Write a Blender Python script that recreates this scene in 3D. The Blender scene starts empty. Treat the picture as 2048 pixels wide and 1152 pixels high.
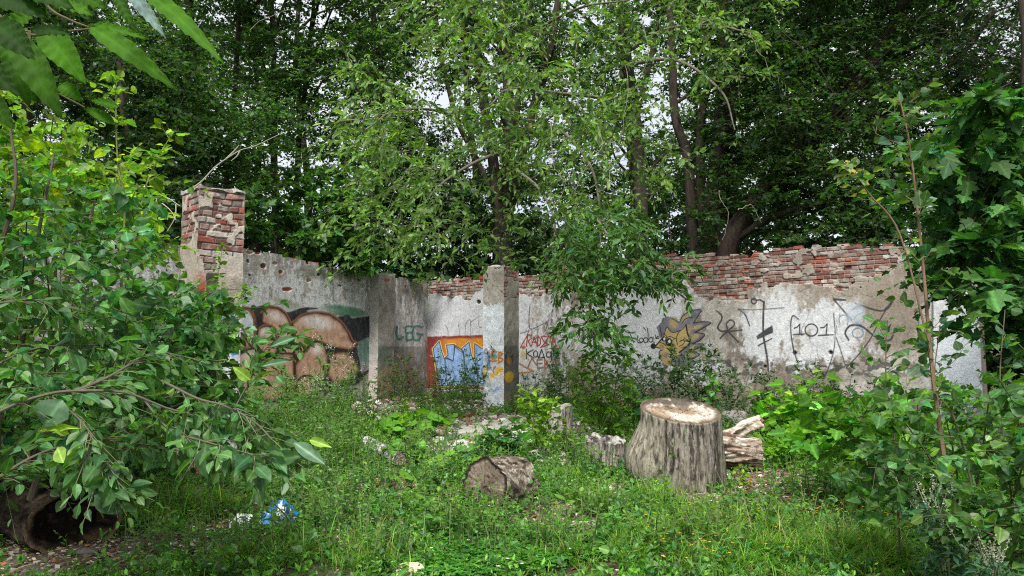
import bpy, math, random
import numpy as np
from mathutils import Vector

# ------------------------------------------------------------------ camera, sky, sun, exposure
S = bpy.context.scene
COL = S.collection
PITCH = math.radians(4.52)
FPX = 26.0 / 36.0 * 2048.0
CZ = 1.5
cam_d = bpy.data.cameras.new('camera')
cam_d.lens = 26.0; cam_d.sensor_width = 36.0; cam_d.clip_start = 0.05; cam_d.clip_end = 1500
cam = bpy.data.objects.new('camera', cam_d); COL.objects.link(cam)
cam.location = (0, 0, CZ); cam.rotation_euler = (math.pi / 2 + PITCH, 0, 0)
S.camera = cam

SUN_EL, SUN_AZ = math.radians(55), math.radians(189)      # azimuth clockwise from +Y: behind the camera, to the left
w = bpy.data.worlds.new('World'); S.world = w; w.use_nodes = True
nt = w.node_tree; nt.nodes.clear()
sky = nt.nodes.new('ShaderNodeTexSky'); sky.sky_type = 'NISHITA'; sky.sun_disc = False
sky.sun_elevation = SUN_EL; sky.sun_rotation = SUN_AZ; sky.air_density = 1.0; sky.dust_density = 2.0
# thin bright cloud over the sky
cn = nt.nodes.new('ShaderNodeTexNoise'); cn.inputs['Scale'].default_value = 2.2; cn.inputs['Detail'].default_value = 6
cr = nt.nodes.new('ShaderNodeValToRGB'); cr.color_ramp.elements[0].position = 0.30; cr.color_ramp.elements[1].position = 0.58
cr.color_ramp.elements[0].color = (.55, .55, .55, 1)
mx = nt.nodes.new('ShaderNodeMix'); mx.data_type = 'RGBA'
tc = nt.nodes.new('ShaderNodeTexCoord')
nt.links.new(tc.outputs['Generated'], cn.inputs['Vector'])
nt.links.new(cn.outputs['Fac'], cr.inputs['Fac'])
nt.links.new(cr.outputs['Color'], mx.inputs['Factor'])
nt.links.new(sky.outputs['Color'], mx.inputs['A'])
mx.inputs['B'].default_value = (7.6, 7.9, 8.5, 1)
bg = nt.nodes.new('ShaderNodeBackground'); bg.inputs['Strength'].default_value = 0.078
nt.links.new(mx.outputs['Result'], bg.inputs['Color'])
wo = nt.nodes.new('ShaderNodeOutputWorld'); nt.links.new(bg.outputs['Background'], wo.inputs['Surface'])

sd = bpy.data.lights.new('sun', 'SUN'); sd.energy = 3.9; sd.angle = math.radians(18); sd.color = (1.0, .96, .9)
sun = bpy.data.objects.new('sun', sd); COL.objects.link(sun)
sv = Vector((math.sin(SUN_AZ) * math.cos(SUN_EL), math.cos(SUN_AZ) * math.cos(SUN_EL), math.sin(SUN_EL)))
sun.rotation_euler = (-sv).to_track_quat('-Z', 'Y').to_euler()
sun.location = sv * 60
S.view_settings.view_transform = 'Standard'; S.view_settings.look = 'None'
S.view_settings.exposure = 0.76; S.view_settings.gamma = 1.0
S.render.engine = 'CYCLES'
S.cycles.use_denoising = False
S.cycles.max_bounces = 6; S.cycles.diffuse_bounces = 2; S.cycles.glossy_bounces = 2
S.cycles.transmission_bounces = 4; S.cycles.transparent_max_bounces = 12
S.cycles.use_adaptive_sampling = True; S.cycles.adaptive_threshold = 0.01
S.cycles.sample_clamp_indirect = 6
S.cycles.filter_width = 1.1

# ------------------------------------------------------------------ maths helpers
R = np.random.default_rng(11)
random.seed(5)
CP, SP = math.cos(PITCH), math.sin(PITCH)

def P(px, py, Y):
    """photo pixel + forward distance -> world point (arrays allowed)"""
    px = np.asarray(px, float); py = np.asarray(py, float); Y = np.asarray(Y, float)
    a = (px - 1024) / FPX; b = (576 - py) / FPX
    dx = a; dy = CP - b * SP; dz = SP + b * CP
    s = Y / dy
    return np.stack(np.broadcast_arrays(dx * s, Y * np.ones_like(dx), CZ + dz * s), -1)

def proj(Q):
    Q = np.asarray(Q, float)
    dx, dy, dz = Q[..., 0], Q[..., 1], Q[..., 2] - CZ
    f = dy * CP + dz * SP; u = -dy * SP + dz * CP
    f = np.where(np.abs(f) < 1e-3, 1e-3, f)
    return 1024 + FPX * dx / f, 576 - FPX * u / f

def _h(ix, iy, seed):
    ix = ix.astype(np.int64) & 0xffffffff; iy = iy.astype(np.int64) & 0xffffffff
    h = (ix * 374761393 + iy * 668265263 + seed * 974634777) & 0xffffffff
    h = ((h ^ (h >> 13)) * 1274126177) & 0xffffffff
    h = (h ^ (h >> 16)) & 0xffffffff
    return h / 4294967295.0

def vn(x, y, seed=0):
    x = np.asarray(x, float); y = np.asarray(y, float)
    xi = np.floor(x); yi = np.floor(y); fx = x - xi; fy = y - yi
    fx = fx * fx * (3 - 2 * fx); fy = fy * fy * (3 - 2 * fy)
    a = _h(xi, yi, seed); b = _h(xi + 1, yi, seed); c = _h(xi, yi + 1, seed); d = _h(xi + 1, yi + 1, seed)
    return (a * (1 - fx) + b * fx) * (1 - fy) + (c * (1 - fx) + d * fx) * fy

def fbm(x, y, seed=0, o=4):
    t = 0; a = .5; n = 0
    for k in range(o):
        t = t + a * vn(np.asarray(x) * 2 ** k, np.asarray(y) * 2 ** k, seed + 17 * k); n += a; a *= .5
    return t / n

def vn3(p, s, seed=0):
    return (vn(p[..., 0] * s + p[..., 2] * s * .73, p[..., 1] * s - p[..., 2] * s * .41, seed) +
            vn(p[..., 2] * s + 7.3, p[..., 0] * s * .8 + p[..., 1] * s * .6, seed + 5)) * .5

def sstep(a, b, x):
    t = np.clip((x - a) / (b - a), 0, 1); return t * t * (3 - 2 * t)

def nrm(v):
    v = np.asarray(v, float); return v / np.maximum(np.linalg.norm(v, axis=-1, keepdims=True), 1e-9)

def gh(x, y):
    x = np.asarray(x, float); y = np.asarray(y, float)
    h = .15 * sstep(8, 20, y) + .10 * (fbm(x * .35, y * .35, 3, 3) - .5) + .035 * (fbm(x * 2, y * 2, 8, 3) - .5)
    h = h - .12 * sstep(1.5, 4, -x) * sstep(9, 5, y)
    far = sstep(32, 60, np.hypot(x, y))
    return h * (1 - far)

def G(px, py):
    """ground point under a photo pixel"""
    z = 0.0
    for _ in range(12):
        a = (px - 1024) / FPX; b = (576 - py) / FPX
        dz = SP + b * CP; s = (z - CZ) / dz
        x, y = a * s, (CP - b * SP) * s
        z = float(gh(x, y))
    return np.array([x, y, z])

# ------------------------------------------------------------------ mesh builder
class MB:
    def __init__(s): s.v = []; s.c = []; s.f = []; s.n = 0
    def add(s, V, faces, C=(.5, .5, .5)):
        V = np.asarray(V, float).reshape(-1, 3); C = np.asarray(C, float)
        if C.ndim == 1: C = np.tile(C, (len(V), 1))
        if C.shape[1] == 3: C = np.concatenate([C, np.ones((len(C), 1))], 1)
        s.v.append(V); s.c.append(C)
        for f in faces:
            f = np.asarray(f, int)
            if f.ndim == 1: f = f[None]
            if len(f): s.f.append(f + s.n)
        s.n += len(V); return s
    def build(s, name, mat, parent=None, smooth=False, label=None):
        me = bpy.data.meshes.new(name)
        if s.n:
            V = np.concatenate(s.v).astype(np.float32); C = np.clip(np.concatenate(s.c), 0, 1).astype(np.float32)
            loops = np.concatenate([f.ravel() for f in s.f]).astype(np.int32)
            tot = np.concatenate([np.full(len(f), f.shape[1], np.int32) for f in s.f])
            st = np.concatenate([[0], np.cumsum(tot)[:-1]]).astype(np.int32)
            me.vertices.add(len(V)); me.vertices.foreach_set('co', V.ravel())
            me.loops.add(len(loops)); me.loops.foreach_set('vertex_index', loops)
            me.polygons.add(len(tot)); me.polygons.foreach_set('loop_start', st); me.polygons.foreach_set('loop_total', tot)
            me.polygons.foreach_set('use_smooth', np.full(len(tot), smooth))
            a = me.color_attributes.new('col', 'FLOAT_COLOR', 'POINT'); a.data.foreach_set('color', C.ravel())
            me.update(calc_edges=True)
        me.materials.append(mat)
        o = bpy.data.objects.new(name, me); COL.objects.link(o)
        if parent is not None: o.parent = parent
        if label: o['label'] = label
        return o

def tag(o, label=None, cat=None, group=None, kind=None):
    if label: o['label'] = label
    if cat: o['category'] = cat
    if group: o['group'] = group
    if kind: o['kind'] = kind
    return o

def empty(name, loc, label=None, cat=None, group=None, rz=0):
    o = bpy.data.objects.new(name, None); COL.objects.link(o)
    o.location = [float(q) for q in loc]; o.rotation_euler = (0, 0, rz); o.empty_display_size = .1
    return tag(o, label, cat, group)

def under(o, parent):
    """parent o to an unrotated Empty, keeping the world-space vertices of o where they are"""
    o.parent = parent; o.location = -Vector(parent.location); return o

def copy_tree(o, parent=None):
    c = o.copy(); COL.objects.link(c); c.parent = parent
    for k in [q for q in bpy.data.objects if q.parent == o]: copy_tree(k, c)
    return c

# tube along a polyline
def tube(mb, pts, rad, sides=6, col=(.2, .15, .1), rough=0.0, cap=True, colvar=0.0):
    pts = np.asarray(pts, float); n = len(pts); rad = np.broadcast_to(np.asarray(rad, float), (n,))
    t = np.gradient(pts, axis=0); t = nrm(t)
    ref = np.array([0, 0, 1.]) if abs(t[0, 2]) < .9 else np.array([1., 0, 0])
    u = nrm(np.cross(t, ref)); v = np.cross(t, u)
    a = np.linspace(0, 2 * np.pi, sides, endpoint=False)
    rr = rad[:, None] * np.ones(sides)[None]
    if rough:
        rr = rr * (1 + rough * (vn(np.cos(a)[None] * 2.5 + 9 + np.zeros((n, 1)), np.sin(a)[None] * 2.5 + np.arange(n)[:, None] * .15 + pts[0, 0], 3) - .5) * 2)
    V = pts[:, None] + rr[..., None] * (np.cos(a)[None, :, None] * u[:, None] + np.sin(a)[None, :, None] * v[:, None])
    i = np.arange(n - 1)[:, None] * sides; j = np.arange(sides)[None]; k = (j + 1) % sides
    f = np.stack([i + j, i + k, i + sides + k, i + sides + j], -1).reshape(-1, 4)
    fs = [f]
    if cap: fs.append(np.arange(sides)[::-1][None]); fs.append(((n - 1) * sides + np.arange(sides))[None])
    C = np.tile(np.asarray(col, float), (n * sides, 1))
    if colvar: C = C * (1 + colvar * (R.random((n * sides, 1)) - .5) * 2)
    mb.add(V.reshape(-1, 3), fs, C)

def curve(pts, n=12):
    """Catmull-Rom through control points"""
    p = np.asarray(pts, float)
    if len(p) < 3: return p[0] + (p[-1] - p[0]) * np.linspace(0, 1, n)[:, None]
    q = np.vstack([2 * p[0] - p[1], p, 2 * p[-1] - p[-2]])
    out = []
    m = max(2, n // (len(p) - 1))
    for i in range(1, len(q) - 2):
        t = np.linspace(0, 1, m, endpoint=False)[:, None]
        out.append(.5 * (2 * q[i] + (q[i + 1] - q[i - 1]) * t + (2 * q[i - 1] - 5 * q[i] + 4 * q[i + 1] - q[i + 2]) * t ** 2 + (3 * q[i] - q[i - 1] - 3 * q[i + 1] + q[i + 2]) * t ** 3))
    out.append(p[-1:]); return np.vstack(out)

# many thin twigs at once (triangular section), paths (M, K, 3)
def tubes3(mb, paths, r0, r1, col):
    M, K, _ = paths.shape
    t = nrm(np.gradient(paths, axis=1)); u = nrm(np.cross(t, np.array([.31, .17, .93]))); v = np.cross(t, u)
    r = (np.asarray(r0)[..., None] * np.linspace(1, 0, K) + np.asarray(r1)[..., None] * np.linspace(0, 1, K)).reshape(-1, K) * np.ones((M, K))
    a = np.array([0, 2.094, 4.189])
    V = paths[:, :, None] + r[:, :, None, None] * (np.cos(a)[None, None, :, None] * u[:, :, None] + np.sin(a)[None, None, :, None] * v[:, :, None])
    b = (np.arange(M) * K * 3)[:, None, None] + (np.arange(K - 1) * 3)[None, :, None]
    j = np.arange(3)[None, None]; k = (j + 1) % 3
    f = np.stack([b + j, b + k, b + 3 + k, b + 3 + j], -1).reshape(-1, 4)
    C = np.repeat(np.broadcast_to(np.asarray(col, float), (M, 3)), K * 3, axis=0)
    mb.add(V.reshape(-1, 3), [f], C)

# ------------------------------------------------------------------ leaves
def half_leaf(out, fold=.12, droop=.08, rib=0):
    """outline of one half (x>=0) from base to tip -> folded two-half leaf"""
    o = np.array(out, float); n = len(o)
    right = np.stack([o[:, 0], o[:, 1], o[:, 0] * fold * 2 - droop * o[:, 1] ** 2], 1)
    left = right[1:-1] * np.array([-1, 1, 1])
    V = np.vstack([right, left])
    fr = np.arange(n); fl = np.concatenate([[0], [n - 1], np.arange(n + len(left) - 1, n - 1, -1)])
    if n == 3: return dict(v=V, f=[np.array([fr]), np.array([fl])])
    # a rib vertex keeps the fold where the halves are concave
    return dict(v=V, f=[np.array([fr]), np.array([fl])])

T_DIAM = dict(v=np.array([[0, 0, 0], [.24, .5, .06], [0, 1, -.08], [-.24, .5, .06]]), f=[np.array([[0, 1, 2], [0, 2, 3]])])
T_BROAD = dict(v=np.array([[0, 0, 0], [.40, .42, .07], [0, 1, -.08], [-.40, .42, .07]]), f=[np.array([[0, 1, 2], [0, 2, 3]])])
T_OVAL = dict(v=np.array([[0, 0, 0], [0, .35, -.01], [0, .7, -.03], [0, 1, -.12], [.17, .25, .05], [.19, .6, .04], [-.17, .25, .05], [-.19, .6, .04]]),
              f=[np.array([[0, 4, 1], [2, 5, 3], [0, 1, 6], [2, 3, 7]]), np.array([[1, 4, 5, 2], [1, 2, 7, 6]])])
T_ROUND = half_leaf([(0, 0), (.20, .02), (.38, .16), (.44, .36), (.36, .60), (.17, .82), (0, 1)], .1, .1)
T_ELL = half_leaf([(0, 0), (.14, .10), (.25, .30), (.27, .52), (.19, .76), (.07, .92), (0, 1)], .12, .12)
T_HEX = half_leaf([(0, 0), (.30, .15), (.40, .42), (.22, .78), (0, 1)], .1, .1)
T_MAPLE = half_leaf([(0, 0), (.16, -.08), (.45, .02), (.34, .17), (.44, .22), (.64, .42), (.47, .44), (.46, .55), (.24, .47), (.27, .68), (.16, .74), (.10, .88), (0, 1)], .07, .10)
T_STAR = half_leaf([(0, 0), (.42, .0), (.36, .20), (.62, .46), (.27, .47), (.22, .72), (0, 1)], .07, .1)
def grid_leaf(prof, nr=7, cup=.16, droop=.16, wave=.03):
    t = np.linspace(0, 1, nr); w_ = np.interp(t, [p[0] for p in prof], [p[1] for p in prof]); xs = np.array([-1, -.5, 0, .5, 1.]); V = []
    for i, (a, b) in enumerate(zip(t, w_)):
        for x in xs: V.append([x * b, a, cup * abs(x) * b * 2 - droop * a ** 2 + wave * math.sin(i * 2.3 + x * 2) * abs(x)])
    i = (np.arange(nr - 1) * 5)[:, None]; j = np.arange(4)[None]
    return dict(v=np.array(V), f=[np.stack([i + j, i + j + 1, i + j + 6, i + j + 5], -1).reshape(-1, 4)])
T_ROUNDN = grid_leaf([(0, .01), (.06, .20), (.2, .38), (.38, .43), (.6, .36), (.8, .20), (.92, .07), (1, .005)], 8)
T_ELLN = grid_leaf([(0, .01), (.12, .15), (.3, .245), (.5, .27), (.72, .21), (.9, .09), (1, .005)], 7)
def _lobed():
    a = np.linspace(0, 2 * np.pi, 19)[:-1]
    r = .5 * (1 + .06 * np.cos(a * 9)) * (1 - .30 * np.exp(-((a - 3 * np.pi / 2 + 0.0) / .35) ** 2))
    V = np.stack([r * np.cos(a), .45 + r * np.sin(a), .06 * np.cos(a * 6) + .10 * (r > .4)], 1)
    V = np.vstack([V, [[0, .35, -.02]]])
    n = len(a); return dict(v=V, f=[np.array([[n, i, (i + 1) % n] for i in range(n)])])
T_COLT = _lobed()

def leaves(mb, T, pos, d, n, size, col, width=1.0, edge=None):
    pos = np.asarray(pos, float); N = len(pos)
    if N == 0: return
    d = nrm(d); s = nrm(np.cross(d, n)); n = np.cross(s, d)
    size = np.broadcast_to(np.asarray(size, float), (N,)); col = np.broadcast_to(np.asarray(col, float), (N, 3))
    width = np.broadcast_to(np.asarray(width, float), (N,))
    t = T['v']; k = len(t)
    curl = 1 + (R.random((N, 1, 1)) - .5) * 2.0
    V = pos[:, None] + size[:, None, None] * (t[None, :, 0:1] * width[:, None, None] * s[:, None] + t[None, :, 1:2] * d[:, None] + t[None, :, 2:3] * curl * n[:, None])
    off = (np.arange(N) * k)[:, None, None]
    fs = [(f[None] + off).reshape(-1, f.shape[1]) for f in T['f']]
    C = np.repeat(col, k, axis=0); rib = np.clip(np.abs(t[:, 0]) / np.abs(t[:, 0]).max(), 0, 1)
    C = np.concatenate([C, np.tile(rib, N)[:, None]], 1)      # alpha = distance from the midrib
    mb.add(V.reshape(-1, 3), fs, C)

def rcol(N, base, var=.25, hue=.12):
    base = np.asarray(base, float)
    v = np.exp(R.normal(0, var, (N, 1))); h = R.normal(0, hue, (N, 1))
    c = base[None] * .84 * v * np.concatenate([1 + h * 1.6, 1 + h * .3, 1 - h], 1)
    return np.clip(c, .004, .8)

def rdir(N, up=0.0):
    v = R.normal(size=(N, 3)); v[:, 2] += up; return nrm(v)

def sprays(mbl, mbt, st, d, L, nl, size, T, base, droop=.25, K=5, twig=(.10, .08, .06), r0=.004, r1=.0015, var=.28, hue=.12,
           spread=.9, flat=.6, first=.15, width=1.0, tip=None, petiole=0.0, wob=.12):
    """M leafy twigs: start points st, directions d, lengths L, nl leaves each"""
    M = len(st); st = np.asarray(st, float); d = nrm(d); L = np.broadcast_to(np.asarray(L, float), (M,))
    t = np.linspace(0, 1, K)
    side = nrm(np.cross(d, [0, 0, 1.]) + 1e-4)
    wv = R.normal(size=(M, 1, 3)) * wob
    def at(tt):
        tt = tt[..., None]; return st[:, None] + L[:, None, None] * (d[:, None] * tt + np.array([0, 0, -1.]) * droop * tt ** 2 + wv * np.sin(tt * 4) * tt)
    if mbt is not None:
        tubes3(mbt, at(np.broadcast_to(t, (M, K))), np.full(M, r0), np.full(M, r1), twig)
    if nl == 0: return
    tt = np.linspace(first, 1.0, nl)[None] + R.normal(0, .02, (M, nl)); tt = np.clip(tt, 0, 1.02)
    p = at(tt); tan = nrm(at(tt + .02) - p)
    sg = np.where(np.arange(nl) % 2 == 0, 1., -1.)[None, :, None]
    tipw = (np.arange(nl) == nl - 1)[None, :, None]
    sd = nrm(np.cross(tan, np.array([0, 0, 1.]) + R.normal(0, flat, (M, nl, 3)))) * sg
    dv = nrm(tan * (1.0) + sd * np.where(tipw, .15, spread) + R.normal(0, .25, (M, nl, 3)) + np.array([0, 0, -.15]))
    nn = nrm(np.array([0, 0, 1.]) + R.normal(0, flat, (M, nl, 3)))
    sz = size * np.exp(R.normal(0, .22, (M, nl))) * (1 - .35 * np.clip(tt - .75, 0, 1) / .25)
    p = p + dv * (petiole * sz)[..., None]
    N = M * nl
    c = rcol(N, base, var, hue)
    if tip is not None:
        k = sstep(.6, 1, tt).reshape(-1, 1) * R.random((N, 1)); c = c * (1 - k) + rcol(N, tip, .15, .05) * k
    br = np.repeat(np.exp(R.normal(0, .18, (M, 1))), nl, axis=0); c = c * br
    leaves(mbl, T, p.reshape(-1, 3), dv.reshape(-1, 3), nn.reshape(-1, 3), sz.ravel(), c, width)

# ------------------------------------------------------------------ materials
def mat_new(name):
    m = bpy.data.materials.new(name); m.use_nodes = True; n = m.node_tree; n.nodes.clear()
    out = n.nodes.new('ShaderNodeOutputMaterial'); return m, n, out

def N_(n, t, **kw):
    x = n.nodes.new(t)
    for k, v in kw.items(): x.inputs[k].default_value = v
    return x

def leaf_mat(name, trans=.36, rough=.42, tint=(1.25, 1.45, .38), spec=.26, tscale=1.7):
    m, n, out = mat_new(name)
    a0 = N_(n, 'ShaderNodeAttribute'); a0.attribute_name = 'col'
    tc_ = N_(n, 'ShaderNodeTexCoord'); no = N_(n, 'ShaderNodeTexNoise', Scale=42, Detail=3, Roughness=.6); n.links.new(tc_.outputs['Object'], no.inputs['Vector'])
    m1 = N_(n, 'ShaderNodeMapRange'); m1.inputs['From Min'].default_value = .3; m1.inputs['From Max'].default_value = .7; m1.inputs['To Min'].default_value = .72; m1.inputs['To Max'].default_value = 1.28
    n.links.new(no.outputs['Fac'], m1.inputs['Value'])
    m2 = N_(n, 'ShaderNodeMapRange'); m2.inputs['From Min'].default_value = .03; m2.inputs['From Max'].default_value = .16; m2.inputs['To Min'].default_value = 1.7; m2.inputs['To Max'].default_value = 1.0
    n.links.new(a0.outputs['Alpha'], m2.inputs['Value'])
    mm = N_(n, 'ShaderNodeMath'); mm.operation = 'MULTIPLY'; n.links.new(m1.outputs[0], mm.inputs[0]); n.links.new(m2.outputs[0], mm.inputs[1])
    sc_ = n.nodes.new('ShaderNodeVectorMath'); sc_.operation = 'SCALE'; n.links.new(a0.outputs['Color'], sc_.inputs[0]); n.links.new(mm.outputs[0], sc_.inputs['Scale'])
    class a: outputs = {'Color': sc_.outputs[0]}
    p = N_(n, 'ShaderNodeBsdfPrincipled', Roughness=rough); p.inputs['Specular IOR Level'].default_value = spec
    n.links.new(a.outputs['Color'], p.inputs['Base Color'])
    mu = n.nodes.new('ShaderNodeMix'); mu.data_type = 'RGBA'; mu.blend_type = 'MULTIPLY'; mu.inputs['Factor'].default_value = 1
    n.links.new(a.outputs['Color'], mu.inputs['A']); mu.inputs['B'].default_value = tuple(q * tscale for q in tint) + (1,)
    t = N_(n, 'ShaderNodeBsdfTranslucent'); n.links.new(mu.outputs['Result'], t.inputs['Color'])
    mi = N_(n, 'ShaderNodeMixShader', Fac=trans)
    n.links.new(p.outputs[0], mi.inputs[1]); n.links.new(t.outputs[0], mi.inputs[2]); n.links.new(mi.outputs[0], out.inputs['Surface'])
    return m

def solid_mat(name, rough=.9, noise=30, amt=.35, bump=.3, bscale=60, bdist=.01, alpha=False, stretch=None, spec=.3, dark=None):
    """vertex colour times fine procedural noise, with bump"""
    m, n, out = mat_new(name)
    a = N_(n, 'ShaderNodeAttribute'); a.attribute_name = 'col'
    t = N_(n, 'ShaderNodeTexCoord'); src = t.outputs['Object']
    if stretch:
        mp = N_(n, 'ShaderNodeMapping'); mp.inputs['Scale'].default_value = stretch; n.links.new(src, mp.inputs['Vector']); src = mp.outputs[0]
    no = N_(n, 'ShaderNodeTexNoise', Scale=noise, Detail=5, Roughness=.65); n.links.new(src, no.inputs['Vector'])
    mr = N_(n, 'ShaderNodeMapRange'); mr.inputs['From Min'].default_value = .25; mr.inputs['From Max'].default_value = .75
    mr.inputs['To Min'].default_value = 1 - amt; mr.inputs['To Max'].default_value = 1 + amt
    n.links.new(no.outputs['Fac'], mr.inputs['Value'])
    mu = n.nodes.new('ShaderNodeVectorMath'); mu.operation = 'SCALE'
    n.links.new(a.outputs['Color'], mu.inputs[0]); n.links.new(mr.outputs[0], mu.inputs['Scale'])
    if dark:
        dn = N_(n, 'ShaderNodeTexNoise', Scale=dark[0], Detail=7, Roughness=.7); n.links.new(src, dn.inputs['Vector'])
        dr = N_(n, 'ShaderNodeMapRange'); dr.inputs['From Min'].default_value = dark[1]; dr.inputs['From Max'].default_value = dark[2]; dr.inputs['To Min'].default_value = 1; dr.inputs['To Max'].default_value = dark[3]
        n.links.new(dn.outputs['Fac'], dr.inputs['Value']); mu2 = n.nodes.new('ShaderNodeVectorMath'); mu2.operation = 'SCALE'
        n.links.new(mu.outputs[0], mu2.inputs[0]); n.links.new(dr.outputs[0], mu2.inputs['Scale']); mu = mu2
    p = N_(n, 'ShaderNodeBsdfPrincipled', Roughness=rough); p.inputs['Specular IOR Level'].default_value = spec
    n.links.new(mu.outputs[0], p.inputs['Base Color'])
    if bump:
        b2 = N_(n, 'ShaderNodeTexNoise', Scale=bscale, Detail=6, Roughness=.7); n.links.new(src, b2.inputs['Vector'])
        bp = N_(n, 'ShaderNodeBump', Strength=bump, Distance=bdist); n.links.new(b2.outputs['Fac'], bp.inputs['Height']); n.links.new(bp.outputs[0], p.inputs['Normal'])
    if alpha:
        n.links.new(a.outputs['Alpha'], p.inputs['Alpha'])
    n.links.new(p.outputs[0], out.inputs['Surface'])
    return m

M_MAS = solid_mat('masonry', .92, 26, .30, .7, 38, .014, dark=(19, .60, .72, .55))
M_PAINT = solid_mat('spray_paint', .8, 40, .15, .3, 60, .006, alpha=True)
M_LEAF = leaf_mat('leaf')
M_LEAFD = leaf_mat('leaf_dull', .30, .6, spec=.2)
M_LEAFG = leaf_mat('leaf_glossy', .32, .44, spec=.34)
M_BARK = solid_mat('bark', .95, 14, .5, .9, 22, .03, stretch=(1, 1, .22), spec=.15)
M_WOOD = solid_mat('weathered_wood', .9, 30, .35, .6, 40, .012, spec=.2)
M_TWIG = solid_mat('twig', .8, 60, .2, 0, spec=.2)
M_STUMP = solid_mat('stump_wood', .92, 24, .35, 1.0, 30, .02, stretch=(1, 1, .34), spec=.12, dark=(22, .51, .60, .30))
M_TOP = solid_mat('sawn_wood', .9, 30, .4, .9, 35, .012, spec=.15, dark=(9, .54, .64, .35))
M_LOGB = solid_mat('log_bark', .95, 26, .5, 1.0, 16, .04, spec=.1, dark=(13, .50, .60, .25))
M_STONE = solid_mat('rubble_stone', .92, 22, .35, .7, 40, .012)
M_PETAL = leaf_mat('petal', .3, .6, tint=(1, 1, 1), tscale=1.0)
# ------------------------------------------------------------------ ground (one sheet out to the horizon)
def axis(lo, hi, step, far):
    a = list(np.arange(lo, hi + 1e-6, step)); s = step
    l, r = [], []
    x = lo
    while x > -far: s *= 1.25; x -= s; l.append(x)
    s = step; x = hi
    while x < far: s *= 1.25; x += s; r.append(x)
    return np.array(l[::-1] + a + r)
gx = axis(-9, 9.5, .045, 400); gy = axis(3.2, 20, .06, 400)
GX, GY = np.meshgrid(gx, gy); nxg, nyg = len(gx), len(gy)

def ell(px, py, cx, cy, rx, ry, rot=0, soft=.45):
    c, s = math.cos(math.radians(rot)), math.sin(math.radians(rot))
    X = (px - cx) * c + (py - cy) * s; Y = -(px - cx) * s + (py - cy) * c
    return sstep(1 + soft, 1 - soft, np.sqrt((X / rx) ** 2 + (Y / ry) ** 2))

BARE = [(1530, 965, 120, 55, 5), (1120, 1045, 95, 40, 35), (1000, 852, 130, 26, -6), (770, 812, 110, 16, 0), (885, 895, 85, 26, 0), (90, 1120, 340, 48, 0),
        (370, 1105, 150, 26, -12), (1165, 870, 60, 26, 0), (1400, 1000, 60, 20, 0), (610, 930, 60, 20, 0), (750, 975, 70, 22, 0), (1100, 920, 50, 20, 0),
        (420, 1060, 60, 16, 0), (950, 815, 90, 14, 0), (1230, 985, 30, 30, 0), (1480, 1050, 50, 16, 0), (640, 1085, 60, 14, 0)]
BARE_W = []
for (cx, cy, rx, ry, ro) in BARE:       # patches of open soil, as ellipses lying on the ground
    g0 = G(cx, cy); gr = G(cx + rx, cy); gu = G(cx, max(cy - ry, 795)); BARE_W.append((g0, abs(gr[0] - g0[0]), max(.18, abs(gu[1] - g0[1]))))
def bareness(x, y):
    b = np.zeros_like(x)
    for g0, rx, ry in BARE_W:
        r = np.sqrt(((x - g0[0] - .0 * (y - g0[1])) / rx) ** 2 + ((y - g0[1]) / ry) ** 2)
        b = np.maximum(b, sstep(1.35, .6, r + .7 * (fbm(x * 2.2, y * 2.2, 31, 3) - .5)))
    return b

gz = gh(GX, GY) + .012 * (fbm(GX * 14, GY * 14, 5, 2) - .5)
gb = bareness(GX, GY); gn = fbm(GX * 3, GY * 3, 61, 4)
soil = np.array([.055, .04, .028]); dust = np.array([.17, .135, .105]); green = np.array([.045, .065, .02])
gc = soil + (dust - soil) * (sstep(.35, .7, gn) * (.25 + .75 * gb))[..., None]
gc = gc * (1 - .5 * ((1 - gb) * sstep(.4, .6, fbm(GX * 5, GY * 5, 9, 2)))[..., None]) + green * (.5 * (1 - gb) * sstep(.4, .6, fbm(GX * 5, GY * 5, 9, 2)))[..., None]
mb = MB()
i = np.arange(nyg - 1)[:, None] * nxg; j = np.arange(nxg - 1)[None]
mb.add(np.stack([GX, GY, gz], -1).reshape(-1, 3), [np.stack([i + j, i + j + 1, i + j + nxg + 1, i + j + nxg], -1).reshape(-1, 4)], gc.reshape(-1, 3))
M_SOIL = solid_mat('soil', .95, 35, .6, .9, 55, .02, spec=.15)
tag(mb.build('ground', M_SOIL, smooth=True), 'uneven ground of dark soil and trodden litter under the weeds', kind='structure')

# ------------------------------------------------------------------ walls
class Wall:
    def __init__(s, A, B):
        s.A = np.array(A, float); s.B = np.array(B, float); s.L = np.linalg.norm(s.B - s.A); s.d = (s.B - s.A) / s.L
        n = np.array([s.d[1], -s.d[0]])
        if n @ (-s.A) < 0: n = -n
        s.n = n
    def pt(s, u, z, off=0.0):
        u = np.asarray(u, float); off = off + 0 * u
        return np.stack([s.A[0] + s.d[0] * u + s.n[0] * off, s.A[1] + s.d[1] * u + s.n[1] * off, z + 0 * u], -1)
    def hit(s, px, py):
        px = np.asarray(px, float); py = np.asarray(py, float)
        a = (px - 1024) / FPX; b = (576 - py) / FPX; dx = a; dy = CP - b * SP; dz = SP + b * CP
        t = (s.A @ s.n) / (dx * s.n[0] + dy * s.n[1])
        x, y = dx * t, dy * t
        return (x - s.A[0]) * s.d[0] + (y - s.A[1]) * s.d[1], CZ + dz * t

def pxY(px, Y): return P(px, 693, Y)[:2]
W_L = Wall(pxY(855, 21.0), pxY(477, 14.3))       # u grows towards the camera (left in the picture)
W_R = Wall(pxY(855, 21.0), pxY(1750, 13.3))

def profile(wall, pts):
    u, z = wall.hit([p[0] for p in pts], [p[1] for p in pts]); o = np.argsort(u); u, z = u[o], z[o]
    return lambda q: np.interp(q, u, z)

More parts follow.
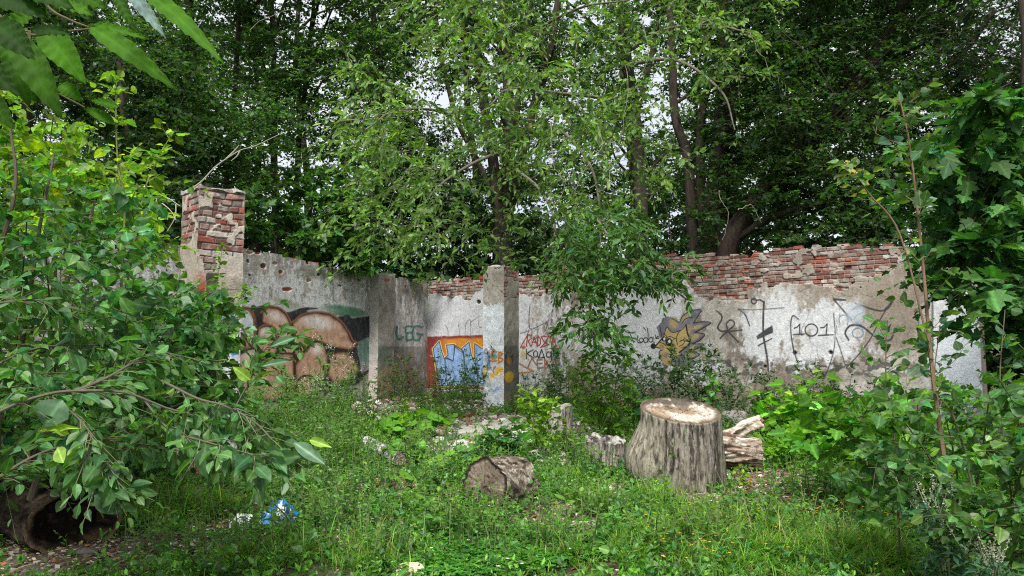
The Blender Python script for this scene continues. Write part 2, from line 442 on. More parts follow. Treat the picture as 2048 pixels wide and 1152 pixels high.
top_R0 = profile(W_R, [(855, 562), (880, 559), (965, 556), (1038, 551), (1090, 548), (1130, 541), (1180, 531), (1250, 521), (1350, 510), (1400, 507), (1440, 513),
                       (1500, 509), (1520, 505), (1560, 500), (1600, 494), (1670, 492), (1760, 491), (1880, 500), (1960, 512)])
top_L0 = profile(W_L, [(-40, 440), (60, 455), (200, 478), (345, 492), (477, 499), (520, 503), (560, 511), (600, 520), (650, 532), (700, 540), (740, 545), (745, 549), (795, 555), (830, 561), (855, 565)])

def lerp(a, b, t): t = np.clip(t, 0, 1)[..., None]; return a * (1 - t) + b * t
def C3(*c): return np.array(c, float)

def bricks(u, z, seed, bl=.26):
    z = z + .012 * (fbm(u * 1.3, z * 2, seed, 2) - .5); h = .0765
    row = np.floor(z / h); fz = z / h - row
    hdr = (_h(row, row * 0, seed + 1) > .62)
    L = np.where(hdr, bl / 2, bl)
    uu = u / L + .5 * (row % 2) + .3 * _h(row, row * 0 + 4, seed)
    c = np.floor(uu); fu = uu - c
    e = .10 * (fbm(u * 22, z * 22, seed + 2, 2) - .5)
    ez = np.minimum(fz, 1 - fz) * h; eu = np.minimum(fu, 1 - fu) * L
    inside = sstep(.003, .010, np.minimum(ez, eu) + e * .06)
    return inside, _h(c, row, seed + 3), _h(c, row, seed + 4)

def brick_col(u, z, h1, h2, inside, washed=0.5, seed=0):
    pal = np.array([[.31, .075, .045], [.17, .055, .042], [.22, .10, .080], [.29, .19, .16], [.44, .38, .34], [.19, .155, .135]])
    k = np.where(h1 < .20 * (1.4 - washed), 0, np.where(h1 < .40 * (1.3 - washed * .7), 1, np.where(h1 < .52, 2, np.where(h1 < .72, 3, np.where(h1 < .72 + .2 * washed + .04, 4, 5)))))
    c = pal[k] * (0.75 + .5 * h2[..., None]) * (.8 + .4 * fbm(u * 18, z * 18, seed + 40, 3)[..., None])
    c = lerp(c, C3(.44, .41, .38), sstep(.52, .72, fbm(u * 7, z * 7, seed + 41, 4)) * (.35 + .5 * washed))
    mort = lerp(C3(.15, .125, .105), C3(.34, .31, .27), sstep(.38, .62, fbm(u * 5, z * 5, seed + 42, 3)) * (.3 + .9 * washed))
    c = lerp(c, C3(.30, .24, .21), .12 + 0 * u)
    return lerp(mort, c, inside)

def plaster(u, z, seed):
    n1 = fbm(u * .9, z * .9, seed, 5); n2 = fbm(u * 2.3, z * 2.3, seed + 1, 4); n3 = fbm(u * 9, z * 9, seed + 2, 4)
    c = lerp(C3(.30, .265, .225), C3(.42, .39, .355), sstep(.35, .65, n1))
    c = lerp(c, C3(.17, .135, .11), sstep(.47, .64, n2) * .8)
    c = c * (.60 + .80 * n3[..., None])
    pit = sstep(.70, .78, fbm(u * 26, z * 26, seed + 3, 2)); c = lerp(c, C3(.12, .10, .09), pit * .7)
    return c

def whitewash(c, u, z, f, seed, tone=(.66, .665, .68), vert=True):
    s = fbm(u * (11 if vert else 6), z * (2.6 if vert else 5), seed, 4) * .42 + fbm(u * 15, z * 11, seed + 1, 4) * .33 + fbm(u * 32, z * 26, seed + 6, 3) * .25
    s = s + .30 * (fbm(u * 2.1, z * 1.6, seed + 3, 4) - .5); m = sstep(.585, .42, s + (.55 - f) * .5) * sstep(0.0, .15, f)
    return lerp(c, C3(*tone) * (.70 + .5 * fbm(u * 16, z * 16, seed + 2, 4)[..., None]), m * .92)

def crack(u, z, seed, s=1.4, w=.012):
    return sstep(w, w * .3, np.abs(fbm(u * s, z * s, seed, 4) - .5))

def paint_right(u, z, px, py):
    c = plaster(u, z, 101)
    f = .62 * sstep(1180, 1040, px) + .25 * ell(px, py, 1230, 640, 110, 70) + .75 * ell(px, py, 1260, 660, 95, 75) + .5 * ell(px, py, 1330, 745, 120, 30)
    f = f + .62 * ell(px, py, 1600, 680, 130, 60) + .5 * ell(px, py, 1680, 640, 60, 40) + .45 * ell(px, py, 1530, 620, 60, 50) + .25 * ell(px, py, 1390, 580, 60, 60)
    f = f + 1.0 * ell(px, py, 1925, 720, 60, 90) + .5 * ell(px, py, 1900, 600, 60, 60) + .18
    f = f + .35 * ell(px, py, 920, 640, 120, 60)
    c = whitewash(c, u, z, f + .01, 120, (.62, .635, .665))
    bot = ell(px, py, 1920, 760, 60, 110); c = lerp(c, C3(.68, .73, .82), bot * .85 * (.5 + .8 * fbm(u * 9, z * 9, 131, 3)))
    c = lerp(c, C3(.24, .20, .16), .75 * ell(px, py, 1790, 630, 75, 75) * sstep(1868, 1850, px))          # patch of bare brown render
    c = lerp(c, C3(.30, .25, .20), .5 * ell(px, py, 1700, 560, 160, 35))
    # mould line at knee height and dark plinth
    md = sstep(.47, .60, fbm(u * 9, z * 16, 133, 4)) * (ell(px, py, 1440, 735, 190, 22) + ell(px, py, 1740, 735, 120, 20) + .6 * ell(px, py, 1330, 770, 100, 30))
    c = lerp(c, C3(.055, .055, .05), md * .85)
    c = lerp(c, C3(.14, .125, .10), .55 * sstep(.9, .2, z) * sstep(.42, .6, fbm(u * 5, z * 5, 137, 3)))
    c = lerp(c, C3(.13, .11, .09), crack(u, z, 140, 1.1, .006) * sstep(1450, 1560, px) * .8)
    # broken edge of the render: below it plaster, above it bare brick
    lo = np.interp(px, [850, 868, 900, 940, 955, 966, 1038, 1050, 1090, 1128, 1135, 1200, 1300, 1340, 1372, 1395, 1455, 1500, 1520, 1560, 1640, 1725, 1750, 1790, 1800, 1830, 1960],
                   [585, 590, 597, 595, 588, 580, 583, 590, 594, 570, 556, 545, 540, 530, 560, 598, 602, 594, 578, 566, 575, 577, 545, 538, 512, 480, 480])
    m = sstep(-5, 5, lo - py + 26 * (fbm(u * 3.2, z * 3.2, 150, 4) - .5))
    spot = ell(px, py, 1590, 700, 6, 4) * 0
    ins, h1, h2 = bricks(u, z, 7)
    m = (m > .5).astype(float)
    patch = sstep(.60, .63, fbm(u * 4.5, z * 7, 151, 3)) * sstep(1380, 1500, px) * .9          # render still clinging between bricks
    lum = np.where(px < 1130, .65, .30)
    bc = np.where((px < 1130)[:, None], brick_col(u, z, h1, h2, ins, .75, 1), brick_col(u, z, h1, h2, ins, .55, 1) * .92)
    patch = np.clip(patch, 0, 1) * m
    c = lerp(c, bc, m * (1 - patch)); c = lerp(c, C3(.34, .31, .27), patch * .5)
    d = m * (1 - patch) * (-.030 + ins * (.010 + .014 * h2) - (h2 > .955) * .035) + .006 * (fbm(u * 5, z * 5, 160, 3) - .5)
    pier = sstep(1864, 1869, px); d = d + .06 * pier; c = lerp(c, C3(.10, .085, .07), .6 * sstep(4, 0, np.abs(px - 1864)))
    hole = 0 * px
    for (hx, hy, r) in [(1589, 706, 4), (1661, 705, 4), (1643, 752, 5), (957, 604, 4), (958, 706, 3), (1010, 615, 3), (1120, 640, 3), (1530, 733, 3)]:
        hole = np.maximum(hole, ell(px, py, hx, hy, r, r, 0, .3))
    c = lerp(c, C3(.04, .03, .025), hole); d = d - .03 * hole
    return c, d

HOLES_L = [(480, 541, 7, 5, 0), (500, 550, 4, 3, 1), (562, 544, 6, 5, 2), (638, 549, 5, 3, 1), (618, 561, 6, 4, 3), (574, 579, 13, 5, 2), (680, 572, 5, 3, 1), (527, 532, 8, 7, 0),
           (497, 522, 5, 5, 0), (515, 507, 7, 4, 2), (591, 516, 8, 4, 4), (731, 549, 3, 3, 2), (811, 574, 3, 3, 2), (500, 505, 9, 5, 4), (550, 527, 6, 5, 4)]
def paint_left(u, z, px, py):
    c = plaster(u, z, 201) * 1.22
    c = lerp(c, C3(.38, .37, .36), .30)
    f = .40 + .35 * ell(px, py, 560, 590, 110, 40) + .22 * ell(px, py, 700, 600, 60, 60) + .45 * ell(px, py, 470, 680, 40, 100) + .35 * ell(px, py, 600, 612, 130, 12) + .4 * ell(px, py, 728, 680, 20, 50)
    c = whitewash(c, u, z, f, 220, (.66, .66, .67))
    c = lerp(c, C3(.10, .10, .10), sstep(.56, .70, fbm(u * 14, z * 7, 222, 4)) * .4)
    c = lerp(c, C3(.10, .12, .06), .55 * ell(px, py, 655, 545, 60, 14))
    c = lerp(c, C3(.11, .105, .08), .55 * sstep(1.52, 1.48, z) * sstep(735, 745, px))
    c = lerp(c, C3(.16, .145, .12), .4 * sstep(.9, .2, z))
    streak = .5 * sstep(.5, .75, fbm(u * 9, z * .8, 225, 3)) * sstep(2.4, 3.3, z); c = lerp(c, C3(.12, .11, .10), streak * .5)
    c = lerp(c, C3(.10, .085, .07), crack(u, z, 240, 1.3, .006) * .6)
    d = .006 * (fbm(u * 5, z * 5, 260, 3) - .5)
    pal = [C3(.14, .05, .04), C3(.05, .035, .03), C3(.38, .10, .05), C3(.50, .25, .10), C3(.40, .27, .22)]
    for (hx, hy, rx, ry, k) in HOLES_L:
        w_ = 4 * (fbm(u * 14, z * 14, 270, 2) - .5)
        m = ell(px + w_, py - w_, hx, hy, rx * .75, ry * .75, 0, .2); c = lerp(c, pal[k], m * .95); d = d - .022 * m
    return c, d

def face_grid(mb, wall, u0, u1, z0, topf, paint, res=.016, edge=False, snap=True, off=0.0):
    nu = max(2, int((u1 - u0) / res) + 1); us = np.linspace(u0, u1, nu); tops = topf(us)
    nz = int((tops.max() - z0) / res) + 2; zs = z0 + np.arange(nz) * res
    U, Z = np.meshgrid(us, zs); U = U.ravel(); Z = Z.ravel()
    px, py = proj(wall.pt(U, Z)); c, d = paint(U, Z, px, py)
    if edge:
        ed = np.minimum(U - u0, u1 - U); d = d * sstep(.0, .03, ed)
    V = wall.pt(U, Z, d + off)
    V = V + (np.stack([vn3(V, 9, 1), vn3(V, 9, 2), vn3(V, 9, 3)], -1) - .5) * (.022 if edge else .0)
    T = topf(U)
    if snap: T = np.round((T + .035 * (vn(U * 6.0, U * 0, 77) - .5) * 2) / .0765) * .0765 * .65 + .35 * T + .03 * (fbm(U * 18, Z * 0, 78, 3) - .5)
    i = np.arange(nz - 1)[:, None] * nu; j = np.arange(nu - 1)[None]
    f = np.stack([i + j, i + j + 1, i + j + nu + 1, i + j + nu], -1).reshape(-1, 4)
    keep = Z[f].mean(1) < T[f].mean(1)
    mb.add(V, [f[keep]], c)
    return us, topf(us)

def wall_body(name, wall, u0, u1, z0, topf, paint, thick, label, endcap=True):
    mb = MB(); face_grid(mb, wall, u0, u1, z0, topf, paint)
    us = np.arange(u0, u1 + .05, .1); us[-1] = u1; t = topf(us) - .03
    a = wall.pt(us, t, -.012); b = wall.pt(us, t - .02, -thick); bb = wall.pt(us, np.full_like(us, z0), -thick); aa = wall.pt(us, np.full_like(us, z0), -.012)
    n = len(us); V = np.vstack([a, b, bb, aa]); k = np.arange(n - 1)
    fs = [np.stack([k, k + 1, n + k + 1, n + k], 1), np.stack([n + k, n + k + 1, 2 * n + k + 1, 2 * n + k], 1)]
    fs.append(np.array([[0, n, 2 * n, 3 * n], [n - 1, 2 * n - 1, 3 * n - 1, 4 * n - 1]]))
    mb.add(V, fs, C3(.27, .22, .19))
    if name == 'masonry_wall' and wall is W_R:      # returns and top of the shallow pier at the wall's free end
        up = wall.hit(1866, 693)[0]; e = [up, u1]; tp = [float(topf(q)) - .03 for q in e]
        mb.add(np.array([wall.pt(u1, z0, .062), wall.pt(u1, tp[1] + .02, .062), wall.pt(u1, tp[1] + .02, -.05), wall.pt(u1, z0, -.05), wall.pt(up, tp[0], .06), wall.pt(up, tp[0], -.02), wall.pt(u1, tp[1], .06), wall.pt(u1, tp[1], -.02)]), [np.array([[0, 1, 2, 3], [4, 5, 7, 6]])], C3(.34, .31, .28))
    # loose broken bricks along the top
    for q in np.arange(u0 + .15, u1 - .15, .27):
        if R.random() < .45:
            z = float(topf(q)); L = .11 + .12 * R.random(); h = .05 + .03 * R.random(); o = -.05 - .2 * R.random()
            c0 = wall.pt(q, z + h * .2, o); ang = math.atan2(wall.d[1], wall.d[0]) + R.normal(0, .12)
            box(mb, c0, (L, .11, h), ang, [(.33, .09, .05), (.4, .33, .28), (.28, .24, .2), (.25, .08, .06)][R.integers(4)])
    o = mb.build(name, M_MAS); tag(o, label, 'wall'); return o

def box(mb, c, size, rz=0, col=(.3, .3, .3), jit=.08, tilt=(0, 0)):
    c = np.asarray(c, float); sx, sy, sz = [q / 2 for q in size]
    V = np.array([[x, y, z] for x in (-sx, sx) for y in (-sy, sy) for z in (-sz, sz)]) * (1 + R.normal(0, jit, (8, 3)))
    rx, ry = tilt
    M = np.array([[1, 0, 0], [0, math.cos(rx), -math.sin(rx)], [0, math.sin(rx), math.cos(rx)]]); V = V @ M.T
    M = np.array([[math.cos(ry), 0, math.sin(ry)], [0, 1, 0], [-math.sin(ry), 0, math.cos(ry)]]); V = V @ M.T
    ca, sa = math.cos(rz), math.sin(rz); V = V @ np.array([[ca, sa, 0], [-sa, ca, 0], [0, 0, 1]]) + c
    mb.add(V, [np.array([[0, 1, 3, 2], [4, 6, 7, 5], [0, 4, 5, 1], [2, 3, 7, 6], [0, 2, 6, 4], [1, 5, 7, 3]])], np.asarray(col, float) * (.85 + .3 * R.random()))

uL_end = W_L.hit(-60, 693)[0]
uR_end = W_R.hit(1962, 693)[0]
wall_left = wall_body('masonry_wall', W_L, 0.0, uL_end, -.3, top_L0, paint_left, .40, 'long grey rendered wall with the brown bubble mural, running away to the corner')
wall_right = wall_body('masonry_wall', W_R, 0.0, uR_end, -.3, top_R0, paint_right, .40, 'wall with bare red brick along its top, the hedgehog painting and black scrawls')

# pilaster on the left wall
up0, _ = W_L.hit(738, 693); up1, _ = W_L.hit(771, 693); up0, up1 = min(up0, up1), max(up0, up1)
def paint_pil(u, z, px, py):
    c = plaster(u, z, 301); c = lerp(c, C3(.36, .33, .30), .3)
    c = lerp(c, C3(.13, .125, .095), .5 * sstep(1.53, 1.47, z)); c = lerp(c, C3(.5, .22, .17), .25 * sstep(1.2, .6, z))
    c = lerp(c, C3(.35, .09, .06), ell(px, py, 775, 560, 6, 3, 0, .3))
    c = lerp(c, C3(.10, .20, .17), .35 * ell(px, py, 765, 705, 14, 18))
    return c, 0 * u
PR = .26
Wf = Wall(W_L.pt(up0, 0, PR)[:2], W_L.pt(up1, 0, PR)[:2])
Ws = Wall(W_L.pt(up1, 0, 0.0)[:2], W_L.pt(up1, 0, PR)[:2]); Ws.n = W_L.d.copy()
mb = MB(); ft = lambda q: np.full_like(np.asarray(q, float), float(top_L0((up0 + up1) / 2)) + .03)
face_grid(mb, Wf, 0, Wf.L, -.3, ft, paint_pil, .02, True, False)
face_grid(mb, Ws, 0, Ws.L, -.3, ft, lambda u, z, px, py: (lerp(paint_pil(u, z, px, py)[0], C3(.62, .58, .56), .55), 0 * u), .02, True, False)  # near side face made paler: the light on it is put into the colour
Wn = Wall(W_L.pt(up0, 0, 0.0)[:2], W_L.pt(up0, 0, PR)[:2]); Wn.n = -W_L.d.copy()
face_grid(mb, Wn, 0, Wn.L, -.3, ft, paint_pil, .05, True, False)
zt = float(ft(0)) - .006
mb.add(np.array([list(W_L.pt(up0, zt, -.02)), list(W_L.pt(up1, zt, -.02)), list(W_L.pt(up1, zt, PR)), list(W_L.pt(up0, zt, PR))]), [np.array([[0, 1, 2, 3]])], C3(.3, .28, .25))
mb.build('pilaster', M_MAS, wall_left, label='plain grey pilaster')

# ------------------------------------------------------------------ free-standing pillars
def pillar(label, K, dl, dr, wl, wr, z0, ztop, paint_l, paint_r, capf=None):
    """K = near corner, dl/dr = plan directions of the left and right faces away from it"""
    K = np.array(K); dl = nrm(np.array(dl)); dr = nrm(np.array(dr))
    L0 = K + dl * wl; R0 = K + dr * wr; B0 = K + dl * wl + dr * wr
    root = empty('brick_pillar', (B0[0] * .5 + K[0] * .5, B0[1] * .5 + K[1] * .5, float(gh(K[0], K[1]))), label, 'pillar')
    mb = MB(); tf = lambda q: np.full_like(np.asarray(q, float), ztop)
    wL = Wall(L0, K); wR = Wall(K, R0)
    wL.n = -dr; wR.n = -dl
    face_grid(mb, wL, 0, wl, z0, tf, paint_l, .011, True, False); face_grid(mb, wR, 0, wr, z0, tf, paint_r, .011, True, False)
    for (a, b, nn) in ((R0, B0, dr), (B0, L0, dl)):
        w_ = Wall(a, b); w_.n = nn; face_grid(mb, w_, 0, w_.L, z0, tf, paint_r, .03, True, False)
    o = mb.build('shaft', M_MAS); under(o, root)
    # mortar cap: uneven slab
    m2 = MB(); n = 16; g = np.linspace(.0, 1.0, n); A, B = np.meshgrid(g, g)
    ed = np.minimum(np.minimum(A, 1. - A), np.minimum(B, 1. - B)) * wl
    pos = K[None, None] + A[..., None] * dl * wl + B[..., None] * dr * wr + (np.stack([fbm(A * 6, B * 6, 5, 2), fbm(A * 6 + 9, B * 6, 5, 2)], -1) - .5) * .09
    zt_ = ztop + .026 + .10 * (fbm(A * 4, B * 4, 8, 3) - .5) - .035 * sstep(.08, 0, ed)
    zb_ = np.full_like(zt_, ztop - .012) - .03 * fbm(A * 5, B * 5, 12, 2)
    V = np.vstack([np.concatenate([pos, zt_[..., None]], -1).reshape(-1, 3), np.concatenate([pos, zb_[..., None]], -1).reshape(-1, 3)])
    i = np.arange(n - 1)[:, None] * n; j = np.arange(n - 1)[None]; f = np.stack([i + j, i + j + 1, i + j + n + 1, i + j + n], -1).reshape(-1, 4)
    k = np.arange(n - 1); N2 = n * n; per = [np.stack([k, k + 1, N2 + k + 1, N2 + k], 1), np.stack([(n - 1) * n + k, (n - 1) * n + k + 1, N2 + (n - 1) * n + k + 1, N2 + (n - 1) * n + k], 1),
         np.stack([k * n, (k + 1) * n, N2 + (k + 1) * n, N2 + k * n], 1), np.stack([k * n + n - 1, (k + 1) * n + n - 1, N2 + (k + 1) * n + n - 1, N2 + k * n + n - 1], 1)]
    cc = C3(.40, .39, .35) * (.6 + .7 * fbm(A * 7, B * 7, 3, 3).reshape(-1, 1)); cc = np.vstack([cc, cc * .9])
    m2.add(V, [f, f + N2] + per, cc); under(m2.build('cap', M_STONE), root)
    return root, wL, wR

def paint_tall(u, z, px, py, side=0):
    c = plaster(u, z, 401 + side * 7); c = lerp(c, C3(.42, .375, .30), .55)
    ins, h1, h2 = bricks(u + side * .13, z, 33 + side, .24)
    bc = brick_col(u, z, h1, h2, ins, .40, 3) * .82
    lo = 520 if side == 0 else np.interp(px, [388, 405, 412, 425, 440, 452, 480], [500, 520, 550, 552, 515, 508, 515])
    if side == 0: lo = np.interp(px, [350, 365, 380, 390], [478, 492, 486, 470])
    m = (lo - py + 18 * (fbm(u * 9, z * 9, 420, 3) - .5) > 0).astype(float)
    rest = sstep(.60, .66, fbm(u * 8, z * 8, 433, 3)) * m; m = m * (1 - rest)
    c = lerp(c, C3(.46, .42, .36), rest * .5)
    c2 = lerp(c, C3(.33, .095, .045) * (.7 + .6 * fbm(u * 14, z * 10, 430, 3)[..., None]), sstep(530, 575, py) * sstep(388, 394, px) * sstep(415, 410, px) * (side == 1) * sstep(.30, .45, fbm(u * 12, z * 7, 431, 3) + .12 * sstep(560, 620, py)))
    c = lerp(c2, bc, m); d = m * (-.02 + ins * (.006 + .014 * h2))
    if side == 1:
        ch = sstep(413, 417, px) * sstep(440, 436, px) * sstep(545, 560, py); c = lerp(c, C3(.20, .19, .14), ch * .7); d = d - .07 * ch
        d = d - .02 * sstep(390, 394, px) * sstep(412, 409, px) * sstep(560, 600, py)
        wf = sstep(630, 665, py) * sstep(440, 446, px); c = lerp(c, C3(.64, .66, .70), wf * .8 * sstep(.36, .5, fbm(u * 12, z * 12, 440, 3)))
        c = lerp(c, C3(.04, .26, .50), sstep(.45, .55, fbm(u * 16, z * 16, 441, 2)) * (ell(px, py, 455, 634, 14, 10) + ell(px, py, 466, 706, 14, 5) + .6 * ell(px, py, 450, 660, 8, 12)))
    return c, d
K1 = pxY(388, 8.3)
pil1, p1L, p1R = pillar('tall square brick pillar with flaked render and mortar cap behind the leafy bush', K1, (-.68, .73), (.73, .68), .53, .53, -.3, float(P(388, 370, 8.3)[2]),
                        lambda u, z, px, py: paint_tall(u, z, px, py, 0), lambda u, z, px, py: paint_tall(u, z, px, py, 1))

def paint_mid(u, z, px, py, side=0):
    c = plaster(u, z, 501 + side); c = lerp(c, C3(.38, .355, .31), .4)
    d = 0 * u
    if side == 0:
        f = .95 * sstep(600, 625, py); c = whitewash(c, u, z, f, 520, (.68, .74, .80), False)
        c = lerp(c, C3(.22, .33, .62), .8 * sstep(.42, .55, fbm(u * 7, z * 7, 530, 3)) * (ell(px, py, 988, 775, 14, 9) + ell(px, py, 976, 718, 8, 12) + .7 * ell(px, py, 985, 733, 10, 8)))
        c = lerp(c, C3(.75, .42, .03), .95 * sstep(.36, .5, fbm(u * 8, z * 12, 531, 3)) * (ell(px, py, 985, 752, 20, 6, 12) + ell(px, py, 998, 742, 9, 9) + .8 * ell(px, py, 971, 745, 5, 12)))
    else:
        c = c * .85  # right side darker overall: dark paint plus shade put into the colour
        ins, h1, h2 = bricks(u, z, 44); m = (531 + 65 * sstep(.40, .62, fbm(u * 3.5, z * 3.5, 540, 3)) - py > 0).astype(float)
        c = lerp(c, brick_col(u, z, h1, h2, ins, .1, 4) * .9, m); d = m * (-.016 + ins * .012)
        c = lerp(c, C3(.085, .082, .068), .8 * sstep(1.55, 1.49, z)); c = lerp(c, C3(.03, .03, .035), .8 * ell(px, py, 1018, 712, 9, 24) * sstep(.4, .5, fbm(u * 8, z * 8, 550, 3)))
        c = lerp(c, C3(.55, .33, .03), ell(px, py, 1018, 754, 9, 11, 0, .2)); c = lerp(c, C3(.45, .22, .04), .6 * ell(px, py, 1018, 722, 5, 8))
        c = lerp(c, C3(.22, .17, .13), .6 * sstep(780, 790, py))
    return c, d
K2 = pxY(1008, 16.3)
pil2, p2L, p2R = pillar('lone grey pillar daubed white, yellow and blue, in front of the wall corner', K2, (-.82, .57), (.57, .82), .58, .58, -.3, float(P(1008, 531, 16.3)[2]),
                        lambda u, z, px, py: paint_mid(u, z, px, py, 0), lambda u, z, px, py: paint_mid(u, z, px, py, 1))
# ------------------------------------------------------------------ paint on the walls: thin sheets 5 mm proud, each piece a part of its wall
class Paint:
    def __init__(s, wall, x0, y0, x1, y1, res=.010, off=.006):
        """sheet over the wall region seen between photo pixels (x0,y0)-(x1,y1)"""
        u, z = wall.hit([x0, x1, x0, x1], [y0, y0, y1, y1]); s.wall = wall; s.off = off
        us = np.arange(u.min(), u.max(), res); zs = np.arange(z.min(), z.max(), res); s.nu, s.nz = len(us), len(zs)
        U, Z = np.meshgrid(us, zs); s.U = U.ravel(); s.Z = Z.ravel(); s.px, s.py = proj(wall.pt(s.U, s.Z))
        s.c = np.zeros((len(s.U), 3)); s.a = np.zeros(len(s.U))
    def lay(s, col, m, opacity=1.0):
        m = np.clip(m * opacity, 0, 1); col = np.asarray(col, float)
        col = np.broadcast_to(col, s.c.shape)
        na = m + s.a * (1 - m); k = np.where(na > 1e-4, m / np.maximum(na, 1e-4), 0)[:, None]
        s.c = s.c * (1 - k) + col * k; s.a = na
    def poly(s, pts, col, soft=1.0, op=1.0, shade=None, wob=1.5):
        p = np.array(pts, float); x = s.px + wob * (fbm(s.U * 6, s.Z * 6, 9, 2) - .5) * 2; y = s.py + wob * (fbm(s.U * 6, s.Z * 6, 19, 2) - .5) * 2
        ins = np.zeros(len(x), bool); dist = np.full(len(x), 1e9)
        for i in range(len(p)):
            a, b = p[i], p[(i + 1) % len(p)]
            cond = (a[1] > y) != (b[1] > y)
            with np.errstate(divide='ignore', invalid='ignore'):
                xi = (b[0] - a[0]) * (y - a[1]) / (b[1] - a[1] + 1e-12) + a[0]
            ins ^= cond & (x < xi); dist = np.minimum(dist, s.seg(x, y, a, b))
        sd = np.where(ins, dist, -dist); m = sstep(-soft, soft, sd)
        if shade is not None: col = shade(np.where(ins, dist, 0), x, y)
        s.lay(col, m, op); return sd
    @staticmethod
    def seg(x, y, a, b):
        ab = b - a; L = max((ab ** 2).sum(), 1e-9); t = np.clip(((x - a[0]) * ab[0] + (y - a[1]) * ab[1]) / L, 0, 1)
        return np.hypot(x - a[0] - t * ab[0], y - a[1] - t * ab[1])
    def line(s, pts, wd, col, soft=.6, op=.95, n=5, smooth=True):
        p = curve(pts, n * (len(pts) - 1)) if (smooth and len(pts) > 2) else np.array(pts, float)
        d = np.full(len(s.px), 1e9)
        for i in range(len(p) - 1): d = np.minimum(d, s.seg(s.px, s.py, p[i], p[i + 1]))
        s.lay(col, sstep(wd / 2 + soft, max(wd / 2 - soft, 0), d), op)
    def oval(s, cx, cy, rx, ry, col, rot=0, soft=.2, op=1.0): s.lay(col, ell(s.px, s.py, cx, cy, rx, ry, rot, soft), op)
    def ring(s, cx, cy, rx, ry, wd, col, a0=0, a1=360):
        t = np.radians(np.linspace(a0, a1, 22)); s.line(np.stack([cx + rx * np.cos(t), cy + ry * np.sin(t)], 1), wd, col, smooth=False)
    def done(s, name, parent, label, wear=.35, seed=0):
        n = fbm(s.U * 14, s.Z * 9, 600 + seed, 4); s.a = s.a * (1 - wear * sstep(.52, .66, n)) * (1 - .8 * wear * sstep(.66, .72, fbm(s.U * 30, s.Z * 30, 610, 2)))
        c = s.c * (.85 + .3 * fbm(s.U * 10, s.Z * 10, 620 + seed, 3)[:, None])
        i = np.arange(s.nz - 1)[:, None] * s.nu; j = np.arange(s.nu - 1)[None]
        f = np.stack([i + j, i + j + 1, i + j + s.nu + 1, i + j + s.nu], -1).reshape(-1, 4); f = f[(s.a[f].max(1) > .04)]
        us, inv = np.unique(f, return_inverse=True); f = inv.reshape(-1, 4)
        V = s.wall.pt(s.U[us], s.Z[us], s.off); mb = MB(); mb.add(V, [f], np.concatenate([c[us], s.a[us, None]], 1))
        o = mb.build(name, M_PAINT)
        if parent.type == 'EMPTY': under(o, parent)
        else: o.parent = parent
        o['label'] = label; return o

def Z5(*p): return [(400 + x / 4.114, 540 + y / 4.114) for x, y in p]
def Z6(*p): return [(840 + x / 6.827, 640 + y / 6.827) for x, y in p]
def Z3(*p): return [(720 + x / 3.2, 500 + y / 3.2) for x, y in p]
def Z7(*p): return [(1100 + x / 3.2, 480 + y / 3.2) for x, y in p]
def Z8(*p): return [(1440 + x / 2.88, 460 + y / 2.88) for x, y in p]
def ZH(*p): return [(1200 + x / 5.758, 580 + y / 5.758) for x, y in p]
BLK = C3(.018, .018, .022)

# bubble mural
q = Paint(W_L, 440, 600, 742, 815, .011)
q.oval(690, 622, 42, 10, C3(.05, .22, .11), 8, .4, .8); q.oval(575, 607, 30, 7, C3(.30, .36, .16), 20, .5, .5); q.oval(727, 700, 14, 34, C3(.05, .20, .14), 0, .4, .6)
q.oval(520, 618, 60, 12, C3(.62, .63, .65), 0, .5, .7); q.oval(610, 622, 60, 8, C3(.62, .63, .65), 0, .5, .5)
q.poly(Z5((300, 660), (430, 660), (440, 320), (490, 296), (540, 290), (570, 283), (600, 300), (700, 352), (780, 330), (820, 308), (960, 314), (970, 320), (870, 338), (900, 350), (1060, 352), (1110, 395), (1160, 380), (1210, 365), (1260, 400), (1395, 378), (1400, 540), (1300, 590), (1290, 640), (1300, 700), (1330, 850), (1390, 812), (1392, 832), (1300, 935), (1200, 960), (780, 1050), (300, 1000)), C3(.022, .022, .028), 1.2, .96)
HI = lambda x, y, L: sum(g * ell(x, y, cx, cy, rx, ry, ro, .9) for cx, cy, rx, ry, ro, g in L)
SP5 = [Z5((960, 430))[0] + (27, 11, 10, 1.), Z5((545, 505))[0] + (13, 9, 0, .8), Z5((620, 385))[0] + (16, 8, 25, .7), Z5((960, 650))[0] + (10, 9, 0, 1.), Z5((400, 700))[0] + (18, 9, -20, .5), Z5((700, 560))[0] + (5, 30, 0, .35)]
def brown(base=(.60, .36, .25), dark=(.15, .07, .045), wd=8):
    def f(d, x, y):
        t = sstep(0, wd, d); c = np.asarray(dark)[None] * (1 - t[:, None]) + np.asarray(base)[None] * t[:, None]
        c = c * (.8 + .35 * fbm(x * .08, y * .08, 71, 3)[:, None]); h = np.clip(HI(x, y, SP5), 0, 1)
        return c * (1 - h[:, None] * .9) + np.array([.85, .80, .80])[None] * h[:, None] * .9
    return f
OUT = C3(.05, .022, .015); RIM = C3(.24, .10, .05)
SHP = []
def shape(pts, **k):
    z = Z5(*pts); SHP.append(z); q.poly(z, None, .8, 1, brown(**k)); q.line(z + z[:1], 3.0, OUT, .9, .9, 4); 
q.poly(Z5((300, 400), (380, 340), (430, 400), (440, 560), (400, 560), (330, 430)), C3(.66, .70, .76), 1, .95)
shape([(300, 560), (340, 520), (400, 600), (420, 650), (300, 655)])
q.line(Z5((300, 355), (345, 325), (395, 322), (435, 365), (452, 450), (448, 560), (425, 650)), 7, RIM, 1, 1); q.line(Z5((300, 345), (345, 312), (400, 308), (445, 350), (468, 450), (462, 560)), 1.8, OUT, .8, .9)
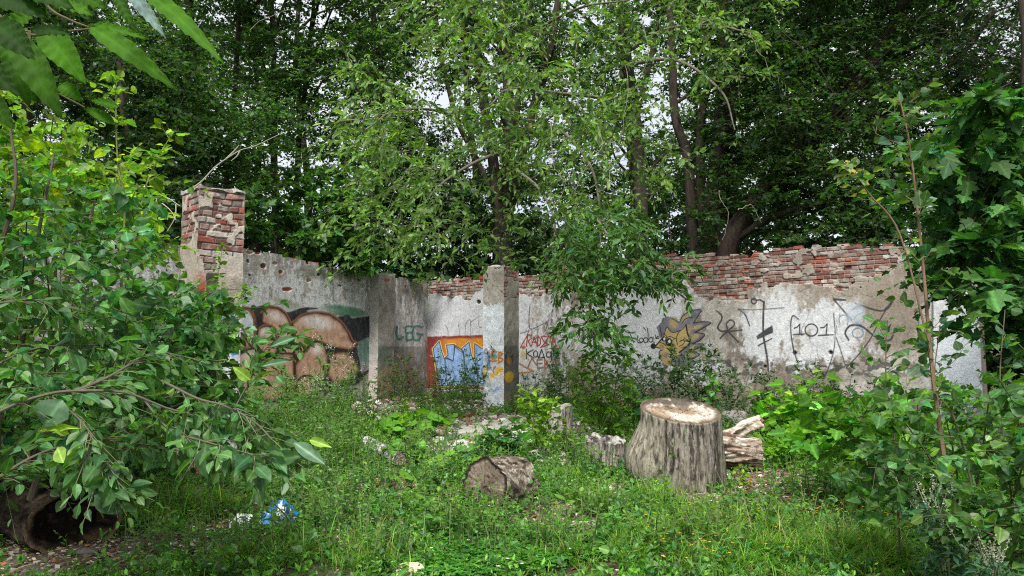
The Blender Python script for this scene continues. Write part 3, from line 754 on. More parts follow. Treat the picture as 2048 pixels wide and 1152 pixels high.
q.line(Z5((300, 420), (350, 480), (390, 560)), 3, RIM, 1, .9)
shape([(505, 350), (560, 305), (640, 315), (700, 360), (740, 430), (760, 560), (768, 720), (650, 740), (640, 600), (600, 490), (540, 450), (508, 430)])
shape([(300, 720), (330, 690), (460, 640), (560, 690), (768, 690), (778, 800), (782, 1060), (620, 1080), (480, 1060), (300, 1000)], base=(.60, .37, .255))
shape([(462, 560), (480, 490), (540, 460), (600, 475), (645, 540), (655, 610), (620, 700), (560, 740), (480, 730), (455, 650)])
shape([(765, 560), (752, 440), (830, 380), (940, 350), (1060, 365), (1160, 430), (1220, 520), (1245, 580), (1295, 605), (1240, 660), (1150, 650), (1040, 620), (960, 585), (900, 620), (860, 670), (790, 710), (768, 680)])
shape([(1060, 720), (1120, 675), (1200, 670), (1270, 730), (1310, 820), (1250, 900), (1100, 940), (1040, 850)])
shape([(778, 780), (830, 700), (900, 620), (960, 588), (1020, 620), (1050, 700), (1060, 800), (1000, 930), (900, 900), (782, 940)])
shape([(790, 920), (850, 870), (940, 890), (980, 1000), (900, 1050), (800, 1040)], base=(.62, .41, .25))
for z_ in SHP: q.line(z_ + z_[:1], 3.2, OUT, 1.0, .85, 4)
for pts in (((745, 445), (830, 372), (940, 345), (1060, 358), (1160, 422), (1225, 512), (1255, 575), (1300, 600)), ((500, 350), (560, 300), (645, 308), (705, 352), (745, 425)), ((462, 500), (520, 455), (600, 462), (650, 530))):
    q.line(Z5(*pts), 3.2, RIM * 1.2, .8, .9); 
q.line(Z5((760, 440), (762, 560), (768, 700), (772, 800), (790, 960), (840, 1040)), 2.4, OUT, .8, .95); q.line(Z5((455, 430), (470, 520), (455, 620), (460, 740), (430, 830)), 2.4, OUT, .8, .9)
q.line(Z5((610, 760), (618, 900), (622, 1030)), 1.6, C3(.6, .5, .45), .7, .6)
q.done('bubble_mural', wall_left, 'mural of glossy brown bubble shapes outlined in black', .22, 1)

q = Paint(W_L, 785, 640, 853, 690, .009); TEAL = C3(.05, .21, .165)
for pts in (((236, 490), (232, 535), (246, 572), (276, 556)), ((338, 488), (292, 492), (296, 535), (300, 575), (338, 570)), ((296, 532), (330, 526)), ((400, 492), (350, 488), (335, 530), (345, 572), (378, 574), (388, 545), (400, 540), (365, 535))):
    q.line(Z3(*pts), 3.6, TEAL, .8, .9)
q.done('painted_lettering', wall_left, 'teal letters LEG', .3, 2)

# panel with blue letters
q = Paint(W_R, 849, 668, 967, 786, .009)
q.poly(Z6((60, 240), (90, 228), (300, 222), (600, 212), (870, 205), (870, 940), (60, 920)), C3(.23, .035, .025), 1.2, .95)
q.poly(Z6((290, 262), (870, 245), (870, 720), (700, 860), (300, 860), (230, 700), (200, 420)), None, 3, .95, lambda d, x, y: np.stack([.62 - .25 * sstep(900, 878, x), .25 - .17 * sstep(905, 872, x), .02 + 0 * x], -1))
YL = C3(.85, .62, .22); DKL = C3(.02, .035, .07)
LET = [((182, 392), (266, 292), (290, 400), (345, 560), (372, 740), (380, 900), (250, 900), (225, 660)), ((362, 342), (470, 332), (462, 560), (350, 510), (385, 478)), ((345, 520), (455, 560), (478, 365), (590, 450), (615, 600), (640, 900), (380, 900), (345, 620)),
       ((565, 395), (672, 300), (702, 470), (770, 650), (800, 900), (640, 900), (600, 460)), ((748, 320), (866, 400), (866, 900), (800, 900), (780, 700), (750, 520))]
for L_ in LET: q.line(Z6(*L_) + Z6(L_[0]), 4.6, YL, 1, .95, smooth=False)
for L_ in LET: q.poly(Z6(*L_), None, .5, 1, lambda d, x, y: C3(.26, .42, .72)[None] * (.65 + .65 * fbm(x * .12, y * .12, 44, 3)[:, None]), .4); q.line(Z6(*L_) + Z6(L_[0]), 1.9, DKL, .6, .95, smooth=False)
q.line(Z6((470, 345), (560, 400), (600, 440)), 2.4, DKL, .6, .95); q.line(Z6((640, 760), (700, 730), (860, 590)), 1.2, DKL, .5, .8); q.line(Z6((440, 560), (440, 640), (470, 760), (460, 880)), 1.0, DKL, .5, .8); q.line(Z6((845, 660), (850, 740), (866, 760)), 1.6, DKL, .5, .8)
q.done('letter_mural', wall_right, 'pale blue block letters on an orange and dark red panel', .25, 3)

# pillar letters
ORG = C3(.58, .20, .03)
q = Paint(p2L, 966, 690, 1008, 745, .008)
for pts in (((985, 425), (1045, 430)), ((990, 425), (985, 490), (990, 560)), ((985, 490), (1035, 488)), ((985, 556), (1050, 555)), ((1080, 440), (1075, 580)), ((1080, 440), (1130, 460), (1085, 500), (1135, 540), (1080, 580)), ((880, 440), (900, 390), (930, 450), (940, 560))):
    q.line(Z6(*pts), 3.0, ORG if pts[0][0] > 900 else C3(.35, .30, .45), .7, .95)
q.oval(*Z6((1025, 500))[0], 5, 6, C3(.10, .40, .33), 0, .3, .7)
q.line(Z6((1030, 630), (1000, 680), (1010, 720)), 2.5, ORG, .7, .8); q.line(Z6((1120, 660), (1070, 670), (1075, 760)), 4, C3(.8, .5, .05), 1, .9)
q.done('painted_lettering', pil2, 'orange letters EB', .2, 4)

# tags right of the pillar
q = Paint(W_R, 1036, 655, 1135, 755, .008); RED = C3(.36, .045, .03)
for pts in (((1455, 360), (1462, 280), (1475, 200), (1515, 205), (1520, 250), (1478, 288), (1520, 365)), ((1525, 350), (1562, 228), (1600, 358)), ((1535, 305), (1590, 300)), ((1615, 215), (1605, 358), (1645, 325), (1648, 262), (1612, 218)),
            ((1660, 225), (1775, 215)), ((1760, 215), (1720, 300), (1650, 372)), ((1655, 225), (1700, 300), (1760, 335), (1655, 370)), ((1740, 190), (1790, 250)), ((1800, 360), (1815, 212), (1865, 365)), ((1795, 300), (1850, 298)), ((1372, 372), (1420, 290), (1472, 200))):
    q.line(Z6(*pts), 2.0, RED, .6, .95, smooth=False)
q.done('painted_lettering', wall_right, 'thin red letters RADZA', .25, 5)
q = Paint(W_R, 1036, 690, 1135, 735, .008, .008)
for pts in (((1455, 395), (1458, 525)), ((1545, 405), (1462, 455), (1555, 515)), ((1622, 520), (1662, 398), (1705, 522)), ((1615, 500), (1640, 515), (1690, 505)), ((1795, 430), (1800, 545)), ((1832, 395), (1835, 440), (1862, 470)), ((1885, 440), (1860, 480), (1850, 510))):
    q.line(Z6(*pts), 1.9, BLK, .6, .95, smooth=False)
q.ring(*Z6((1580, 462))[0], 4.2, 6.2, 1.8, BLK); q.ring(*Z6((1760, 470))[0], 5, 5.5, 1.8, BLK)
q.done('painted_lettering', wall_right, 'black Cyrillic letters like a name', .2, 6)
q = Paint(W_R, 1036, 690, 1135, 755, .008, .010); BR = C3(.36, .13, .035)
for pts in (((1475, 645), (1532, 512), (1590, 610)), ((1665, 535), (1600, 542), (1612, 655), (1680, 645)), ((1605, 592), (1668, 588)), ((1702, 540), (1712, 660)), ((1702, 540), (1752, 562), (1712, 595), (1758, 625), (1712, 658)), ((1800, 612), (1872, 470), (1912, 615)), ((1815, 600), (1900, 598))):
    q.line(Z6(*pts), 2.3, BR, .7, .95, smooth=False)
q.line(Z6((1365, 590), (1450, 645), (1552, 692)), 2.6, ORG, .8, .9); q.line(Z6((1552, 692), (1460, 712), (1360, 716)), 2.4, ORG, .8, .9)
q.oval(*Z6((1415, 370))[0], 4, 3.2, BR, 0, .5, .9); q.oval(*Z6((1415, 470))[0], 6, 9, C3(.62, .50, .12), 0, .5, .5); q.oval(*Z6((1850, 500))[0], 6, 9, C3(.18, .30, .62), 0, .5, .45); q.oval(*Z6((1850, 645))[0], 14, 5, C3(.25, .36, .62), 0, .5, .45)
q.done('painted_lettering', wall_right, 'orange brown Cyrillic letters with an arrow', .25, 7)
q = Paint(W_R, 1030, 600, 1180, 690, .009, .008); DG = C3(.10, .095, .11)
for pts in (((1500, -190), (1490, 0), (1508, 118), (1600, 90), (1732, 32), (1728, 110)), ((1375, 178), (1440, 160), (1492, 142), (1462, 200)), ((1810, 5), (1785, 50), (1830, 90), (1880, 110), (2010, 92), (2150, 60)), ((1930, -60), (1910, 10), (1870, 110), (1825, 195)), ((1880, 110), (1935, 235))):
    q.line(Z6(*pts), 1.5, DG, .6, .8)
q.done('scrawl', wall_right, 'thin grey zigzag scrawl', .35, 8)
q = Paint(W_R, 880, 620, 968, 672, .009, .008)
for pts in (((620, 225), (625, 60), (690, 0), (690, 225)), ((340, 60), (380, 120), (385, 210)), ((800, 0), (810, 90), (850, 95)), ((530, 60), (545, 200)), ((690, 30), (820, -60))):
    q.line(Z6(*pts), 1.2, DG, .6, .6)
q.done('scrawl', wall_right, 'faint grey upright strokes', .4, 9)

# hedgehog painting
q = Paint(W_R, 1290, 610, 1430, 740, .007); TAN = C3(.42, .31, .13); GRY = C3(.17, .165, .21)
sp = ZH((690, 400), (760, 300), (860, 320), (915, 370), (960, 290), (1060, 235), (1165, 232), (1075, 380), (1275, 375), (1090, 490), (1205, 515), (1075, 620), (1195, 625), (985, 710), (1145, 740), (1050, 800), (1110, 825), (1080, 870), (900, 880), (750, 860), (690, 740), (705, 560), (650, 430))
q.poly(sp, None, .8, .95, lambda d, x, y: GRY[None] * (.8 + .5 * fbm(x * .1, y * .1, 3, 3)[:, None]))
for cx, cy, rx, ry, ro in ((985, 320, 60, 25, -35), (1120, 425, 65, 22, -20), (1090, 540, 60, 30, -30), (1060, 665, 60, 16, -35), (1040, 750, 60, 25, -10), (850, 380, 50, 60, 0), (1000, 470, 70, 50, -50)):
    a_, b_ = ZH((cx, cy))[0]; q.oval(a_, b_, rx / 5.76, ry / 5.76, TAN * 1.05, ro, .6, .85)
q.poly(ZH((730, 520), (770, 430), (840, 490), (920, 468), (995, 400), (1040, 580), (985, 660), (915, 715), (900, 880), (750, 860), (680, 740), (690, 700), (720, 690), (640, 658), (645, 630)), None, .7, 1, lambda d, x, y: TAN[None] * (.85 + .4 * fbm(x * .12, y * .12, 5, 3)[:, None]))
q.oval(*ZH((865, 810))[0], 9, 10, GRY, 0, .4, .9); q.oval(*ZH((760, 750))[0], 5, 6, GRY * 1.2, 0, .4, .8)
HL = [((690, 400), (700, 470), (715, 540)), ((830, 330), (870, 350), (915, 372), (960, 290), (1060, 238), (1165, 230), (1120, 310), (1075, 382)), ((1075, 382), (1180, 365), (1278, 375), (1200, 430), (1095, 488)), ((1095, 488), (1150, 495), (1207, 515), (1150, 575), (1060, 620)), ((1060, 620), (1120, 620), (1197, 625), (1100, 680), (985, 712)),
      ((985, 712), (1070, 708), (1147, 738), (1100, 775), (1040, 800)), ((1050, 820), (1112, 825), (1080, 860)), ((735, 520), (770, 430), (800, 460), (845, 490), (925, 465)), ((945, 380), (990, 330), (1070, 312)), ((895, 630), (882, 570), (900, 500), (950, 450), (992, 405)), ((970, 545), (965, 570), (920, 592)), ((935, 580), (975, 582), (962, 620), (915, 650)),
      ((640, 655), (680, 665), (725, 670)), ((770, 550), (810, 535), (855, 555)), ((815, 715), (850, 690), (880, 670)), ((680, 745), (688, 708), (722, 690)), ((690, 600), (740, 622), (760, 640)), ((700, 640), (730, 655)), ((820, 860), (840, 780), (880, 790)), ((905, 870), (912, 820), (900, 780)), ((735, 500), (765, 530), (770, 560))]
for pts in HL: q.line(ZH(*pts), 1.7, BLK, .5, .95)
q.line(ZH((992, 400), (1010, 500), (1040, 570), (1030, 620), (985, 665), (915, 718)), 3.0, BLK, .6, 1); q.line(ZH((645, 640), (690, 590), (740, 530)), 2.6, BLK, .5, 1)
q.oval(*ZH((615, 645))[0], 5.2, 5.6, BLK, 0, .12); q.oval(*ZH((795, 600))[0], 6.8, 8.2, BLK, 12, .12); q.oval(*ZH((797, 600))[0], 2.6, 5.0, C3(.7, .68, .62), 18, .25); q.oval(*ZH((738, 566))[0], 4.8, 5, BLK, 0, .15); q.oval(*ZH((742, 564))[0], 2, 3, C3(.65, .65, .65), 0, .2)
q.oval(*ZH((715, 668))[0], 2.8, 2.8, C3(.6, .25, .35), 0, .4, .8)
q.done('hedgehog_painting', wall_right, 'cartoon hedgehog head with tan face and grey spines', .10, 10)
q = Paint(W_R, 1240, 650, 1325, 695, .007, .007)
for pts in (((290, 475), (340, 490), (410, 482)), ((335, 480), (365, 540), (392, 605)), ((360, 580), (400, 590)), ((440, 520), (430, 590), (470, 605), (500, 585)), ((500, 430), (530, 460)), ((548, 440), (556, 520), (552, 600)), ((615, 540), (612, 590), (630, 605)), ((640, 515), (645, 560), (660, 545))):
    q.line(ZH(*pts), 1.5, BLK, .5, .9)
for cx, cy, a_, b_ in ((478, 575, 22, 24), (528, 575, 24, 28), (588, 572, 24, 27), (668, 545, 14, 14)): q.ring(*ZH((cx, cy))[0], a_ / 5.76, b_ / 5.76, 1.4, BLK)
q.done('painted_lettering', wall_right, 'small black cursive writing beside the hedgehog', .15, 11)

# black scrawls to the right
INK = C3(.045, .045, .055)
q = Paint(W_R, 1425, 612, 1490, 690, .009)
q.line(Z7((1066, 452), (1098, 480), (1098, 510), (1075, 555), (1095, 582), (1140, 575), (1178, 545), (1175, 518), (1150, 512), (1130, 540), (1145, 585), (1175, 620), (1208, 652)), 2.6, INK, .7, .9); q.line(Z7((1090, 628), (1135, 588), (1230, 575)), 2.4, INK, .7, .9)
q.done('scrawl', wall_right, 'looping black ribbon squiggle', .25, 12)
q = Paint(W_R, 1472, 590, 1580, 750, .009)
q.line(Z7((1370, 395), (1366, 480), (1366, 600), (1380, 690), (1392, 760), (1398, 835)), 3.6, INK, .8, .92); q.ring(*Z7((1305, 390))[0], 5.2, 5, 2.2, INK); q.line(Z7((1320, 385), (1345, 382), (1372, 400)), 2.4, INK)
q.line(Z7((1205, 440), (1280, 446), (1370, 442), (1500, 432)), 1.5, INK, .6, .7); q.line(Z7((1205, 440), (1250, 478), (1278, 548)), 2.2, INK, .7, .85); q.poly(Z7((1320, 612), (1420, 545), (1428, 590), (1324, 634)), INK, .8, .95); q.line(Z7((1335, 674), (1420, 630)), 2.2, INK)
q.done('scrawl', wall_right, 'tall black post scrawl crossed by a filled bar', .2, 13)
q = Paint(W_R, 1570, 600, 1680, 765, .009)
q.line(Z8((452, 512), (418, 494), (408, 570), (425, 690), (450, 765)), 2.3, INK, .7, .85); q.line(Z8((480, 800), (540, 850)), 1.3, INK, .6, .6)
q.line(Z8((655, 480), (664, 600), (650, 720), (600, 855)), 1.8, INK, .7, .75)
for pts in (((428, 565), (446, 558), (460, 542), (460, 600)), ((422, 601), (480, 599)), ((580, 562), (600, 560), (618, 540), (612, 602)), ((568, 606), (652, 602))): q.line(Z8(*pts), 2.2, INK, .6, .95, smooth=False)
q.ring(*Z8((527, 575))[0], 12.5, 12, 2.2, INK)
q.done('painted_lettering', wall_right, 'black number 101 between tall brackets', .2, 14)
q = Paint(W_R, 1660, 585, 1800, 745, .009)
q.line(Z8((670, 620), (695, 690), (722, 775)), 1.8, INK, .7, .75); q.line(Z8((728, 792), (800, 715), (870, 620), (920, 520), (962, 448)), 2.2, INK, .7, .85)
q.line(Z8((998, 390), (980, 430), (955, 455)), 5, INK, .9, .92); q.line(Z8((960, 455), (930, 464), (870, 452), (780, 420)), 2.5, INK, .8, .9); q.line(Z8((722, 402), (655, 397)), 3, INK); q.line(Z8((655, 397), (700, 450), (758, 515)), 2.4, INK, .7, .9)
q.line(Z8((742, 632), (722, 592), (750, 550), (815, 552), (880, 602), (935, 634), (980, 632), (998, 605)), 3.2, INK, .8, .92)
q.done('scrawl', wall_right, 'large black swirl with arrow and flourish', .2, 15)
q = Paint(W_R, 1672, 600, 1745, 680, .009, .0085); BLU = C3(.14, .27, .42)
q.oval(*Z8((780, 470))[0], 17, 20, C3(.66, .72, .80), 20, .4, .55)
for pts in (((692, 545), (688, 500), (715, 488), (738, 505), (735, 545)), ((760, 460), (800, 440), (825, 470), (790, 490), (775, 520), (815, 540), (832, 510)), ((750, 500), (765, 530), (800, 545))): q.line(Z8(*pts), 1.6, BLU, .8, .7)
q.ring(*Z8((795, 590))[0], 11, 10, 1.6, BLU)
q.done('scrawl', wall_right, 'faint blue loops', .4, 16)
q = Paint(W_R, 1800, 540, 1960, 620, .010, .067)
for pts in (((1085, 330), (1068, 360), (1075, 400), (1110, 405)), ((1190, 330), (1225, 352), (1270, 340), (1290, 300), (1270, 270), (1235, 290), (1250, 345)), ((1290, 340), (1320, 360), (1330, 300), (1300, 280), (1290, 330)), ((1350, 290), (1400, 300), (1450, 350))): q.line(Z8(*pts), 4.0 if pts[0][0] > 1100 else 2.0, BLK, .9, .9 if pts[0][0] > 1100 else .5)
q.done('painted_lettering', wall_right, 'thick black rounded letters near the wall end', .15, 17)
for o_ in (wall_left, wall_right, pil1, pil2): o_['kind'] = 'thing'
# ------------------------------------------------------------------ trees
KA = {id(T_DIAM): .24, id(T_BROAD): .40, id(T_OVAL): .25, id(T_ROUND): .6, id(T_ELL): .37, id(T_HEX): .5, id(T_MAPLE): .48, id(T_STAR): .5}
DENS = 2.2
TREE_GROUP = 'trees behind the wall'

def pick(n, boxes, gap=.0, gs=.6, seed=0):
    """n points in frustum-shaped crown volumes (px0, py0, px1, py1, Y0, Y1, weight), thinned into clumps by noise"""
    wts = np.array([(b[2] - b[0]) * (b[3] - b[1]) * (b[6] if len(b) > 6 else 1) for b in boxes], float); wts /= wts.sum()
    out = []; have = 0
    while have < n:
        m = (n - have) * 2 + 50; k = R.choice(len(boxes), m, p=wts); b = np.array([list(x[:6]) for x in boxes])[k]
        # soft ellipse-ish fall-off towards the box borders
        a = R.random((m, 3)); e = np.sqrt((2 * a[:, 0] - 1) ** 4 + (2 * a[:, 1] - 1) ** 4)
        p = P(b[:, 0] + a[:, 0] * (b[:, 2] - b[:, 0]), b[:, 1] + a[:, 1] * (b[:, 3] - b[:, 1]), b[:, 4] + a[:, 2] * (b[:, 5] - b[:, 4]))
        ok = e < .75 + .5 * vn3(p, gs * 2, seed + 3)
        if gap: ok &= vn3(p, gs, seed) + .25 * (vn3(p, gs * 3.1, seed + 1) - .5) > gap
        ok &= p[:, 2] > .25
        out.append(p[ok]); have += int(ok.sum())
    return np.concatenate(out)[:n]

def ntw(boxes, lai, nl, T, size):
    t = 0
    for b in boxes:
        Y = (b[4] + b[5]) / 2; t += (b[2] - b[0]) * (b[3] - b[1]) * (b[6] if len(b) > 6 else 1) / (KA[id(T)] * size ** 2 * (FPX / Y) ** 2)
    return int(lai * t / nl)

BARK = C3(.060, .047, .038)
def trunks(mb, stems, sides=9, col=BARK):
    out = []
    for pts, Y, r0, r1 in stems:
        Yv = np.linspace(Y[0], Y[1], len(pts)) if isinstance(Y, tuple) else np.full(len(pts), Y)
        w_ = P([p[0] for p in pts], [p[1] for p in pts], Yv); c = curve(w_, 26)
        c = c + (np.stack([fbm(c[:, 2] * .9, c[:, 0], 3, 2), fbm(c[:, 2] * .9, c[:, 0], 4, 2), 0 * c[:, 2]], -1) - .5) * [.12, .12, 0]
        tube(mb, c, np.linspace(r0, r1, len(c)), sides, col, rough=.16, colvar=.12); out.append(c)
    return np.concatenate(out)

def limbs(mb, tp, targets, r0, r1, col, sag=.2, up=.4):
    for q in targets:
        dd = np.linalg.norm(tp[:, :2] - q[:2], axis=1); sc = np.abs((q[2] - tp[:, 2]) - up * dd - .3) + .35 * dd
        a = tp[np.argmin(sc)]; m = (a + q) / 2 + R.normal(0, .12, 3) * np.linalg.norm(q - a) * .5; m[2] += sag * np.linalg.norm(q - a) * .35
        c = curve([a, m, q], 10); tube(mb, c, np.linspace(r0, r1, len(c)), 5, col, cap=False)

def tree(name, label, stems, boxes, lai, T, size, base, nl=14, L=.7, gap=.42, gs=.55, mat=None, cat='tree', group=TREE_GROUP, nlimb=16, droop=.25, up=.2, bark=BARK, var=.32,
         lr=(.05, .012), tw=(.07, .055, .04), tip=None, spread=.9, tr=.005, seed=0, root_at=None, width=1.0, extra=None, flat=.6):
    mbt = MB(); tp = trunks(mbt, stems, col=bark) if stems else None
    base0 = tp[np.argmin(tp[:, 2])].copy() if tp is not None else np.array(root_at, float)
    base0[2] = float(gh(base0[0], base0[1]))
    root = empty(name, base0, label, cat, group)
    M = max(6, ntw(boxes, lai * DENS, nl, T, size)) // 6 * 6; st = np.repeat(pick(M // 6, boxes, gap, gs, seed), 6, axis=0) + R.normal(0, .16, (M, 3)) * [1, 1, .45] * (L / .7)
    if nlimb and tp is not None: limbs(mbt, tp, st[R.choice(M, min(nlimb, M), replace=False)], lr[0], lr[1], bark)
    mbl = MB(); d = nrm(R.normal(size=(M, 3)) * [1, 1, .35] + [0, 0, up])
    sprays(mbl, mbt, st - d * L * .3, d, L * np.exp(R.normal(0, .25, M)), nl, size, T, base, droop, 4, tw, tr, tr * .4, var=var, tip=tip, spread=spread, width=width, flat=flat)
    if extra: extra(mbl, mbt)
    under(mbt.build('trunk', M_BARK, smooth=True), root); under(mbl.build('crown', mat or M_LEAF), root)
    return root

DARK = (.042, .102, .026); MID = (.046, .100, .028); MAP = (.034, .086, .026)  # tall crowns below are extended above the view to block sky light
far_lab = ['distant dark tree beyond the wall, first from the far left', 'distant tree showing between the two thin left trunks', 'distant tree with white sky gaps above the mural',
           'distant dark tree behind the forked willow trunk', 'distant tree behind the straight brown trunk', 'distant tree behind the leaning trunk', 'distant dark tree at the far right end']
for i, x in enumerate([-20, 300, 600, 920, 1240, 1570, 1900]):
    Y = 29 + 3 * R.random(); px = x + R.integers(-30, 30)
    tree('broadleaf_tree', far_lab[i], [([(px, 700), (px + 10, 400), (px - 15, 100), (px + 20, -200)], Y, .22, .05)],
         [(x - 230, -520, x + 230, 560, Y - 2.5, Y + 2.5)], .62 if 500 < x < 1500 else .95, T_BROAD, .15, DARK, nl=10, L=1.0, gap=.40, gs=.35, nlimb=14, lr=(.07, .02), seed=i * 7, tr=.01)

tree('maple_tree', 'dark tree with a thin straight trunk rising behind the tall brick pillar', [([(392, 700), (385, 430), (388, 200), (378, -60), (370, -300)], 19.5, .17, .07), ([(470, 700), (455, 400), (470, 150), (500, -200)], 20.5, .10, .05)],
     [(120, -620, 640, 410, 16.5, 22), (60, 100, 420, 480, 15, 19, .8)], 1.55, T_BROAD, .095, (.050, .120, .030), L=.8, seed=20, gap=.43)
tree('slender_tree', 'slim dark tree whose thin trunks show against white sky over the mural', [([(545, 700), (550, 380), (546, 120), (535, -250)], 21, .13, .05), ([(600, 700), (592, 400), (612, 150), (640, -200)], 21.5, .11, .04), ([(508, 700), (520, 300), (500, 0)], 21, .08, .04)],
     [(440, -620, 830, 340, 18, 23)], 1.0, T_BROAD, .10, (.052, .118, .030), L=.8, seed=21, gap=.46, gs=.7)
tree('slender_tree', 'dark tree with slanting trunk just left of the forked willow', [([(752, 700), (748, 400), (765, 200), (735, -60), (720, -300)], 22, .13, .05)],
     [(660, -620, 960, 420, 19.5, 24)], .9, T_BROAD, .10, (.052, .118, .030), L=.8, seed=22, gap=.47, gs=.7)

# maples leaning over the left wall
def wallY(px, W_): u, _ = W_.hit(px, 600); return float(W_.pt(u, 0)[1])
def along(W_, xs, y0, y1, d0, d1):
    out = []
    for a, b in zip(xs[:-1], xs[1:]):
        Y = wallY((a + b) / 2, W_); out.append((a, y0((a + b) / 2) if callable(y0) else y0, b, y1((a + b) / 2) if callable(y1) else y1, Y + d0, Y + d1))
    return out
tL = lambda x: float(np.interp(x, [60, 345, 477, 560, 700, 855], [455, 492, 499, 511, 540, 565]))
tree('young_maple', 'low maple foliage behind the wall between the pillar and the mural top', [([(470, 640), (480, 480), (500, 380)], 16.2, .04, .015), ([(560, 640), (548, 470), (560, 360)], 17, .04, .015)],
     along(W_L, [330, 430, 520, 620], 400, lambda x: tL(x) - 12, 1.0, 3.0), 2.1, T_STAR, .16, (.040, .10, .026), nl=8, L=.6, seed=30, gap=.36, gs=.8, nlimb=10, lr=(.02, .008), var=.4)
tree('young_maple', 'bright leaved maple hanging over the top of the left wall', [([(690, 640), (683, 470), (682, 380), (690, 300)], 18.6, .045, .015), ([(640, 640), (650, 500), (620, 400)], 17.6, .03, .015)],
     [(590, 330, 730, 545, 17.2, 19.2), (650, 470, 760, 552, 17.3, 18.6, 1.4), (560, 400, 690, 530, 16.8, 18.0)], 2.2, T_STAR, .15, (.055, .135, .030), nl=8, L=.6, seed=31, gap=.36, gs=.8, nlimb=12, lr=(.02, .008), var=.45)
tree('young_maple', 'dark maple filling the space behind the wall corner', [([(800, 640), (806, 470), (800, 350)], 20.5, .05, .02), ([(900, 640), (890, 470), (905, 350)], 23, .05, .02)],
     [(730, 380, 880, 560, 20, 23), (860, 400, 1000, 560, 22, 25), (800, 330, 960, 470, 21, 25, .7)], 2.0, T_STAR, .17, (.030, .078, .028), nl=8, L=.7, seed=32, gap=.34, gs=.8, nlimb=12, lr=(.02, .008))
tree('young_maple', 'dark tree at the far left behind the leafy bush', [([(40, 760), (60, 400), (50, 100), (80, -200)], 13, .12, .05), ([(250, 720), (260, 420), (240, 120)], 14, .08, .04)],
     [(-260, -200, 200, 560, 11.5, 16), (120, 60, 420, 470, 12.8, 16, .8)], 2.1, T_HEX, .10, (.030, .068, .022), nl=12, L=.7, seed=33, gap=.36, nlimb=20)

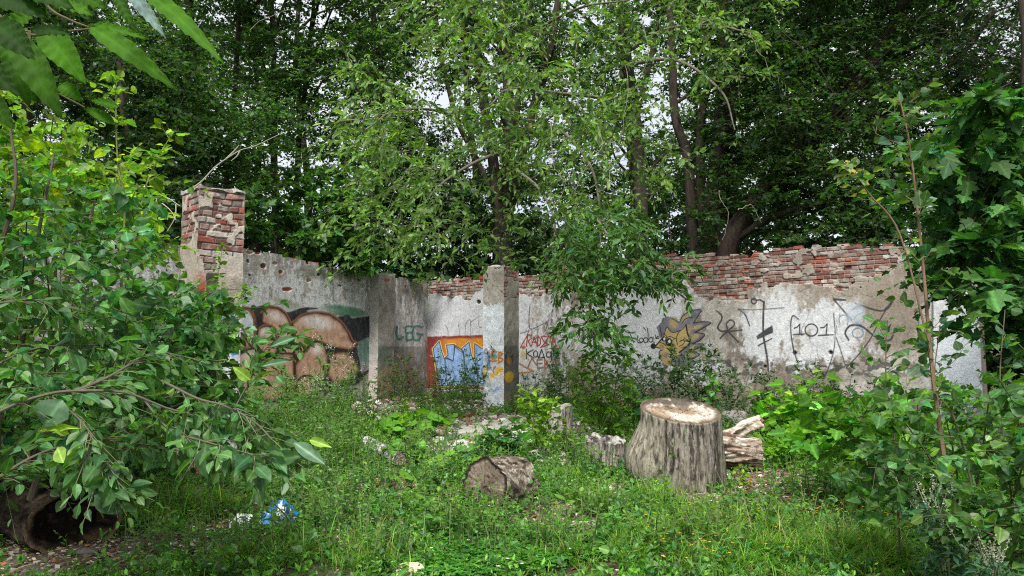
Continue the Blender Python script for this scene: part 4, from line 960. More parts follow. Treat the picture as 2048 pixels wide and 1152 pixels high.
# centre willow: forked trunk behind the wall, crown arching out over the yard
WIL = (.125, .225, .056); PALE = (.24, .215, .17)
def droopers(mbl, mbt):
    # main limbs reaching out over the yard
    A = [([(1010, 250), (960, 140), (880, 80), (800, 60)], (21, 11.5)), ([(1000, 300), (900, 230), (800, 220), (730, 260)], (21, 10.5)), ([(1020, 200), (1060, 80), (1150, 20), (1260, 0)], (21, 11)),
         ([(1217, 198), (1176, 192), (1110, 186), (1050, 176), (1008, 182), (985, 206), (950, 235)], (20, 12.5)), ([(1060, 250), (1120, 260), (1180, 330), (1200, 430), (1195, 560)], (20, 10.4)), ([(1195, 440), (1240, 500), (1320, 560), (1375, 600)], (11.2, 10.2)),
         ([(1010, 300), (940, 330), (870, 380), (830, 450)], (21, 12.5)), ([(1260, 100), (1330, 60), (1420, 50), (1500, 66)], (19, 10.5)), ([(1190, 560), (1180, 640), (1200, 720)], (10.4, 9.9)),
         ([(1030, 150), (980, 60), (930, 20), (860, -30)], (20, 12)), ([(1020, 330), (1080, 380), (1110, 450), (1090, 520)], (21, 13.5)), ([(1250, 130), (1350, 120), (1440, 180), (1470, 260)], (19, 12))]
    for k, (pts, Y) in enumerate(A):
        Yv = np.linspace(Y[0], Y[1], len(pts)); w_ = curve(P([p[0] for p in pts], [p[1] for p in pts], Yv), 22)
        r = np.linspace(.055 if Y[0] > 15 else .02, .010, len(w_)); tube(mbt, w_, r, 6, np.array([.16, .14, .11]), cap=False)
    B = [(690, -260, 1000, 330, 10, 15), (900, -260, 1330, 300, 10, 15), (1250, -260, 1530, 190, 10, 14, .75), (700, 180, 1000, 480, 10.5, 14.5, 1.0), (980, 250, 1250, 520, 11, 15, .95), (1200, 180, 1400, 420, 12, 15, .45), (830, 440, 1000, 545, 12, 15, .6)]
    M = ntw(B, 1.12, 12, T_OVAL, .112); M = M // 3 * 3; st = np.repeat(pick(M // 3, B, .49, .75, 41), 3, axis=0) + R.normal(0, .08, (M, 3))
    dd = nrm(R.normal(size=(M, 3)) * [1, .8, .4] + [-.35, -.3, .05])
    sprays(mbl, mbt, st, dd, .62 * np.exp(R.normal(0, .3, M)), 12, .112, T_OVAL, WIL, .55, 6, (.15, .135, .10), .004, .0018, var=.22, hue=.10, spread=.75, first=.25, tip=(.16, .27, .055), width=1.15, wob=.16, flat=.8)
    # the bunch hanging in front of the right-hand wall
    B = [(1110, 440, 1300, 590, 9.8, 11, 1.5), (1270, 510, 1385, 600, 9.8, 10.6, .8), (1140, 630, 1235, 735, 9.5, 10.3, .7), (1125, 560, 1235, 690, 9.5, 10.6, 1.0), (1200, 535, 1330, 600, 9.8, 10.8, .8), (1150, 620, 1220, 720, 9.3, 10.2, .5), (1320, 560, 1385, 600, 9.9, 10.4, .5)]
    M = ntw(B, 2.7, 10, T_OVAL, .115); st = pick(M, B, .40, 1.0, 47)
    sprays(mbl, mbt, st - [0, 0, -.15], nrm(R.normal(size=(M, 3)) * [1, 1, .3] + [.25, -.2, -.15]), .36, 10, .115, T_OVAL, (.055, .135, .030), .4, 5, (.16, .14, .10), .004, .002, var=.26, spread=.7, flat=.9)
    # long bare hanging twigs
    C = [[(1365, 14), (1392, 38), (1423, 44), (1457, 63)], [(1498, 65), (1512, 96), (1533, 133), (1543, 168)], [(680, 238), (735, 232), (790, 215), (830, 190)], [(1195, 250), (1200, 300), (1165, 350), (1140, 390)], [(1190, 300), (1215, 325), (1215, 370), (1180, 395)],
         [(860, 225), (850, 290), (800, 370), (775, 440)], [(940, 140), (930, 200), (900, 260), (880, 330)], [(1100, 250), (1105, 330), (1130, 370), (1110, 420)], [(1250, 130), (1258, 200), (1250, 260), (1235, 330)], [(1160, 60), (1150, 130), (1165, 200)],
         [(960, 230), (1000, 215), (1040, 250), (1060, 300)], [(1440, 380), (1455, 440), (1440, 490)], [(1475, 420), (1510, 410), (1530, 440)], [(500, 60), (560, 20), (610, 30)], [(1000, 120), (1030, 170), (1020, 230)], [(1280, 40), (1300, 110), (1290, 180), (1310, 230)]]
    for pts in C:
        w_ = curve(P([p[0] for p in pts], [p[1] for p in pts], np.full(len(pts), 9.6) + R.random() * 2), 16); w_ = w_ + np.cumsum(R.normal(0, .012, w_.shape), axis=0); tube(mbt, w_, np.linspace(.006, .002, len(w_)), 5, PALE, cap=False)
tree('willow_tree', 'large willow with a forked dark trunk and pale drooping branches over the yard',
     [([(1006, 720), (1005, 520), (1003, 440)], 22.5, .36, .30), ([(1000, 455), (985, 300), (955, 100), (940, -250)], (22.5, 21.5), .20, .09), ([(1005, 450), (1020, 250), (1008, 60), (1000, -260)], 22.5, .22, .10),
      ([(1010, 455), (1060, 250), (1105, 80), (1150, -220)], (22.5, 22), .18, .08), ([(1012, 440), (1036, 200), (1075, -100)], (22.5, 23), .16, .07), ([(1002, 450), (960, 330), (900, 200), (870, 0)], (22.5, 21), .11, .05)],
     [(800, -620, 1240, 470, 20, 24.5)], .5, T_BROAD, .095, (.058, .125, .034), L=.8, gap=.47, gs=.7, seed=40, nlimb=30, extra=droopers, mat=M_LEAFG)

tree('tall_tree', 'tall tree with one straight ridged brown trunk right of the willow', [([(1287, 720), (1285, 520), (1281, 400), (1264, 200), (1246, 60), (1240, -280)], 20, .22, .12), ([(1262, 260), (1300, 120), (1340, -60), (1350, -250)], (20, 21), .09, .05)],
     [(1130, -620, 1430, 470, 18.5, 22.5)], .75, T_BROAD, .095, (.052, .115, .030), L=.7, gap=.48, gs=.7, seed=50)
tree('tall_tree', 'tree with a bending trunk between the straight trunk and the twin trunks', [([(1395, 720), (1388, 520), (1376, 330), (1350, 230), (1342, 100), (1330, -250)], 19, .16, .08)],
     [(1290, -620, 1520, 420, 18, 21)], .6, T_BROAD, .095, (.046, .105, .028), L=.7, gap=.48, gs=.7, seed=51)
tree('tall_tree', 'dark tree with thick twin trunks rising beside the leaning one', [([(1425, 720), (1420, 520), (1428, 380), (1446, 200), (1452, 60), (1458, -280)], 18.5, .27, .15), ([(1415, 530), (1398, 300), (1420, 150)], 18.7, .13, .09), ([(1470, 520), (1462, 330), (1470, 150), (1500, -50)], 19, .14, .07)],
     [(1380, -620, 1700, 440, 16.5, 21)], 1.25, T_BROAD, .10, (.034, .082, .022), L=.8, gap=.43, gs=.6, seed=52)
def fan(mbl, mbt):
    for k in range(26):
        a = R.random(); x0, y0 = 1500 + 260 * a, 420 - 330 * a; an = math.radians(20 + 35 * R.random()); Lp = 200 + 260 * R.random()
        pts = [(x0, y0), (x0 + Lp * .5 * math.cos(an), y0 - Lp * .5 * math.sin(an) - 10), (x0 + Lp * math.cos(an), y0 - Lp * math.sin(an))]
        w_ = curve(P([p[0] for p in pts], [p[1] for p in pts], np.linspace(16.8, 14 + 4 * R.random(), 3)), 10); tube(mbt, w_, np.linspace(.035, .012, len(w_)), 5, BARK * .7, cap=False)
tree('leaning_tree', 'dark tree leaning steeply to the right with fanned branches', [([(1430, 700), (1452, 510), (1505, 415), (1568, 342), (1660, 235), (1770, 90), (1850, -120)], (17.5, 16), .27, .10), ([(1470, 480), (1560, 430), (1700, 395), (1850, 380)], (17.2, 15), .10, .04),
      ([(1560, 350), (1600, 200), (1650, 60), (1700, -150)], (17, 18), .12, .05), ([(1640, 250), (1780, 220), (1900, 130), (1990, 20)], (16.5, 14.5), .09, .04), ([(1520, 400), (1640, 330), (1760, 250)], (17, 15), .07, .03)],
     [(1520, -620, 1830, 480, 14.5, 18.5), (1780, -620, 1960, 470, 14, 18, .85), (1900, 120, 2200, 480, 13.5, 17)], 1.9, T_BROAD, .095, (.034, .082, .022), L=.8, gap=.40, gs=.55, seed=53, extra=fan, nlimb=50, lr=(.04, .012), up=.35)
tree('bare_twig_tree', 'thin leaved branches against pale sky in the top corner above the maple', [([(2180, 760), (2150, 300), (2080, 60), (2000, -120)], 15, .10, .04)],
     [(1880, -200, 2180, 170, 13.5, 17)], .75, T_DIAM, .10, (.018, .040, .020), L=.9, gap=.46, seed=54, nlimb=60, lr=(.018, .006), var=.3)

# low growth behind the right wall
tR = lambda x: float(np.interp(x, [855, 1038, 1250, 1400, 1600, 1880], [565, 552, 522, 508, 496, 500]))
tree('elder_shrub', 'dark shrub behind the wall left of the straight brown trunk', [([(1120, 640), (1125, 500), (1110, 420)], 20, .03, .012)], along(W_R, [1020, 1120, 1230], 430, lambda x: tR(x) + 4, .8, 2.6), 1.9, T_BROAD, .11, (.032, .072, .024), nl=10, L=.5, gap=.38, seed=60, cat='shrub', group=None, nlimb=8, lr=(.015, .006))
tree('elder_shrub', 'thin shrub behind the brick topped wall between the trunks', [([(1340, 620), (1345, 480), (1330, 400)], 18.6, .03, .012)], along(W_R, [1220, 1340, 1450], 420, lambda x: tR(x) - 4, .9, 2.6), 1.0, T_BROAD, .11, (.042, .095, .028), nl=10, L=.5, gap=.44, seed=61, cat='shrub', group=None, nlimb=8, lr=(.015, .006))
tree('elder_shrub', 'sparse shrub behind the highest brick part of the wall', [([(1600, 620), (1610, 480), (1590, 400)], 15.6, .03, .012)], along(W_R, [1500, 1620, 1740, 1860], 390, lambda x: tR(x) - 2, .8, 2.4), 1.15, T_BROAD, .11, (.034, .08, .024), nl=10, L=.5, gap=.42, seed=62, cat='shrub', group=None, nlimb=8, lr=(.015, .006))

# right-hand maple, near, with large leaves
def edge_boxes(ys, xs, x1, Y0, Y1, wt=1):
    return [(a, y0, x1, y1, Y0, Y1, wt) for y0, y1, a in zip(ys[:-1], ys[1:], xs)]
tree('maple_tree', 'big maple at the right with large hand shaped leaves hiding the wall end', [([(2120, 1010), (2110, 700), (2090, 450), (2060, 200), (2050, -80)], 9.4, .14, .06), ([(2110, 700), (2010, 560), (1930, 480)], (9.4, 8.6), .05, .015), ([(2090, 450), (1960, 340), (1850, 290)], (9.4, 8.4), .05, .015)],
     [(1900, 150, 2240, 300, 7.6, 10), (1840, 260, 2240, 420, 7.6, 10.2), (1700, 300, 1960, 470, 8.4, 10.4, .7), (1870, 400, 2240, 560, 7.4, 10.2), (1890, 470, 2010, 610, 7.4, 9.6, 1.3), (1925, 590, 2030, 690, 7.6, 9.6, .9), (1930, 540, 2240, 680, 7.6, 10), (1985, 660, 2240, 720, 8.2, 10, .5)],
     2.1, T_MAPLE, .165, (.042, .118, .028), nl=7, L=.6, gap=.33, gs=.9, seed=70, droop=.35, nlimb=24, lr=(.02, .006), var=.38, up=.0, group=None, mat=M_LEAFD, flat=.4)
tree('maple_tree', 'dark maple standing beyond the right end of the wall', [([(2030, 800), (2020, 500), (2040, 200)], 15, .12, .06)], [(1950, 380, 2350, 900, 12.6, 15), (1950, 300, 2400, 900, 15, 18)], 2.6, T_STAR, .19, (.018, .045, .016), nl=8, L=.7, gap=.25, seed=71, nlimb=12, group=None)

# wood behind everything, closing the view just above the wall
for i_, (x0, x1, lab) in enumerate([(120, 620, 'dense dark hedge of young trees far behind the left wall'), (560, 1100, 'dense dark young trees far behind the willow trunk'), (1040, 1560, 'dark young trees low behind the straight trunk'), (1500, 2080, 'dark young trees low behind the leaning tree')]):
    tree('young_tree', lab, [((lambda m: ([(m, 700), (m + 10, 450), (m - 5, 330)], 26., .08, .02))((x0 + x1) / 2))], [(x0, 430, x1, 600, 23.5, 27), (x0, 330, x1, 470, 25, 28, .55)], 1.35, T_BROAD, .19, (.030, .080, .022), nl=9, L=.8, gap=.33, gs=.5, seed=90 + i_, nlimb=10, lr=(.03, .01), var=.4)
# ------------------------------------------------------------------ near plants
def px_stem(pts, Y):
    Yv = np.linspace(Y[0], Y[1], len(pts)) if isinstance(Y, tuple) else np.full(len(pts), float(Y))
    return curve(P([p[0] for p in pts], [p[1] for p in pts], Yv), 24)

def plant(name, label, cat, stems, T, size, base, nside=20, nl=7, L=.35, t0=.15, droop=.25, mat=None, group=None, col=(.10, .075, .05), r=(.012, .004), up=.45, var=.28, hue=.12,
          tip=None, taper=.5, spread=.9, top=None, petiole=.15, tw=.003, width=1.0, out=1.0, flat=.6):
    """stems = list of (world polyline); leafy side twigs along each"""
    mbt = MB(); mbl = MB(); b0 = min((s[0] for s in stems), key=lambda q: q[2]).copy(); b0[2] = float(gh(b0[0], b0[1]))
    root = empty(name, b0, label, cat, group)
    for s in stems:
        tube(mbt, s, np.linspace(r[0], r[1], len(s)), 6, col, cap=False, colvar=.1)
        t = t0 + (1 - t0) * (np.arange(nside) + R.random(nside)) / nside; k = t * (len(s) - 1); i = np.clip(k.astype(int), 0, len(s) - 2); p = s[i] + (s[i + 1] - s[i]) * (k - i)[:, None]
        tg = nrm(s[i + 1] - s[i]); a = np.arange(nside) * 2.4 + R.random() * 6; e1 = nrm(np.cross(tg, [0.2, .1, 1.])); e2 = np.cross(tg, e1)
        d = nrm((e1 * np.cos(a)[:, None] + e2 * np.sin(a)[:, None]) * out + tg * up + [0, 0, .15])
        ln = L * (1 - taper * t) * np.exp(R.normal(0, .25, nside))
        sprays(mbl, mbt, p, d, ln, nl, size, T, base, droop, 4, col, tw, tw * .5, var=var, hue=hue, tip=tip, spread=spread, petiole=petiole, width=width, flat=flat)
        if top: # leaves straight on the leader
            m = top; t = np.linspace(t0, 1, m); k = t * (len(s) - 1); i = np.clip(k.astype(int), 0, len(s) - 2); p = s[i] + (s[i + 1] - s[i]) * (k - i)[:, None]; a = np.arange(m) * 2.4
            d = nrm(np.stack([np.cos(a), np.sin(a), .35 + 0 * a], 1)); leaves(mbl, T, p + d * size * .15, d, nrm([0, 0, 1.] + R.normal(0, .4, (m, 3))), size * (1.05 - .45 * t), rcol(m, tip or base, var, hue), width)
    under(mbt.build('stem', M_TWIG), root); under(mbl.build('leaves', mat or M_LEAF, smooth=True), root)
    return root

BRI = (.125, .24, .026); BLUE = (.064, .165, .044)
def cloud(name, label, cat, boxes, M, nl, L, T, size, base, mat, gap=.3, gs=1.6, seed=0, droop=.2, d0=(0, 0, .1), dsp=(1, 1, .4), root=None, stems=(), col=(.09, .07, .05), tw=.003, var=.3, hue=.12, tip=None, petiole=.15, spread=.9, group=None, flat=.6, width=1.0, pyrange=None):
    mbt = MB(); mbl = MB(); st = pick(M, boxes, gap, gs, seed)
    st = st[st[:, 2] > gh(st[:, 0], st[:, 1]) + .12]; M = len(st)
    r0 = np.array(root if root is not None else st.mean(0)); r0[2] = float(gh(r0[0], r0[1])); ro = empty(name, r0, label, cat, group)
    for s, ra, rb in stems: tube(mbt, s, np.linspace(ra, rb, len(s)), 6, col, cap=False, colvar=.1)
    # thin connecting shoots up from the root zone
    for q in st[R.choice(M, min(16, M), replace=False)]:
        a = r0 + R.normal(0, .12, 3) * [1, 1, 0]; m = a * .45 + q * .55 + R.normal(0, .08, 3); c = curve([a, m, q], 12); tube(mbt, c, np.linspace(.010, .004, len(c)), 5, col, cap=False)
    d = nrm(R.normal(size=(M, 3)) * dsp + np.array(d0))
    sprays(mbl, mbt, st - d * L * .4, d, L * np.exp(R.normal(0, .25, M)), nl, size, T, base, droop, 4, col, tw, tw * .5, var=var, hue=hue, tip=tip, petiole=petiole, spread=spread, flat=flat, width=width)
    under(mbt.build('stem', M_TWIG), ro); under(mbl.build('leaves', mat, smooth=True), ro); return ro

# big leafy thicket at the left
cloud('poplar_bush', 'dense poplar bush at the left, its rounded bluish green leaves over the pillar foot', 'bush',
      [(-260, 520, 60, 900, 3.4, 5.2), (40, 470, 280, 900, 3.4, 5.4), (230, 560, 400, 860, 3.6, 5.2), (300, 590, 465, 700, 4.0, 5.0, 1.4), (370, 660, 480, 860, 4.2, 5.2, 1.1), (330, 680, 455, 860, 3.8, 4.8, .7), (-260, 300, 120, 560, 4, 5.6, .8), (120, 380, 300, 520, 4.0, 5.4, .7)],
      720, 9, .32, T_ROUNDN, .066, BLUE, M_LEAFG, gap=.30, seed=80, root=G(60, 1000), droop=.15, d0=(.25, -.25, .15), col=(.10, .08, .06), flat=.7,
      stems=[(px_stem([(-40, 1000), (40, 700), (75, 480), (110, 300)], (4.6, 4.8)), .022, .006), (px_stem([(60, 1000), (140, 760), (155, 560), (190, 400)], (4.4, 4.6)), .02, .006), (px_stem([(-120, 900), (-20, 560), (30, 380), (20, 250)], 4.4), .02, .006)])
cloud('birch_bush', 'yellow green leafy bush glowing behind the darker one at upper left', 'bush',
      [(-260, 150, 60, 520, 5.2, 7.2), (40, 230, 200, 520, 5.2, 7.0), (180, 320, 335, 520, 5.4, 6.8, .8), (220, 400, 345, 560, 5.6, 6.8, .6), (-200, 480, 200, 700, 5.8, 7.2, .8)],
      400, 9, .38, T_ROUNDN, .075, BRI, M_LEAF, gap=.31, seed=81, root=G(60, 960), tip=(.22, .36, .035), d0=(.2, -.2, .3), col=(.12, .11, .05), var=.34, hue=.14)
plant('young_poplar', 'slim upright shoot with bright notched leaves standing above the left bush', 'sapling', [px_stem([(245, 960), (240, 650), (250, 420), (236, 330), (232, 220), (234, 150)], 5.0)], T_ROUNDN, .072, (.17, .29, .035),
      nside=12, nl=4, L=.16, t0=.35, mat=M_LEAF, tip=(.26, .40, .05), top=26, col=(.16, .17, .07), r=(.010, .003), up=.8)
plant('young_poplar', 'shorter bright shoot slanting right beside the slim upright one', 'sapling', [px_stem([(210, 960), (250, 600), (285, 400), (310, 330), (345, 265)], (5.0, 5.2))], T_ROUNDN, .070, (.15, .27, .04),
      nside=12, nl=4, L=.18, t0=.45, mat=M_LEAF, tip=(.25, .38, .06), top=16, col=(.16, .17, .07), r=(.009, .003), up=.8)
plant('maple_sapling', 'yellow maple seedling inside the left bush', 'sapling', [px_stem([(120, 960), (110, 500), (100, 360), (105, 300)], 5.6), px_stem([(60, 960), (40, 520), (30, 430)], 5.4)], T_MAPLE, .13, (.22, .34, .03),
      nside=9, nl=3, L=.2, t0=.55, mat=M_LEAF, tip=(.3, .42, .03), top=6, col=(.14, .12, .05))
plant('climbing_weed', 'light green leafy sprig growing up the face of the tall brick pillar', 'plant', [px_stem([(455, 960), (440, 720), (432, 600), (438, 540), (445, 492)], 7.9), px_stem([(440, 740), (452, 660), (478, 600), (495, 575)], (7.9, 7.6))], T_ROUNDN, .06, (.12, .24, .035),
      nside=14, nl=3, L=.09, t0=.45, mat=M_LEAF, top=18, r=(.006, .002), up=.6, col=(.14, .16, .07))

# long sallow branch reaching in from the left, large grey green leaves
mbt = MB(); mbl = MB(); br = []
for pts, Y, r0_, r1_ in (([(-120, 900), (0, 823), (90, 790), (155, 782), (250, 785), (330, 815), (400, 835), (440, 850)], (2.2, 2.5), .0085, .003), ([(150, 783), (215, 755), (262, 728), (310, 705)], (2.35, 2.6), .008, .003), ([(330, 765), (395, 797), (450, 812), (510, 845), (545, 880)], (2.5, 2.3), .006, .003),
                       ([(-80, 1010), (20, 940), (100, 900), (200, 880), (300, 890)], (2.3, 2.6), .008, .003), ([(100, 790), (160, 840), (200, 900), (215, 940)], (2.3, 2.2), .004, .002), ([(280, 790), (340, 860), (400, 880), (470, 900), (530, 915)], (2.5, 2.2), .005, .002),
                       ([(470, 815), (500, 760), (530, 700), (560, 675)], (3.0, 3.1), .004, .002), ([(-60, 760), (60, 700), (180, 690), (300, 700), (400, 720)], (2.8, 3.2), .007, .003), ([(-60, 620), (60, 600), (160, 640), (260, 700)], (2.7, 3.1), .006, .003)):
    w_ = px_stem(pts, Y); tube(mbt, w_, np.linspace(r0_, r1_, len(w_)) * .75, 7, (.10, .09, .065), cap=False)
    n_ = int(len(w_) * 1.0); sel = w_[3:]; M = len(sel); tg = nrm(np.gradient(sel, axis=0)); d = nrm(tg * .8 + R.normal(0, .6, (M, 3)) * [1, .6, .35] + [0, 0, -.05])
    sprays(mbl, mbt, sel, d, .13, 5, .054, T_ELLN, (.060, .150, .042), .35, 4, (.14, .13, .08), .0016, .001, var=.25, hue=.10, first=.3, petiole=.15, flat=.55, tip=(.09, .17, .05))
BIG = [((345, 765), (75, 845), 62, 0), ((500, 915), (545, 990), 58, 1), ((530, 925), (575, 1000), 48, 2), ((560, 925), (615, 905), 40, 1), ((430, 905), (405, 950), 40, 1), ((595, 880), (650, 920), 30, 2), ((190, 985), (245, 1030), 42, 1), ((490, 812), (415, 870), 0, 0)]
for a, b, w_, k in [((125, 800), (85, 850), 68, 0), ((523, 922), (522, 985), 36, 1), ((545, 925), (595, 908), 34, 1), ((411, 892), (408, 955), 36, 1), ((440, 900), (484, 925), 32, 1), ((588, 885), (648, 925), 28, 2), ((190, 990), (243, 1025), 40, 1), ((138, 868), (108, 858), 16, 3),
                    ((80, 862), (140, 850), 18, 3), ((160, 885), (150, 925), 40, 4), ((115, 895), (125, 925), 30, 4), ((640, 640 + 50), (590, 690), 0, 0), ((470, 712), (530, 700), 0, 0), ((578, 722), (522, 730), 14, 2), ((592, 675), (540, 690), 16, 2), ((525, 742), (560, 800), 0, 1), ((250, 735), (225, 810), 0, 1), ((500, 760), (470, 735), 24, 4), ((620, 880), (655, 890), 18, 4)]:
    if w_ == 0: continue
    Y = 2.25; A_ = P(a[0], a[1], Y); B_ = P(b[0], b[1], Y - .04); ln = np.linalg.norm(B_ - A_); col = [C3(.06, .13, .06), C3(.035, .09, .025), C3(.085, .17, .09), C3(.20, .32, .03), C3(.22, .36, .06)][k]
    leaves(mbl, T_ELLN, A_[None], (B_ - A_)[None], np.array([[R.normal(0, .15), -1, .45]]), np.array([ln]), col[None], w_ / FPX * Y / ln / .54)
g0 = G(-120, 1120); root = empty('sallow_branch', (g0[0] - .3, 2.2, g0[2]), 'sallow shrub branch arching in low from the left edge with large oval leaves', 'shrub')
under(mbt.build('stem', M_TWIG), root); under(mbl.build('leaves', M_LEAFG, smooth=True), root)

# leaves hanging close to the lens at upper left
def big_leaf(mb, a, b, wpx, Y, col, bend=.06, roll=.3):
    A_ = P(a[0], a[1], Y[0]); B_ = P(b[0], b[1], Y[1]); d = B_ - A_; ln = np.linalg.norm(d); d = d / ln; n = nrm(np.array([roll, -1, .25])); s = nrm(np.cross(d, n)); n = np.cross(s, d)
    W_ = wpx / FPX * (Y[0] + Y[1]) / 2; m, k = 26, 9; t = np.linspace(0, 1, m); v = np.linspace(-1, 1, k)
    prof = (np.sin(np.pi * t ** .72) ** .85) * (1 - .15 * t); prof = prof * (1 + .03 * np.sin(t * 90))
    T_, V_ = np.meshgrid(t, v, indexing='ij'); w2 = prof[:, None] * V_ * W_ / 2
    q = A_ + T_[..., None] * ln * d + w2[..., None] * s + (np.abs(V_) * prof[:, None] * W_ * .10 + bend * ln * np.sin(np.pi * T_) + .0025 * np.sin(T_ * 45 - np.abs(V_) * 5) * np.abs(V_))[..., None] * n
    vein = sstep(.10, .03, np.abs(V_)) + .6 * sstep(.86, 1.0, np.sin(T_ * 50 - np.abs(V_) * 6)) * sstep(0, .2, 1 - np.abs(V_))
    c = np.asarray(col)[None, None] * (.85 + .3 * fbm(T_ * 8, V_ * 3, int(a[0]) & 63, 3))[..., None] * (1 + .16 * vein[..., None])
    i = np.arange(m - 1)[:, None] * k; j = np.arange(k - 1)[None]
    mb.add(q.reshape(-1, 3), [np.stack([i + j, i + j + 1, i + j + k + 1, i + j + k], -1).reshape(-1, 4)], c.reshape(-1, 3))
mbt = MB(); mbl = MB()
CG = C3(.052, .15, .006); CD = C3(.018, .055, .005)
for a, b, w_, Y, c in [((178, 52), (356, 183), 46, (.80, .80), CG), ((285, -20), (450, 130), 42, (.82, .78), CG * 1.1), ((255, -20), (332, 78), 30, (.74, .74), C3(.20, .28, .30)), ((84, 58), (172, 168), 64, (.86, .86), CG * 1.15), ((28, 70), (126, 240), 66, (.78, .78), CG * .7), ((-30, -15), (100, 38), 62, (.70, .70), CD),
                    ((-60, 110), (44, 196), 44, (.72, .72), CD), ((228, -15), (272, 66), 26, (.76, .76), CG * .6), ((105, -5), (186, 32), 42, (.9, .9), CG * 1.2), ((62, 60), (150, 70), 30, (.75, .75), CD), ((-10, 60), (40, 140), 60, (.84, .84), CG * .8), ((120, 168), (166, 205), 34, (.95, .95), CG), ((20, 150), (75, 205), 34, (.9, .9), CG * .8),
                    ((182, 50), (300, 80), 24, (.88, .88), CG * 1.1), ((236, 214), (180, 200), 22, (.95, .95), CG * .9), ((228, 246), (165, 215), 24, (.96, .96), CG), ((64, 26), (0, 70), 40, (.86, .86), CG), ((-20, 40), (70, 120), 70, (.66, .66), CD), ((40, -30), (150, 20), 60, (.7, .7), CD * 1.2), ((20, 100), (60, 215), 54, (.88, .88), CG * .6), ((110, 60), (140, 150), 40, (.92, .92), CG * .9), ((130, -20), (215, 20), 46, (.84, .84), CG * .8), ((-40, 180), (30, 260), 50, (.9, .9), CG * .6)]:
    big_leaf(mbl, a, b, w_, Y, c)
for pts in ([(-80, -40), (40, 62), (110, 64), (180, 58)], [(60, -60), (95, 12), (140, 40), (182, 56)], [(200, -80), (240, -20), (290, -14)], [(-40, 20), (30, 60), (90, 60)], [(60, 62), (60, 120), (90, 170), (170, 215)]):
    w_ = px_stem(pts, .80); tube(mbt, w_, np.linspace(.0022, .0010, len(w_)), 6, (.10, .09, .04), cap=False)
w_ = curve([[-2.6, .7, -.05], [-2.3, .72, 1.2], [-1.6, .76, 2.15], list(P(-80, -40, .8))], 24); tube(mbt, w_, np.linspace(.016, .004, len(w_)), 7, (.12, .10, .06), cap=False)
w2 = curve([list(w_[-4]), list(P(0, -120, .8)), list(P(60, -60, .8))], 8); tube(mbt, w2, .003, 6, (.12, .10, .06), cap=False)
w3 = curve([list(w2[-3]), list(P(130, -120, .8)), list(P(200, -80, .8))], 8); tube(mbt, w3, .0025, 6, (.12, .10, .06), cap=False)
root = empty('overhanging_shrub', (-2.6, .7, float(gh(-2.6, .7))), 'close overhanging branch with long dark green leaves in the upper left corner', 'branch')
under(mbt.build('stem', M_TWIG), root); under(mbl.build('leaves', leaf_mat('close_leaf', .45, .65, tscale=1.7, spec=.15), smooth=True), root)

# right-hand birch sapling and thicket
plant('aspen_sapling', 'slender reddish sapling with sparse round leaves, tallest stem at the right', 'sapling', [px_stem([(1905, 1130), (1893, 960), (1876, 830), (1862, 720), (1852, 600), (1840, 470), (1828, 360), (1816, 270), (1800, 200)], 4.9)], T_ROUNDN, .072, (.075, .155, .070),
      nside=24, nl=6, L=.34, t0=.30, mat=M_LEAFG, tip=(.16, .25, .05), top=10, col=(.20, .13, .085), r=(.017, .004), up=.75, taper=.45, var=.2, droop=.05, spread=1.0)
plant('aspen_sapling', 'thin side stem with yellowing tip left of the tallest sapling', 'sapling', [px_stem([(1858, 690), (1800, 470), (1740, 390), (1712, 350), (1690, 325)], (4.9, 4.7))], T_ROUNDN, .062, (.10, .17, .06), nside=9, nl=4, L=.16, t0=.45, mat=M_LEAFG, tip=(.28, .27, .05), top=9, col=(.20, .14, .09), r=(.007, .003), up=.7)
for k, (pts, lab) in enumerate([([(1960, 1120), (1945, 980), (1910, 840), (1870, 770), (1880, 650)], 'aspen shoot crossing in front of the whitewashed wall end'), ([(1800, 1120), (1790, 900), (1772, 760), (1775, 640)], 'thin aspen shoot just left of the tallest sapling'),
                                 ([(2040, 1100), (2010, 900), (2000, 760), (2010, 620)], 'aspen shoot with round leaves at the right edge')]):
    plant('aspen_sapling', lab, 'sapling', [px_stem(pts, 4.9 + .2 * k)], T_ROUNDN, .070, (.065, .15, .055), nside=14, nl=5, L=.26, t0=.3, mat=M_LEAFG, top=6, col=(.13, .11, .07), r=(.008, .003), up=.6, var=.22)
cloud('aspen_thicket', 'thicket of round notched leaves filling the lower right', 'bush', [(1760, 780, 2060, 1000, 4.3, 5.6), (1900, 880, 2260, 1130, 3.8, 5.2), (1720, 900, 1900, 1040, 4.4, 5.2, .7), (1640, 760, 1800, 860, 5.0, 5.8, .7), (2010, 790, 2260, 930, 4.4, 5.6, .8), (1650, 940, 1740, 1010, 4.7, 5.3, .4)],
      300, 8, .30, T_ROUNDN, .074, (.065, .16, .040), M_LEAFG, gap=.36, gs=2, seed=84, root=G(1930, 1110), droop=.1, tip=(.12, .22, .04), d0=(-.3, -.3, .2), col=(.10, .08, .05), var=.3)
cloud('maple_thicket', 'bright maple seedling patch behind the round leaved thicket', 'bush', [(1600, 790, 1760, 900, 6.4, 7.6, 1.2), (1700, 820, 1900, 940, 6.0, 7.4), (1680, 760, 1850, 840, 7, 8.2, .6), (1880, 760, 2150, 960, 6.2, 8, .8)],
      150, 5, .28, T_MAPLE, .135, (.075, .20, .022), M_LEAF, gap=.36, gs=1.6, seed=85, root=G(1760, 960), tip=(.13, .29, .028), col=(.12, .10, .05), var=.3, petiole=.4)
